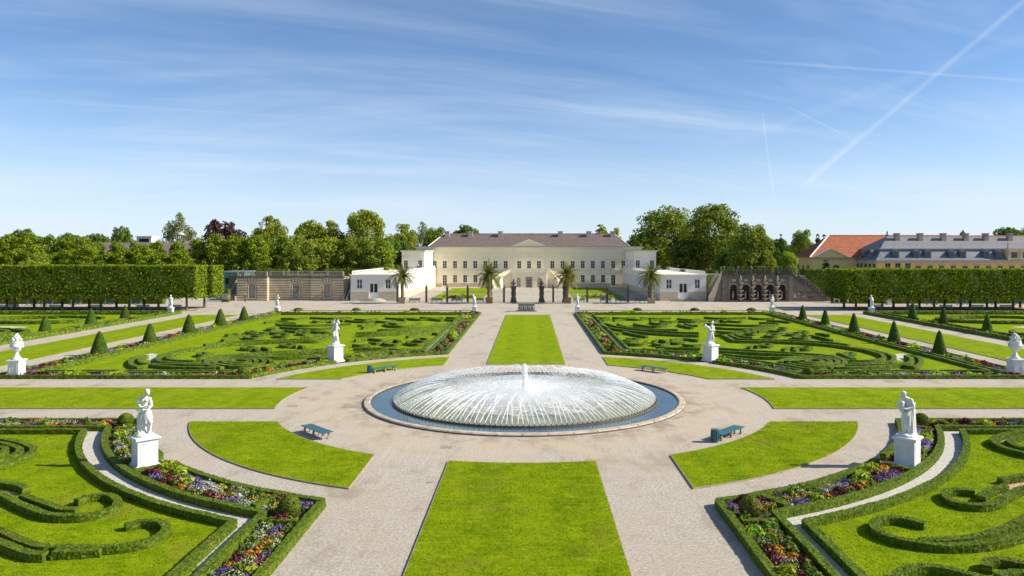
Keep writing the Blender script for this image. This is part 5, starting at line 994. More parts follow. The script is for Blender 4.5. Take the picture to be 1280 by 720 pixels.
    # forward side wings and one-storey ranges ending in pavilions
    sw = window_mesh(0.95, 2.1)
    lw = window_mesh(1.0, 2.6, ny=3)
    for s_ in (-1, 1):
        nm_ = 'wing'
        xa, xb = s_ * 28.2, s_ * 34.2; lo_, hi_ = min(xa, xb), max(xa, xb)
        fh = [(s_ * 31.2 - 1.9 - 0.55, s_ * 31.2 - 1.9 + 0.55, 5.9, 8.0), (s_ * 31.2 + 1.9 - 0.55, s_ * 31.2 + 1.9 + 0.55, 5.9, 8.0)]
        w = wall_holes(lo_, hi_, 0, 10.2, fh, 0.3).obj('wing_wall', 'white_wall' if s_ < 0 else 'white_wall', t, loc=(0, -18, 0))
        for h in fh: put_window(w, wm, (h[0] + h[1]) / 2, 0.14, h[2]).scale = (1.1 / 1.2, 1, 2.1 / 2.2)
        for h in fh: link('window_hood', hm, w, ((h[0] + h[1]) / 2, 0, 8.75))
        sd = wall_holes(-17.4 if True else 0, -0.6, 0, 10.2, [(-16 + 3.6 * k, -16 + 3.6 * k + 1.1, 5.7, 8.1) for k in range(4)], 0.3)
        sd.v = [(xa + (y if s_ < 0 else -y) * -1 * (1 if True else 1) , x, z) for x, y, z in sd.v]                          # side wall facing the court
        so = sd.obj('wing_side_wall', 'white_wall', t); bm = bmesh.new(); bm.from_mesh(so.data); bmesh.ops.recalc_face_normals(bm, faces=bm.faces); bm.to_mesh(so.data); bm.free()
        for k in range(4): put_window(so, lw, xa + s_ * 0.14, -16 + 3.6 * k + 0.55, 5.7, R(90) * (1 if s_ < 0 else -1)).scale = (1.1, 1, 2.4 / 2.6)
        MB().box(min(xb, xa + s_ * 0.31), max(xb, xa + s_ * 0.31), -17.69, -0.6, 0, 10.19).obj('wing_core', 'white_wall', t)
        cp = MB().box(lo_ - 0.2, hi_ + 0.2, -18.25, -0.7, 10.202, 10.42); cp.box(lo_ - 0.4, hi_ + 0.4, -18.5, -0.7, 10.422, 10.6); cp.obj('wing_cornice', 'trim', t); MB().box(lo_ - 0.45, hi_ + 0.45, -18.55, -0.7, 10.602, 10.72).obj('wing_roof', 'gutter_metal', t)
        # one-storey range
        y0, y1 = -63.0, -0.8; xw = s_ * 27.4; H = 5.3
        hs = [(y0 + 1.3 + 3.0 * k, y0 + 1.3 + 3.0 * k + 1.05, 1.7, 4.3) for k in range(20)]
        sd = wall_holes(y0 + 0.3, y1, 0, H, hs, 0.3); sd.v = [(xw + (y * s_), x, z) for x, y, z in sd.v]; so = sd.obj('range_wall', 'white_wall', t); bm = bmesh.new(); bm.from_mesh(so.data); bmesh.ops.recalc_face_normals(bm, faces=bm.faces); bm.to_mesh(so.data); bm.free()
        for h in hs: put_window(so, lw, xw + s_ * 0.14, (h[0] + h[1]) / 2, 1.7, R(90) * (1 if s_ < 0 else -1)).scale = (1.05, 1, 1)
        b = MB().box(min(xw - s_ * 0.08, xw - s_ * 0.002), max(xw - s_ * 0.08, xw - s_ * 0.002), y0, y1, 0, 1.45).obj('base_course', 'base_stone', t)
        c0, c1 = sorted((xw + s_ * 0.31, s_ * 37.0)); MB().box(c0, c1, y0 + 0.31, -18.6, 0, H - 0.01).obj('range_core', 'white_wall', t)
        c0, c1 = sorted((xw - s_ * 0.25, s_ * 37.3)); MB().box(c0, c1, y0 - 0.25, y1 - 18, H + 0.002, H + 0.22).obj('range_cornice', 'trim', t); MB().box(*sorted((xw - s_ * 0.25, s_ * 28.15)), y1 - 17.999, y1, H + 0.002, H + 0.22).obj('range_cornice', 'trim', t)
        bl = MB(); balustrade(bl, y0 + 12, y1, xw + s_ * 0.1, H + 0.225, 0.65, 3.0, axis='y', gap=1.0, t=0.14); balustrade(bl, y0 + 0.4, -18.8, s_ * 36.8, H + 0.225, 0.65, 3.0, axis='y', gap=1.0, t=0.14); bl.obj('roof_balustrade', 'white_wall', t)
        # pavilion front
        f0, f1 = sorted((s_ * 27.4, s_ * 37.0)); cx = (f0 + f1) / 2; hl = [(cx - 2.95 - 0.55, cx - 2.95 + 0.55, 2.55, 4.5), (cx + 2.95 - 0.55, cx + 2.95 + 0.55, 2.55, 4.5), (cx - 0.9, cx + 0.9, 0.55, 3.7)]
        w = wall_holes(f0, f1, 0, H, hl, 0.3).obj('pavilion_wall', 'white_wall', t, loc=(0, y0, 0)); pw = window_mesh(1.1, 1.95, ny=2, bar=0.09)
        for h in hl[:2]: put_window(w, pw, (h[0] + h[1]) / 2, 0.1, h[2])
        dd = window_mesh(1.8, 3.15, ny=1, frame=0.14, bar=0.12); d_ = link('double_door', dd[0], w, (cx, 0.1, 0.55)); link('pane', dd[1], d_); MB().box(cx - 0.76, cx + 0.76, 0.055, 0.14, 0.66, 1.75).obj('door_panel', 'white_paint', w)
        MB().box(f0 - 0.05, cx - 1.0, -0.07, -0.002, 0, 1.95).obj('base_course', 'base_stone', w); MB().box(cx + 1.0, f1 + 0.05, -0.07, -0.002, 0, 1.95).obj('base_course', 'base_stone', w)
        for k in range(3): r_ = 2.6 - 0.55 * k; MB().prism([(cx + r_ * math.cos(a), -r_ * 0.75 * math.sin(a)) for a in np.linspace(0, math.pi, 14)], 'z', 0.18 * k + 0.002, 0.18 * k + 0.18).obj('step', 'stone_trim', w)
    return t
build_palace()

# court behind the gate
for sx in (-1, 1):
    for y0, y1 in ((108.5, 127), (129.5, 158)):
        p = [(sx * 10, y0), (sx * 21.5, y0), (sx * 21.5, y1), (sx * 10, y1)]; lawn(p if sx > 0 else p[::-1], 'lawn', 0.06)
    far_bed([(sx * (15.5 + 3.2 * math.cos(a) * r_), 115 + 4 * math.sin(a) * r_, a * 3 + r_ * 5, 1.0) for a in np.linspace(0, 6.2, 16) for r_ in (0.3, 0.65, 1.0)], 'shrubby mixed flowers on the court lawn before the palace', 0.2, 2.4, 90 + sx)

# gate and railing
def gate_pillar(x, label):
    t = thing('gate_pillar', label, 'pillar', (x, 98.0, 0), 0, 'ornate gate pillars'); m = MB(); m.box(-0.62, 0.62, -0.62, 0.62, 0, 0.5); m.obj('base', 'dark_stone', t)
    for k in range(5): z = 0.5 + k * 0.52; w_ = 0.5 if k % 2 == 0 else 0.42; MB().box(-w_, w_, -w_, w_, z + 0.002, z + 0.52).obj('stone_course', 'dark_stone', t)
    MB().box(-0.64, 0.64, -0.64, 0.64, 3.104, 3.3).obj('cap', 'dark_stone', t)
    v = MB().lathe([(0.34, 3.302), (0.2, 3.42), (0.34, 3.7), (0.42, 3.95), (0.2, 4.2), (0.26, 4.32), (0.12, 4.5), (0.16, 4.62), (0.02, 4.8)], 14).obj('urn', 'dark_stone', t, True)
    for k in range(6): a = k * 1.05; MB().ell((0.40 * math.cos(a), 0.40 * math.sin(a), 3.85), (0.12, 0.12, 0.16), 8, 6).obj('ornament', 'dark_stone', v)
for px, lb in ((642, 'dark carved gate pillar topped by an urn, grotto side of the gate opening'), (677, 'dark carved gate pillar topped by an urn, cascade side of the gate opening'), (612, 'dark carved gate pillar behind the palm tub, grotto side'), (706.5, 'dark carved gate pillar behind the palm tub, cascade side')): gate_pillar(PD(px, 378, 149)[0], lb)
posts = [PD(px, 378, 149)[0] for px in (497, 533, 559, 584.7, 612, 630, 642)], [PD(px, 378, 149)[0] for px in (677, 691.5, 706.5, 734, 759, 785, 811)]
for pl, nm_ in zip(posts, ('grotto side', 'cascade side')):
    t = thing('iron_railing', 'dark iron railing with stone posts before the palace court, ' + nm_, 'railing', (0, 98.0, 0), 0, 'court railings')
    for x in pl:
        if any(abs(x - PD(p, 378, 149)[0]) < 0.1 for p in (642, 677, 612, 706.5)): continue
        m = MB().box(x - 0.20, x + 0.20, -0.2, 0.2, 0, 2.9); m.box(x - 0.27, x + 0.27, -0.27, 0.27, 2.902, 3.05); m.lathe([(0.16, 3.052), (0.10, 3.14), (0.2, 3.32), (0.14, 3.5), (0.03, 3.55)], 10, (x, 0, 0)); m.obj('post', 'dark_stone', t)
    for a, b in zip(pl[:-1], pl[1:]):
        m = MB(); a += 0.28; b -= 0.28; m.box(a, b, -0.02, 0.02, 0.25, 0.29); m.box(a, b, -0.02, 0.02, 2.1, 2.14); k = a + 0.12
        while k < b: m.box(k - 0.009, k + 0.009, -0.009, 0.009, 0.1, 2.4); k += 0.24
        m.obj('bar_panel', 'dark_iron', t)
# monument in front of the gate
def monument():
    p = P(658, 389.5); t = thing('carved_stone_trough', 'grey-green carved stone block with relief figures on a low plinth before the gate', 'monument', (p.x, p.y + 0.7, 0)); MB().box(-1.75, 1.75, -0.8, 0.8, 0, 0.16).obj('plinth', 'monument', t)
    MB().box(-1.35, 1.35, -0.55, 0.55, 0.162, 1.25).obj('block', 'monument', t); MB().box(-1.45, 1.45, -0.65, 0.65, 1.252, 1.4).obj('top_slab', 'monument', t)
    for k, x in enumerate(np.linspace(-1.1, 1.1, 7)):
        m = MB(); cap(m, (x, -0.56, 0.3), 0.09, (x + 0.05 * (-1) ** k, -0.57, 0.8), 0.12, 8); m.ell((x, -0.6, 1.0), (0.09, 0.09, 0.11), 8, 6); cap(m, (x, -0.58, 0.8), 0.05, (x + 0.16 * (-1) ** k, -0.58, 0.65), 0.04, 6); m.obj('relief_figure', 'shell_stone', t, True)
    for x in (-1.3, 1.3): MB().box(x - 0.09, x + 0.09, -0.62, -0.552, 0.165, 1.25).obj('corner_pilaster', 'monument', t)
monument()

# ------------------------------------------------------------------ palms
def palm_proto():
    t = thing('palm_tree', '', 'palm'); H = 4.9; m = MB(); n = 16
    pts = [(0.05 * math.sin(k * 0.5), 0, 0.9 + (H - 0.9) * k / n) for k in range(n + 1)]; m.tube(pts, [0.34 + 0.05 * (k % 2) + 0.10 * (k / n) ** 4 - 0.05 * math.sin(math.pi * k / n) for k in range(n + 1)], 12); m.obj('trunk', 'palm_bark', t)
    rg = random.Random(12)
    for k in range(58):
        a = k * 2.39996 + rg.uniform(-0.2, 0.2); e = R(82 - 100 * (k / 57) ** 0.9 + rg.uniform(-6, 6)); L_ = rg.uniform(3.1, 3.8); p = Vector((0, 0, H + 0.15)); V = []; Fc = []; d = Vector((math.cos(a) * math.cos(e), math.sin(a) * math.cos(e), math.sin(e))); nseg = 10; spine = []
        for j in range(nseg + 1): spine.append((p.copy(), d.copy())); p = p + d * (L_ / nseg); d = (d + Vector((0, 0, -0.135 - 0.012 * j))).normalized()
        fm = MB(); fm.tube([q for q, _ in spine], [0.035 * (1 - j / (nseg + 1)) + 0.006 for j in range(nseg + 1)], 4)
        for j in range(nseg * 3):
            u = j / (nseg * 3) * nseg; i = int(u); f = u - i; q = spine[i][0].lerp(spine[i + 1][0], f); dd = spine[i][1]; sd = dd.cross(Vector((0, 0, 1)))
            sd = sd.normalized() if sd.length > 0.05 else Vector((math.sin(a), -math.cos(a), 0)); ll = 0.62 * math.sin(math.pi * min(1, 0.18 + 0.80 * u / nseg)) + 0.08
            for s_ in (-1, 1):
                tip = q + (sd * s_ * 0.85 + dd * 0.55 + Vector((0, 0, -0.18))).normalized() * ll * rg.uniform(0.85, 1.15); w_ = dd * 0.045; fm.add([q - w_, q + w_, tip], [(0, 1, 2)])
        fm.obj('frond', 'palm_leaf', t)
    return t
pp = palm_proto()
def tub(x, y, lb, mat, kind):
    t = thing('planter_tub', lb, 'planter', (x, y, 0), 0, 'palm tubs'); m = MB(); w0, w1, h = 0.62, 0.72, 1.05
    m.add([(-w0, -w0, 0.1), (w0, -w0, 0.1), (w0, w0, 0.1), (-w0, w0, 0.1), (-w1, -w1, h), (w1, -w1, h), (w1, w1, h), (-w1, w1, h)], [(0, 1, 5, 4), (1, 2, 6, 5), (2, 3, 7, 6), (3, 0, 4, 7), (4, 5, 6, 7), (3, 2, 1, 0)]); m.obj('box', mat, t)
    MB().box(-w1 - 0.05, w1 + 0.05, -w1 - 0.05, w1 + 0.05, h + 0.002, h + 0.10).obj('rim', mat, t); MB().box(-w1 + 0.06, w1 - 0.06, -w1 + 0.06, w1 - 0.06, h + 0.102, h + 0.12).obj('soil', 'soil', t)
    for sx in (-1, 1):
        for sy in (-1, 1): MB().box(sx * 0.55 - 0.09, sx * 0.55 + 0.09, sy * 0.55 - 0.09, sy * 0.55 + 0.09, 0, 0.098).obj('foot', mat, t)
for k, (px, lb, mt) in enumerate(((503, 'tall date palm before the sunlit white range, grotto side', 'tub_stone'), (611.5, 'tall date palm beside the gate, grotto side', 'tub_wood'), (709.5, 'tall date palm beside the gate, cascade side', 'tub_wood'), (814, 'tall date palm before the shaded range, cascade side', 'tub_stone'))):
    p = PD(px, 378, 146.3); q = pp if k == 0 else copy_tree(pp); q.location = (p.x, p.y, 0.0); q.rotation_euler.z = k * 1.7; q.scale = (1, 1, (1.0, 1.06, 1.05, 1.02)[k]); tag(q, lb, 'palm', 'potted date palms'); tub(p.x, p.y, 'square tub holding the ' + lb[5:], mt, k)

# ------------------------------------------------------------------ grotto front (left) and cascade (right)
def strip_wall(m, x0, x1, y, z0, z1, n, depth=0.09, holes=(), mi=0):
    """rusticated courses: n bands with recessed joints, left out where an opening is"""
    h = (z1 - z0) / n
    for k in range(n):
        a, b = z0 + k * h + 0.09, z0 + (k + 1) * h - 0.09; segs = [(x0, x1)]
        for hx0, hx1, hz0, hz1 in holes:
            if b > hz0 and a < hz1: segs = [q for s0, s1 in segs for q in ((s0, min(s1, hx0)), (max(s0, hx1), s1)) if q[1] - q[0] > 0.05]
        for s0, s1 in segs: yield (s0, s1, a, b)
def build_grotto():
    y = 154.7 - CD; t = thing('grotto_building', 'sandstone grotto wall with banded masonry, three keyed openings and a balustrade', 'building', (0, y, 0)); H = 4.9
    xa, xb, xc, xd = [PD(px, 360, 154.7)[0] for px in (296, 334, 388, 429)]; ops = [PD(px, 360, 154.7)[0] for px in (315, 368, 408.5)]
    for (x0, x1, yy), ox, mt in (((xa, xb, 0.0), ops[0], 'mosaic'), ((xb, xc, 1.1), ops[1], 'mosaic'), ((xc, xd, 0.35), ops[2], 'mosaic')):
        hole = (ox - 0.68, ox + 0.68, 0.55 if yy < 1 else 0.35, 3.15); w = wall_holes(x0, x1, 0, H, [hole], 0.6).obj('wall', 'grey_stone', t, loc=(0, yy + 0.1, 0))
        MB().box(x0, x1, yy + 0.71, 9, 0, H - 0.01).obj('wall_core', 'sandstone', t)
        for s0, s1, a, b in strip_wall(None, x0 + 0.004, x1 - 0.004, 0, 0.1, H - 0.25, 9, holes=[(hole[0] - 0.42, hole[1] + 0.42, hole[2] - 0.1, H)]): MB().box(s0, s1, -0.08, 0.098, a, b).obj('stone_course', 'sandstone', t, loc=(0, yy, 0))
        for k in range(7):     # radiating voussoirs over the opening
            a = R(20 + 140 * k / 6); r0, r1 = 0.85, 1.75 + 0.25 * abs(math.sin(a)); cx, cz = ox, 2.75; da = 0.13
            MB().prism([(cx + r0 * math.cos(a - da), cz + r0 * math.sin(a - da)), (cx + r1 * math.cos(a - da * 0.7), cz + r1 * math.sin(a - da * 0.7)), (cx + r1 * math.cos(a + da * 0.7), cz + r1 * math.sin(a + da * 0.7)), (cx + r0 * math.cos(a + da), cz + r0 * math.sin(a + da))], 'y', yy - 0.03, yy + 0.098).obj('voussoir', 'sandstone', t)
        f = MB()
        for x0_, x1_, z0_, z1_ in ((hole[0] - 0.2, hole[0], hole[2], 3.15), (hole[1], hole[1] + 0.2, hole[2], 3.15), (hole[0] - 0.3, hole[1] + 0.3, hole[2] - 0.2, hole[2])): f.box(x0_, x1_, -0.05, 0.098, z0_ + 0.001, z1_)
        f.obj('opening_frame', 'sandstone', t, loc=(0, yy, 0)); MB().box(hole[0] + 0.002, hole[1] - 0.002, yy + 0.45, yy + 0.6, hole[2] + 0.002, hole[3] - 0.002).obj('mosaic_panel', mt, t)
        m = MB(); rg = random.Random(int(ox * 10)); n = 0
        for k in range(16): a = rg.uniform(0, 6.28); r = 0.5 * rg.random(); m.ell((ox + r * math.cos(a), yy + 0.42, 1.6 + 1.2 * rg.random()), (0.16, 0.08, 0.13), 7, 5)
        m.obj('shell_relief', 'shell_stone' if yy != 1.1 else 'tree_light', t)
        c = MB().box(x0 - 0.0, x1 + 0.0, yy - 0.15, yy + 0.9, H + 0.002, H + 0.2); c.obj('cornice', 'dark_stone', t); bl = MB(); balustrade(bl, x0 + 0.02, x1 - 0.02, yy + 0.2, H + 0.205, 1.05, 3.0, t=0.3); bl.obj('balustrade', 'grey_stone', t)
    # flights of steps at both ends
    for x0, x1 in ((PD(284, 360, 154.7)[0], xa - 0.05), (xd + 0.05, PD(436, 360, 154.7)[0] - 0.1)):
        for k in range(14): MB().box(x0 + 0.32, x1 - 0.32, -0.4 + 0.5 * k, 6.6, 0.3 * k + 0.002, 0.3 * k + 0.3).obj('step', 'grey_stone', t)
        for xx in (x0, x1 - 0.3): MB().prism([(-0.6, 0), (-0.6, 0.9), (0, 1.0), (6.6, 5.3), (6.6, 0)], 'x', xx, xx + 0.3).obj('stair_parapet', 'grey_stone', t)
build_grotto()
def build_cascade():
    d = 151.5; y = d - CD; t = thing('cascade', 'dark weathered stone cascade wall with arched niches, shell basins and flanking stairs', 'cascade', (0, y, 0)); X = lambda px: PD(px, 360, d)[0]
    x0, x1 = X(905), X(988); H = 5.2; nx = [X(p) for p in (917, 932.5, 948, 963, 978)]
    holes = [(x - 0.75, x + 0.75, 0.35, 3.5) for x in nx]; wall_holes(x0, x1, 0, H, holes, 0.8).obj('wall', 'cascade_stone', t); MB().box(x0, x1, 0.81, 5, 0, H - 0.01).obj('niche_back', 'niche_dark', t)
    for x in nx:
        n = 9; poly = [(x - 0.75, 3.5), (x - 0.75, 2.75)] + [(x + 0.75 * math.cos(a), 2.75 + 0.75 * math.sin(a)) for a in np.linspace(math.pi, 0, n)] + [(x + 0.75, 3.5)]; MB().prism(poly, 'y', 0.003, 0.6).obj('niche_arch', 'cascade_stone', t)
        m = MB()
        for k in range(7): a = math.pi * k / 6; m.prism([(x + 0.8 * math.cos(a - 0.2), 2.75 + 0.8 * math.sin(a - 0.2)), (x + 1.05 * math.cos(a - 0.2), 2.75 + 1.05 * math.sin(a - 0.2)), (x + 1.05 * math.cos(a + 0.2), 2.75 + 1.05 * math.sin(a + 0.2)), (x + 0.8 * math.cos(a + 0.2), 2.75 + 0.8 * math.sin(a + 0.2))], 'y', -0.08, -0.002)
        m.obj('arch_moulding', 'shell_stone', t); f = MB(); cap(f, (x, 0.45, 0.6), 0.2, (x, 0.45, 1.5), 0.24, 8); f.ell((x, 0.42, 1.95), (0.16, 0.16, 0.2), 8, 6); cap(f, (x - 0.2, 0.45, 1.5), 0.08, (x + 0.15, 0.3, 1.1), 0.06, 6); f.obj('niche_figure', 'shell_stone', t, True)
        MB().box(x - 0.4, x + 0.4, -0.10, -0.002, 4.15, 4.6).obj('relief_panel', 'shell_stone', t)
    for px in (925, 940.5, 955.5, 971):
        x = X(px)
        for k, (z, r) in enumerate(((0.55, 0.62), (1.35, 0.58), (2.15, 0.52), (2.95, 0.46), (3.75, 0.40), (4.45, 0.34))):
            m = MB().lathe([(0.10, z - 0.45), (0.12, z - 0.2), (r * 0.6, z - 0.02), (r, z + 0.16), (r * 1.04, z + 0.22), (r * 0.8, z + 0.18)], 12, (x + 0.08 * (-1) ** k, -0.55, 0)); m.obj('shell_basin', 'shell_stone', t, True)
        MB().box(x - 0.16, x + 0.16, -0.3, -0.002, 0, 4.9).obj('basin_pier', 'cascade_stone', t); MB().lathe([(0.16, 4.72), (0.22, 4.9), (0.10, 5.1), (0.14, 5.25), (0.02, 5.4)], 10, (x, -0.4, 0)).obj('finial', 'shell_stone', t, True)
    for x in (x0, x1): MB().box(x - 0.45, x + 0.45, -0.3, -0.003, 0, H).obj('pilaster', 'cascade_stone', t)
    MB().box(x0 - 0.4, x1 + 0.4, -0.45, 1.0, H + 0.002, H + 0.25).obj('cornice', 'dark_stone', t); b = MB(); balustrade(b, x0 - 0.3, x1 + 0.3, -0.1, H + 0.255, 1.15, 2.7, t=0.3); b.obj('balustrade', 'dark_stone', t)
    for k in range(6): x = x0 + (x1 - x0) * k / 5; MB().lathe([(0.2, H + 1.44), (0.12, H + 1.6), (0.24, H + 1.85), (0.1, H + 2.1), (0.03, H + 2.2)], 10, (x, -0.1, 0)).obj('finial', 'dark_stone', t, True)
    # narrow flight at the palace end, long sloping flight at the other
    xs0 = X(886)
    MB().prism([(xs0 + 0.9, 0), (x0 - 0.46, 0), (x0 - 0.46, H)], 'y', 0.0, 0.6).obj('stair_wall', 'cascade_stone', t)
    for k in range(16): u = k / 16; a = xs0 + (x0 - 0.5 - xs0) * u; MB().box(a, x0 - 0.47, 0.62, 3.2, H * u + 0.002, H * (u + 1 / 16)).obj('step', 'cascade_stone', t)
    for yy in (-0.2, 3.25): MB().prism([(xs0 - 0.1, 0.0), (xs0 - 0.1, 1.1), (x0 - 0.5, H + 1.1), (x0 - 0.5, H + 0.1), (xs0 + 0.9, 0.0)], 'y', yy, yy + 0.195 if yy < 0 else yy + 0.3).obj('stair_parapet', 'sandstone', t)
    xe = X(1032); MB().prism([(x1 + 0.46, 0), (xe, 0), (xe, 0.6), (X(1000), H), (x1 + 0.46, H)], 'y', 0.1, 0.7).obj('stair_wall', 'cascade_stone', t)
    pts = [(X(992), H), (X(1003), H - 1.7), (X(1012), H - 2.2), (X(1024), H - 4.0), (xe + 0.3, 0.2)]
    for (xa, za), (xb, zb) in zip(pts[:-1], pts[1:]):
        MB().prism([(xa, za), (xb, zb), (xb, zb + 0.35), (xa, za + 0.35)], 'y', -0.12, 0.098).obj('stair_string', 'dark_stone', t); MB().prism([(xa, za + 1.0), (xb, zb + 1.0), (xb, zb + 1.2), (xa, za + 1.2)], 'y', -0.1, 0.15).obj('stair_rail', 'dark_stone', t)
        n = max(2, int((xb - xa) / 0.5))
        for k in range(n): u = (k + 0.5) / n; x = xa + (xb - xa) * u; z = za + (zb - za) * u; MB().box(x - 0.07, x + 0.07, -0.05, 0.09, z + 0.352, z + 1.05).obj('baluster', 'dark_stone', t)
    for k in range(18): u = k / 18; a = xe + 0.2 + (X(995) - xe) * u; MB().box(X(992), a + 1.6, 0.72, 3.4, H * u + 0.002, H * (u + 1 / 18)).obj('step', 'cascade_stone', t)
    MB().prism([(X(992), H), (X(1003), H - 1.7), (X(1012), H - 2.2), (X(1024), H - 4.0), (xe + 2, 0.0), (xe + 2, 1.0), (X(1012), H - 0.9), (X(992), H + 1.1)], 'y', 3.42, 3.8).obj('far_parapet', 'dark_stone', t)
    rg = random.Random(4)
    for k in range(26):
        px = rg.uniform(992, 1016); z = rg.uniform(0.7, 2.0) ; x = X(px)
        if z > 0.6 + (1032 - px) / 32 * 3.6 - 0.8: continue
        MB().ell((x, 0.08, z), (rg.uniform(0.15, 0.4), 0.09, rg.uniform(0.08, 0.2)), 8, 6).obj('relief_stone', 'shell_stone' if k % 2 else 'dark_stone', t)
build_cascade()

# ------------------------------------------------------------------ gate benches, lime walk benches
b2 = bench_proto(2.3, 4, True); first = True
for px, lb in ((518, 'along the railing, grotto side'), (546, 'along the railing, grotto side'), (571, 'along the railing, grotto side'), (598, 'along the railing, grotto side'), (724, 'along the railing, cascade side'), (757, 'along the railing, cascade side'), (776, 'along the railing, cascade side'), (800, 'along the railing, cascade side')):
    q = b2 if first else copy_tree(b2); first = False; q.location = (PD(px, 378, 147.6)[0], 147.6 - CD, 0.0); tag(q, 'teal garden bench with back standing ' + lb, 'bench', 'benches along the court railing')
for px, d, rz, side in [(8, 129.5, 3.14, 'grotto'), (17, 131.0, 3.14, 'grotto'), (40, 140, 0, 'grotto'), (58, 140, 0, 'grotto'), (71, 129.5, 3.14, 'grotto'), (94, 142, 0, 'grotto'), (122, 129.5, 3.14, 'grotto'), (137, 142, 0, 'grotto'), (169, 142, 0, 'grotto'), (180, 129.5, 3.14, 'grotto'), (220, 129.5, 3.14, 'grotto'),
                   (1094, 129.5, 3.14, 'cascade'), (1140, 129.5, 3.14, 'cascade'), (1181, 129.5, 3.14, 'cascade'), (1220, 129.5, 3.14, 'cascade'), (1256, 129.5, 3.14, 'cascade'), (1165, 142, 0, 'cascade'), (1203, 142, 0, 'cascade'), (1240, 142, 0, 'cascade'), (1275, 142, 0, 'cascade')]:
    q = copy_tree(b2); q.location = (PD(px, 380, d)[0], d - CD, 0.0); q.rotation_euler.z = rz; tag(q, 'teal garden bench with back under the clipped limes, %s side' % side, 'bench', 'benches under the limes, %s side' % side)

# ------------------------------------------------------------------ trees
def lime_box(seed, w=5.1, dp=4.6, z0=2.35, z1=7.75, n=6400, leaf=0.18, ends=False):
    rng = np.random.default_rng(seed); sd = dp * (z1 - z0) if ends else 0.01; A = [w * (z1 - z0), w * (z1 - z0), sd, sd, w * dp, w * dp * 0.7]; n = n if ends else int(n * 0.75); pr = np.array(A) / sum(A); f = rng.choice(6, n, p=pr); u = rng.uniform(-0.5, 0.5, n); v = rng.uniform(0, 1, n); pos = np.zeros((n, 3)); nr = np.zeros((n, 3))
    for k in range(6):
        m = f == k
        if k < 4:
            ax = 1 if k < 2 else 0; s_ = -1 if k % 2 == 0 else 1; pos[m, ax] = s_ * (dp if ax == 1 else w) / 2; pos[m, 1 - ax] = u[m] * (w if ax == 1 else dp); pos[m, 2] = z0 + v[m] * (z1 - z0); nr[m, ax] = s_
        else: pos[m, 0] = u[m] * w; pos[m, 1] = (v[m] - 0.5) * dp; pos[m, 2] = z1 if k == 4 else z0 + 0.1; nr[m, 2] = 1 if k == 4 else -1
    # clumpy clipped surface with a ragged lower edge
    ph = rng.uniform(0, 6.28, 6); cl = 0.05 * np.sin(pos[:, 0] * 7.1 + ph[0]) * np.sin(pos[:, 2] * 6.3 + ph[1]) * np.cos(pos[:, 1] * 6.6 + ph[2]) + 0.05 * np.sin(pos[:, 0] * 14 + ph[3]) * np.sin(pos[:, 2] * 13 + ph[4])
    pos += nr * (1.4 * cl - np.abs(rng.normal(0, 0.16, n)))[:, None]; low = pos[:, 2] < z0 + 0.8; pos[low, 2] -= np.abs(rng.normal(0, 0.22, low.sum()))
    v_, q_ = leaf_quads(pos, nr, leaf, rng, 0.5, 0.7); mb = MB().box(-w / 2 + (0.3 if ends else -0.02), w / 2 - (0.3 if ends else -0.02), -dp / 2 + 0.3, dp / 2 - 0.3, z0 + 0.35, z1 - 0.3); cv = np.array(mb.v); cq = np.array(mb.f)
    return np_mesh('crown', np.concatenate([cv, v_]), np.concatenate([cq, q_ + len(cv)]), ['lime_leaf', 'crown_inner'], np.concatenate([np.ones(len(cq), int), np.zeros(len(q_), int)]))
LB = [lime_box(s_) for s_ in (21, 22, 23, 24)]; LE = lime_box(29, ends=True)
LT = MB().tube([(0, 0, 0), (0.03, 0, 1.2), (0, 0.03, 2.4), (0.02, 0, 4)], [0.24, 0.19, 0.18, 0.12], 10); LTm = LT.mesh('trunk', 'bark')
def lime(x, y, side, row, end=False):
    t = thing('lime_tree', 'box-clipped lime tree in the %s of the raised hedge, %s side' % (row, side), 'tree', (x, y, 0), 0, 'clipped limes, %s side' % side); c = link('crown', LE if end else random.choice(LB), t, (0, 0, 0)); c.rotation_euler.z = random.choice((0, math.pi)); c.scale = (1, 1, (1.0 if side == 'grotto' else 0.92) * random.uniform(0.99, 1.01)); link('trunk', LTm, t, (random.uniform(-0.1, 0.1), 0, 0), random.random() * 6)
for k in range(12):
    x = PD(231 - 36 * k, 388, 128.8)[0]
    if x < -104: break
    lime(x, 78.6, 'grotto', 'front row', k == 0); lime(x + (0.9 if k == 0 else 0), 83.6, 'grotto', 'second row', k == 0) if k < 9 else None
for k in range(10):
    x = PD(1072 + 33 * k, 388, 128.8)[0]; lime(x, 78.6, 'cascade', 'front row', k == 0); lime(x, 83.6, 'cascade', 'second row', k == 0) if k < 8 else None
def low_hedge(x0, x1, y, h, lb, z=0.0, leaf=0.12, w=1.2):
    me = hedge_mesh('clipped_hedge', np.array([(x0, 0.0), (x1, 0.0)]), w, h, 0.4, 0.05, 4.0, leaf); tag(link('clipped_hedge', me, None, (0, y, z)), lb, 'hedge', 'tall clipped hedges')
low_hedge(PD(-40, 380, 145)[0], PD(205, 380, 145)[0], 94, 2.3, 'tall clipped green hedge behind the benches, grotto side'); low_hedge(PD(1062, 380, 146)[0], PD(1340, 380, 146)[0], 95, 2.6, 'tall clipped green hedge behind the benches, cascade side')
low_hedge(PD(1003, 350, 163)[0], PD(1062, 350, 163)[0], 112, 6.3, 'tall clipped hedge block behind the cascade stairs', 0, 0.16, 3.0); low_hedge(PD(1040, 370, 148)[0], PD(1058, 370, 148)[0], 97, 2.4, 'short block of clipped hedge at the foot of the cascade stairs'); low_hedge(PD(276, 375, 150)[0], PD(284, 375, 150)[0], 100, 2.6, 'short dark clipped hedge beside the grotto steps')
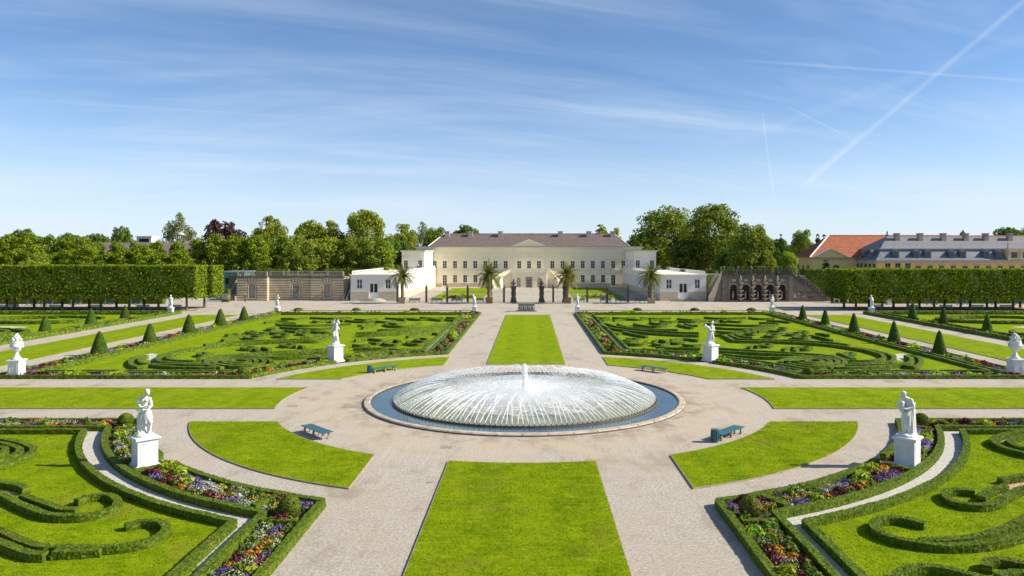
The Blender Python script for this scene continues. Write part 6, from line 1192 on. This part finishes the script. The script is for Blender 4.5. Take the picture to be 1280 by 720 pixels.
# raised terrace behind grotto and cascade carries hedges
for x0, x1, lb in ((PD(322, 340, 162)[0], PD(361, 340, 162)[0], 'clipped hedge on the roof terrace of the grotto, above the first opening'), (PD(408, 340, 162)[0], PD(450, 340, 162)[0], 'clipped hedge on the roof terrace of the grotto, beside the palace pavilion')): low_hedge(x0, x1, 111, 1.5, lb, 4.9, 0.14, 1.6)
struct(MB().box(PD(284, 340, 163)[0], PD(446, 340, 163)[0] , 104 + 8.72, 130, 0, 4.9).obj('terrace_ground', 'far_ground')); struct(MB().box(PD(884, 340, 160)[0] + 1, PD(1000, 340, 160)[0], 105.6, 122, 0, 5.2).obj('terrace_ground', 'far_ground'))
for k, px in enumerate((868, 885, 909, 932, 955, 978)):
    low_hedge(PD(px - 8, 338, 160)[0], PD(px + 8, 338, 160)[0], 109, 1.75, 'block of clipped hedge on the terrace above the cascade wall', 5.2 if px > 884 else 0.0, 0.14, 1.5) if px > 890 else None
low_hedge(PD(852, 338, 175)[0], PD(900, 338, 175)[0], 124, 5.9, 'tall clipped hedge behind the shaded pavilion', 0, 0.16, 2.0)

def crown_mesh(name, rx, rz, zc, n, leaf, mat, seed, clumps=46, flat=0.85, cone=0.0, open_=0.0):
    """clumps of leaf faces spread over and through an uneven crown; gaps stay open between clumps"""
    rng = np.random.default_rng(seed); u = rng.normal(0, 1, (clumps, 3)); u /= np.linalg.norm(u, axis=1, keepdims=True); rad = rng.uniform(0.42, 0.88, clumps) ** 0.8
    cc = u * rad[:, None] * np.array([rx, rx, rz]); t = (cc[:, 2] / rz + 1) / 2; sh = (1 - cone * t)[:, None]; cc[:, :2] *= sh
    cr = rng.uniform(0.13, 0.27, clumps) * (rx + rz) / 2 * (1 - open_ * 0.4) * (1 - cone * 0.45 * t); w = cr ** 2; idx = rng.choice(clumps, n, p=w / w.sum())
    d = rng.normal(0, 1, (n, 3)); d /= np.linalg.norm(d, axis=1, keepdims=True); d[:, 2] = np.abs(d[:, 2]) * np.where(rng.uniform(0, 1, n) < 0.72, 1, -1); rr = cr[idx] * (0.70 + 0.34 * rng.uniform(0, 1, n) ** 0.6) * (1 + rng.normal(0, 0.06, n)); pos = cc[idx] + d * rr[:, None] * np.array([1, 1, flat]); pos[:, 2] += zc
    v, q = leaf_quads(pos, d, leaf, rng, 0.55, 0.7); return np_mesh(name, v, q, mat)
def trunk_mesh(h, r, rx, zc, seed):
    rg = random.Random(seed); m = MB(); m.tube([(0, 0, 0), (0.1, 0, h * 0.4), (0, 0.1, h * 0.75), (0, 0, h)], [r * 1.3, r, r * 0.8, r * 0.5], 9)
    for k in range(7):
        a = k * 0.9 + rg.random(); z = h * rg.uniform(0.45, 0.85); e = Vector((math.cos(a) * rx * 0.65, math.sin(a) * rx * 0.65, z + (zc - z) * rg.uniform(0.6, 1.4) + rx * 0.2)); s0 = Vector((0, 0, z)); m.tube([s0, s0.lerp(e, 0.45) + Vector((0, 0, rx * 0.08)), e], [r * 0.45, r * 0.3, r * 0.1], 6)
    return m.mesh('trunk', 'bark')
TP = {}
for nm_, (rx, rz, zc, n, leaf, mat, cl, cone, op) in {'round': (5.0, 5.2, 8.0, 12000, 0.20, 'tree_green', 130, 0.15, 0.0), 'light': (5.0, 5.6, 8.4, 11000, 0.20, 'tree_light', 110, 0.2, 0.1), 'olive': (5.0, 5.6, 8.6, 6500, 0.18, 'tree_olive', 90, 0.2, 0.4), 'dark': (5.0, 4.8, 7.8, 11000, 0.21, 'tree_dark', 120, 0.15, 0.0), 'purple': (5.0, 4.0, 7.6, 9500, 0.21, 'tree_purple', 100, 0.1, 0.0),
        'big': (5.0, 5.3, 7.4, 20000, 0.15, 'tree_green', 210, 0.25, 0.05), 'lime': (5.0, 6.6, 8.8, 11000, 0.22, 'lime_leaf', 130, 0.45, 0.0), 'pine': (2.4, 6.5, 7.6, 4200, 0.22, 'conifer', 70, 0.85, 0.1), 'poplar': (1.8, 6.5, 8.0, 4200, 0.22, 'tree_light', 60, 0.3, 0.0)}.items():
    TP[nm_] = [(crown_mesh('crown', rx, rz, zc, n, leaf, mat, sum(map(ord, nm_)) + v * 7, cl, 0.85, cone, op), trunk_mesh(zc, 0.38, rx, zc, v + 3), rx, zc + rz) for v in range(2 if nm_ in ('round', 'lime', 'dark', 'big', 'light') else 1)]
def tree(px, ytop, wpx, d, kind, label, group='trees behind the garden', zmin=None):
    c, tr, rx, top = random.choice(TP[kind]); p = PD(px, ytop, d); Hh = p.z; W_ = wpx / F * d / 2
    t = thing({'pine': 'pine_tree', 'poplar': 'poplar_tree'}.get(kind, 'leafy_tree'), label, 'tree', (p.x, p.y, 0), random.random() * 6.28, group); sxy = W_ / rx / (0.98 if kind not in ('pine', 'poplar', 'lime') else 0.8); sz = Hh / (top * 0.985)
    link('crown', c, t).scale = (sxy, sxy, sz); link('trunk', tr, t).scale = (min(sxy, sz * 1.2),) * 2 + (sz,)
G = 'behind the clipped limes, grotto side'
# lime avenue behind the raised hedge on the grotto side
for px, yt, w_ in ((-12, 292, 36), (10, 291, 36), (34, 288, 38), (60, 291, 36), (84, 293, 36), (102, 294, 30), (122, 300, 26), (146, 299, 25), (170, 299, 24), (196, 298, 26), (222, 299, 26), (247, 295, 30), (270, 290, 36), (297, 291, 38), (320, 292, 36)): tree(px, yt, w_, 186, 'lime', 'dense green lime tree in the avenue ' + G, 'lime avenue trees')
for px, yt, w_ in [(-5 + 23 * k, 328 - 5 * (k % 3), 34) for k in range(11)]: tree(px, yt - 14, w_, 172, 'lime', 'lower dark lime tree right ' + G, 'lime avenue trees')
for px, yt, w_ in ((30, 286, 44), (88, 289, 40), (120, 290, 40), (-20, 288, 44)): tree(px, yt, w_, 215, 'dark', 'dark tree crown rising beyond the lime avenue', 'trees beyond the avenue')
tree(48, 315, 34, 160, 'light', 'yellow-green young tree against the dark avenue')
tree(152, 283, 30, 230, 'dark', 'small dark tree rising beside the white rooftop'); tree(223, 267, 46, 255, 'olive', 'pale olive tree rising behind the small cupola'); tree(279, 274, 54, 250, 'purple', 'dark purple copper beech beyond the avenue')
tree(336, 269, 50, 225, 'light', 'light green round tree beside the copper beech'); tree(326, 290, 50, 200, 'round', 'mid green tree below the copper beech'); tree(360, 292, 56, 195, 'round', 'mid green tree behind the grotto, below the tall trees')
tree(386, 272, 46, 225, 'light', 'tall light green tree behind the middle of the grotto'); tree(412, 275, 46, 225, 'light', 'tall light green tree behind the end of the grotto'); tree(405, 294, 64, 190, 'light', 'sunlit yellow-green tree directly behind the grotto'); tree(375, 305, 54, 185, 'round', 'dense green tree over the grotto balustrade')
tree(458, 258, 60, 225, 'light', 'tallest loose-crowned tree behind the white pavilion'); tree(442, 292, 54, 190, 'round', 'dense green tree over the white pavilion'); tree(470, 296, 56, 190, 'round', 'green tree between pavilion and palace wing'); tree(496, 300, 50, 205, 'dark', 'dark green tree beside the palace wing')
tree(505, 279, 42, 238, 'light', 'light green tree above the palace wing roof'); tree(528, 278, 34, 262, 'olive', 'grey-green loose tree above the palace wing roof'); tree(545, 283, 34, 250, 'round', 'green tree touching the end of the palace roof'); tree(484, 292, 46, 222, 'round', 'green tree behind the tall loose-crowned tree')
tree(583, 281, 42, 262, 'dark', 'dark rounded tree rising behind the palace ridge between chimneys'); tree(601, 290, 20, 270, 'purple', 'dark purple tree tip behind the palace ridge'); tree(747, 274, 18, 258, 'poplar', 'narrow sunlit tree tip behind the palace roof'); tree(757, 277, 16, 262, 'poplar', 'narrow sunlit tree tip beside another behind the palace roof'); tree(770, 284, 20, 250, 'light', 'small light tree at the end of the palace roof'); tree(664, 291.5, 12, 265, 'dark', 'low dark tree tip at the middle of the palace ridge')
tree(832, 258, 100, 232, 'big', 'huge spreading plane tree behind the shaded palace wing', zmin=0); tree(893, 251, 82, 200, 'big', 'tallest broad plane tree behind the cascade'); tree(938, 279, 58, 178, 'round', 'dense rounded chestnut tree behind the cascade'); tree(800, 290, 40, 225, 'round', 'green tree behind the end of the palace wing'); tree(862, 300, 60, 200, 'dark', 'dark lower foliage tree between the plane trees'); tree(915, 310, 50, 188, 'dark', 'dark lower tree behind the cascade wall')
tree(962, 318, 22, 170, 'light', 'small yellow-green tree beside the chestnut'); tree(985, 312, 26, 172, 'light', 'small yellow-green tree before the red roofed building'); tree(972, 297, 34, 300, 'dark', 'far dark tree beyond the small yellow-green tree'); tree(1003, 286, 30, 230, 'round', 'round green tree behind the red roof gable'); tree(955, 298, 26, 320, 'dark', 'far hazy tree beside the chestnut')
tree(976, 292, 8, 300, 'pine', 'thin far conifer tip'); tree(1022, 292, 12, 260, 'pine', 'dark cypress tip behind the red roof, narrower'); tree(1030, 292.5, 12, 262, 'pine', 'dark cypress tip beside another behind the red roof'); tree(1033, 324, 16, 168, 'pine', 'blue-green conifer before the yellow gable')
tree(1187, 291, 10, 215, 'light', 'sunlit tree tip behind the slate ridge'); tree(1203, 286, 13, 215, 'dark', 'dark tree tip behind the slate ridge'); tree(1150, 293.5, 8, 215, 'dark', 'tiny tree tip behind the slate ridge'); tree(1258, 282, 44, 230, 'dark', 'broad dark tree behind the far end of the slate roof'); tree(1285, 285, 34, 230, 'dark', 'dark tree beyond the end of the slate roof')
for k in range(26): tree(-30 + 53 * k + random.uniform(-10, 10), 306 + random.uniform(-4, 2), 60, 330, 'dark', 'far dark tree on the skyline behind the buildings', 'far skyline trees')

# ------------------------------------------------------------------ orangery, slate-roofed gallery and background buildings
def build_orangery():
    d = 175; y = d - CD; X = lambda px, dd=d: PD(px, 320, dd)[0]; t = thing('orangery', 'yellow building with red hipped tile roof, white hip line and small pediment', 'building', (0, y, 0)); x0 = X(1014); x1 = x0 + 34; E = 8.9; dep = 10.5
    MB().box(x0, x1, 0.0, dep, 0, E).obj('wall', 'yellow_pale', t); m = MB(); xr0, xr1, yr, zr = x0 + 6.2, x1, dep / 2, 14.2; ov = 0.5
    rows = 14; L = lambda a, b, k: a + (b - a) * k
    for k in range(rows):
        k0, k1 = k / rows, (k + 1) / rows; up = 0.05; xa, xb = L(x0 - ov, xr0, k0), L(x0 - ov, xr0, k1); ya, yb = L(-ov, yr, k0), L(-ov, yr, k1); Ya, Yb = L(dep + ov, yr, k0), L(dep + ov, yr, k1); za, zb = L(E, zr, k0), L(E, zr, k1)
        m.add([(xa, ya, za + up), (x1, ya, za + up), (x1, yb, zb), (xb, yb, zb), (xa, ya, za), (x1, ya, za)], [(0, 1, 2, 3), (4, 5, 1, 0)]); m.add([(xa, Ya, za + up), (xa, ya, za + up), (xb, yb, zb), (xb, Yb, zb)], [(0, 1, 2, 3)]); m.add([(x1, Ya, za), (xa, Ya, za), (xb, Yb, zb), (x1, Yb, zb)], [(0, 1, 2, 3)])
    r = m.obj('roof', 'terracotta_tile', t); MB().tube([(x0 - ov, -ov, E + 0.1), (xr0, yr, zr + 0.05)], 0.17, 8).obj('hip_cap', 'white_wall', r); MB().tube([(xr0, yr, zr), (x1, yr, zr)], 0.15, 8).obj('ridge_cap', 'terracotta_tile', r)
    c = MB().box(x0 - 0.3, x1, -0.35, -0.002, E - 0.35, E - 0.02).obj('cornice', 'stone_trim', t); a, b = X(1017), X(1058); h = E + 1.75
    p = MB().prism([(a, E - 0.02), (b, E - 0.02), ((a + b) / 2, h)], 'y', -0.6, 3.5).obj('pediment', 'yellow_pale', t)
    for e in (a, b): MB().prism([(e, E - 0.01), (e + (0.5 if e == b else -0.5), E - 0.01), ((a + b) / 2, h + 0.35), ((a + b) / 2, h + 0.01)], 'y', -0.8, 3.6).obj('raking_cornice', 'stone_trim', p)
    cx = X(1045); w = MB().prism([(cx - 0.75, 4.0), (cx + 0.75, 4.0)] + [(cx + 0.75 * math.cos(q), 6.4 + 0.75 * math.sin(q)) for q in np.linspace(0, math.pi, 10)], 'y', -0.05, -0.002).obj('arched_window', 'window_glass', t); MB().box(cx - 0.04, cx + 0.04, -0.09, -0.052, 4.0, 7.1).obj('mullion', 'white_paint', w); MB().box(cx - 0.74, cx + 0.74, -0.085, -0.053, 6.34, 6.44).obj('transom', 'white_paint', w)
    for k in range(3):
        yy = 2.0 + 3.2 * k; w = MB().prism([(yy - 0.7, 4.0), (yy + 0.7, 4.0)] + [(yy + 0.7 * math.cos(q), 6.4 + 0.7 * math.sin(q)) for q in np.linspace(0, math.pi, 9)], 'x', x0 - 0.06, x0 - 0.002).obj('arched_window', 'window_glass', t); MB().box(x0 - 0.09, x0 - 0.062, yy - 0.04, yy + 0.04, 4.0, 7.0).obj('mullion', 'white_paint', w)
build_orangery()
def build_gallery():
    d = 165; y = d - CD; X = lambda px, dd=d: PD(px, 320, dd)[0]; t = thing('gallery_building', 'long yellow gallery with blue slate mansard roof, dormers and chimneys', 'building', (0, y, 0)); x0 = X(1096); x1 = X(1420); E, K, Z = 8.35, 10.75, 13.9; dep = 13.5; xe = X(1147)
    wn = [X(p) for p in (1110, 1122.5, 1135)]; wl = [X(1148 + 14.6 * k) for k in range(8)] + [X(1265 + 14.6 * k) for k in range(6)]
    hs = [(x - 0.62, x + 0.62, 6.2, 7.7) for x in wn] + [(x - 0.6, x + 0.6, 5.2, 7.1) for x in wl]; wall_holes(x0, x1, 0, E, hs, 0.3).obj('wall', 'yellow_wall', t); MB().box(x0, x1, 0.31, dep, 0, E - 0.01).obj('wall_core', 'yellow_pale', t)
    wm = window_mesh(1.24, 1.5, ny=2, mat='stone_trim'); wm2 = window_mesh(1.2, 1.9, ny=2, mat='stone_trim')
    for x in wn: put_window(t, wm, x, 0.12, 6.2); MB().box(x - 0.85, x + 0.85, -0.07, -0.002, 7.72, 7.9).obj('lintel', 'stone_trim', t)
    for x in wl: put_window(t, wm2, x, 0.12, 5.2); MB().box(x - 0.85, x + 0.85, -0.07, -0.002, 7.12, 7.35).obj('lintel', 'stone_trim', t)
    for k in range(6): yy = 1.2 + 2.1 * k; MB().box(x0 - 0.08, x0 - 0.002, yy - 0.5, yy + 0.5, 5.4, 7.5).obj('side_window', 'window_glass', t); MB().box(x0 - 0.1, x0 - 0.003, yy + 0.6, yy + 0.85, 0, 8.0).obj('pilaster', 'stone_trim', t)
    MB().box(x0 - 0.3, x1, -0.4, -0.002, E - 0.55, E - 0.02).obj('cornice', 'stone_trim', t); MB().box(x0 - 0.3, x0 - 0.003, -0.001, dep, E - 0.55, E - 0.02).obj('cornice', 'stone_trim', t)
    m = MB(); ins = 1.5; nseg = 7      # concave lower mansard, stepped courses
    prof = [(-0.5 + (ins + 0.5) * (1 - (1 - u) ** 1.7), E + (K - E) * u) for u in np.linspace(0, 1, nseg)]
    for (o0, z0), (o1, z1) in zip(prof[:-1], prof[1:]):
        m.add([(x0 + o0, o0, z0), (x1, o0, z0), (x1, o1, z1 - 0.02), (x0 + o1, o1, z1 - 0.02)], [(0, 1, 2, 3)]); m.add([(x0 + o0, dep - o0, z0), (x0 + o0, o0, z0), (x0 + o1, o1, z1 - 0.02), (x0 + o1, dep - o1, z1 - 0.02)], [(0, 1, 2, 3)])
    lo = m.obj('mansard_roof', 'slate', t); MB().box(x0 + ins - 0.15, x1, ins - 0.18, dep - ins, K, K + 0.2).obj('roof_kerb', 'gutter_metal', t)
    m = MB(); yr = dep / 2; q = [(x0 + ins, ins), (x1, ins)]; rows = 10; L = lambda a, b, k: a + (b - a) * k
    for k in range(rows):
        k0, k1 = k / rows, (k + 1) / rows; up = 0.04; A = L(x0 + ins, x0 + 5.6, k0); B = L(x0 + ins, x0 + 5.6, k1); ya, yb = L(ins, yr, k0), L(ins, yr, k1); Ya, Yb = L(dep - ins, yr, k0), L(dep - ins, yr, k1); za, zb = L(K + 0.2, Z, k0), L(K + 0.2, Z, k1)
        m.add([(A, ya, za + up), (x1, ya, za + up), (x1, yb, zb), (B, yb, zb), (A, ya, za), (x1, ya, za)], [(0, 1, 2, 3), (4, 5, 1, 0)]); m.add([(A, Ya, za), (A, ya, za), (B, yb, zb), (B, Yb, zb)], [(0, 1, 2, 3)]); m.add([(x1, Ya, za), (A, Ya, za), (B, Yb, zb), (x1, Yb, zb)], [(0, 1, 2, 3)])
    up_ = m.obj('upper_roof', 'slate_upper', t); MB().tube([(x0 + 5.6, yr, Z), (x1, yr, Z)], 0.16, 8).obj('ridge_cap', 'terracotta_tile', up_)
    for k, px in enumerate((1121, 1150, 1179, 1207, 1232, 1262)):
        x = X(px, d + 5); ch = MB().box(x - 0.5, x + 0.5, 4.6, 5.6, 12.4, 14.3); ch.box(x - 0.6, x + 0.6, 4.5, 5.7, 14.302, 14.5); ch.obj('chimney', 'grey_stone', up_)
    MB().lathe([(0.25, 13.9), (0.4, 14.2), (0.15, 14.5), (0.2, 14.8), (0.02, 15.2)], 10, (x0 + 5.6, yr, 0)).obj('finial', 'gutter_metal', up_)
    for px in (1121, 1147, 1161, 1190.5, 1205, 1234.5, 1250):
        x = X(px); dm = MB().box(x - 0.62, x + 0.62, 0.15, 2.2, E + 0.25, E + 1.95); dm.prism([(x - 0.75, E + 1.952), (x + 0.75, E + 1.952), (x, E + 2.35)], 'y', 0.05, 2.6); o = dm.obj('dormer', 'slate', lo); MB().box(x - 0.42, x + 0.42, 0.10, 0.148, E + 0.5, E + 1.75).obj('dormer_window', 'window_glass', o)
    for yy in (3.4, 7.4):
        dm = MB().box(x0 + 0.15, x0 + 2.2, yy - 0.6, yy + 0.6, E + 0.3, E + 1.95); dm.prism([(yy - 0.72, E + 1.952), (yy + 0.72, E + 1.952), (yy, E + 2.3)], 'x', x0 + 0.05, x0 + 2.5); o = dm.obj('dormer', 'slate', lo); MB().box(x0 + 0.10, x0 + 0.148, yy - 0.4, yy + 0.4, E + 0.5, E + 1.7).obj('dormer_window', 'window_glass', o)
    # stone attic at the far end
    a = X(1258); w = MB().box(a, a + 12, -0.35, 1.6, E - 0.019, K - 0.1).obj('attic_wall', 'yellow_pale', t)
    for k in range(5): MB().box(a + 2.6 * k, a + 2.6 * k + 0.5, -0.5, -0.352, E, K - 0.1).obj('attic_pilaster', 'stone_trim', w)
    for k in range(4): MB().box(a + 2.6 * k + 0.85, a + 2.6 * k + 2.2, -0.40, -0.353, E + 0.5, K - 0.6).obj('attic_window', 'window_glass', w)
    MB().box(a - 0.2, a + 12, -0.6, 1.6, K - 0.098, K + 0.12).obj('attic_cornice', 'stone_trim', w)
    for k in range(3): f = MB(); cap(f, (a + 0.25 + 5.2 * k, -0.2, K + 0.12), 0.2, (a + 0.25 + 5.2 * k, -0.2, K + 0.9), 0.16, 8); f.ell((a + 0.25 + 5.2 * k, -0.2, K + 1.25), (0.17, 0.17, 0.2), 8, 6); cap(f, (a + 0.2 + 5.2 * k, -0.2, K + 0.9), 0.06, (a + 0.7 + 5.2 * k, -0.2, K + 1.3), 0.05, 6); f.obj('roof_figure', 'grey_stone', w, True)
build_gallery()
def build_back():
    d = 205; X = lambda px, dd=d: PD(px, 320, dd)[0]; t = thing('long_brown_roofed_house', 'long house with brown tiled roof behind the lime avenue', 'building', (0, d - CD, 0)); x0, x1 = X(100), X(250)
    MB().box(x0, x1, 0, 10, 0, 9).obj('wall', 'base_stone', t); r = MB().prism([(-0.6, 9.0), (10.6, 9.0), (5, 12.9)], 'x', x0 - 0.5, x1 + 0.5).obj('roof', 'roof_tile_brown', t)
    t = thing('cupola_tower', 'small round cupola with pale dome above the brown roof', 'tower', (X(226, 235), 235 - CD, 0)); MB().box(-2.2, 2.2, -2.2, 2.2, 0, 13.6).obj('shaft', 'roof_tile_brown', t); o = MB()
    for k in range(8): a = k * math.pi / 4; MB().tube([(1.0 * math.cos(a), 1.0 * math.sin(a), 13.602), (1.0 * math.cos(a), 1.0 * math.sin(a), 15.6)], 0.16, 6).obj('column', 'dark_stone', t)
    MB().lathe([(1.25, 15.602), (1.3, 15.7), (1.05, 16.05), (0.6, 16.35), (0.15, 16.5), (0.12, 16.8), (0.02, 17.0)], 16).obj('dome', 'stone_trim', t, True)
    t = thing('white_rooftop_block', 'small white flat-roofed block peeping over the trees', 'building', (X(180, 260), 260 - CD, 0)); MB().box(-2.6, 2.6, 0, 5, 0, 15.6).obj('wall', 'white_wall', t); MB().box(-2.9, 2.9, -0.3, 5.3, 15.602, 15.9).obj('roof_slab', 'white_wall', t); MB().box(-1.8, 1.8, -0.06, -0.002, 13.8, 15.0).obj('window_band', 'window_glass', t)
    t = thing('teal_pavilion', 'low teal clad building behind the grotto steps', 'building', (X(293, 165), 165 - CD, 0)); MB().box(-2.4, 2.2, 0, 6, 0, 5.6).obj('wall', 'container_teal', t); MB().box(-2.0, 1.8, -0.05, -0.002, 3.0, 4.4).obj('window_band', 'window_glass', t); MB().box(-2.6, 2.4, -0.2, 6.2, 5.602, 5.9).obj('roof_slab', 'gutter_metal', t)
    t = thing('small_gabled_house', 'house with dark red roof glimpsed between the trees', 'building', (X(338, 215), 215 - CD, 0)); MB().box(-5, 5, 0, 9, 0, 8).obj('wall', 'cream_wall', t); MB().prism([(-0.5, 8), (9.5, 8), (4.5, 12.5)], 'x', -5.4, 5.4).obj('roof', 'roof_tile_brown', t)
    for k in range(4): MB().box(-4.2 + 2.3 * k, -3.2 + 2.3 * k, -0.05, -0.002, 5, 6.6).obj('window', 'window_glass', t)
    p = PD(1046, 382, 143); t = thing('notice_board', 'small grey notice board on two legs near the cascade stairs', 'sign', (p.x, p.y, 0)); MB().box(-0.55, 0.55, -0.03, 0.03, 0.95, 1.75).obj('panel', 'sign_grey', t)
    for x in (-0.48, 0.48): MB().box(x - 0.05, x + 0.05, -0.028, 0.028, 0, 0.948).obj('leg', 'sign_grey', t)
    p = PD(281, 376, 148); t = thing('notice_board', 'small dark notice board by the grotto steps', 'sign', (p.x, p.y, 0)); MB().box(-0.6, 0.6, -0.03, 0.03, 0.7, 1.9).obj('panel', 'gutter_metal', t)
    for x in (-0.5, 0.5): MB().box(x - 0.05, x + 0.05, -0.028, 0.028, 0, 0.698).obj('leg', 'dark_iron', t)
build_back()
def person(x, y, z, lb, mats, lean=0.0, h=1.72, rz=0):
    k = h / 1.72; t = thing('person', lb, 'person', (x, y, z), rz); mb = MB()
    chain(mb, [(0, 0, 0.92), (0, 0, 1.15), (lean, 0, 1.42)], [0.155, 0.145, 0.17]); cap(mb, (lean, 0, 1.45), 0.06, (lean * 1.2, 0, 1.53), 0.055); head(mb, (lean * 1.3, -0.01, 1.61), (0, -1, 0), 0.9, 0.5)
    for s_ in (-1, 1): chain(mb, [(lean + 0.19 * s_, 0, 1.40), (lean + 0.26 * s_, 0.02, 1.13), (lean + 0.22 * s_, -0.10, 0.9)], [0.06, 0.048, 0.036]); hand(mb, (lean + 0.22 * s_, -0.10, 0.9), (lean + 0.21 * s_, -0.14, 0.75)); chain(mb, [(0.09 * s_, 0, 0.9), (0.11 * s_, -0.06 * s_, 0.5), (0.12 * s_, 0.08 * s_, 0.07)], [0.10, 0.07, 0.05]); cap(mb, (0.12 * s_, 0.08 * s_, 0.05), 0.045, (0.13 * s_, 0.08 * s_ - 0.16, 0.04), 0.038)
    me = remesh(mb, 'body', 0.03, 2, mats[0]); me.materials.clear()
    for m_ in ('skin', mats[0], mats[1]): me.materials.append(MATS[m_])
    me.polygons.foreach_set('material_index', [0 if p.center.z > 1.47 or (p.center.z < 0.93 and abs(p.center.x - lean) > 0.17 and p.center.z > 0.7) else (1 if p.center.z > 0.92 else 2) for p in me.polygons]); o = link('body', me, t); o.scale = (k,) * 3
p = PD(306.5, 376, 150); person(p.x, p.y, 0, 'person in dark clothes walking past the grotto wall', ('cloth_dark', 'cloth_dark'), rz=1.2)
p = PD(523, 338, 199.5); person(p.x, p.y - 0.6, 5.55, 'person in a pale top leaning at the terrace before the palace wing', ('cloth_pale', 'cloth_purple'))
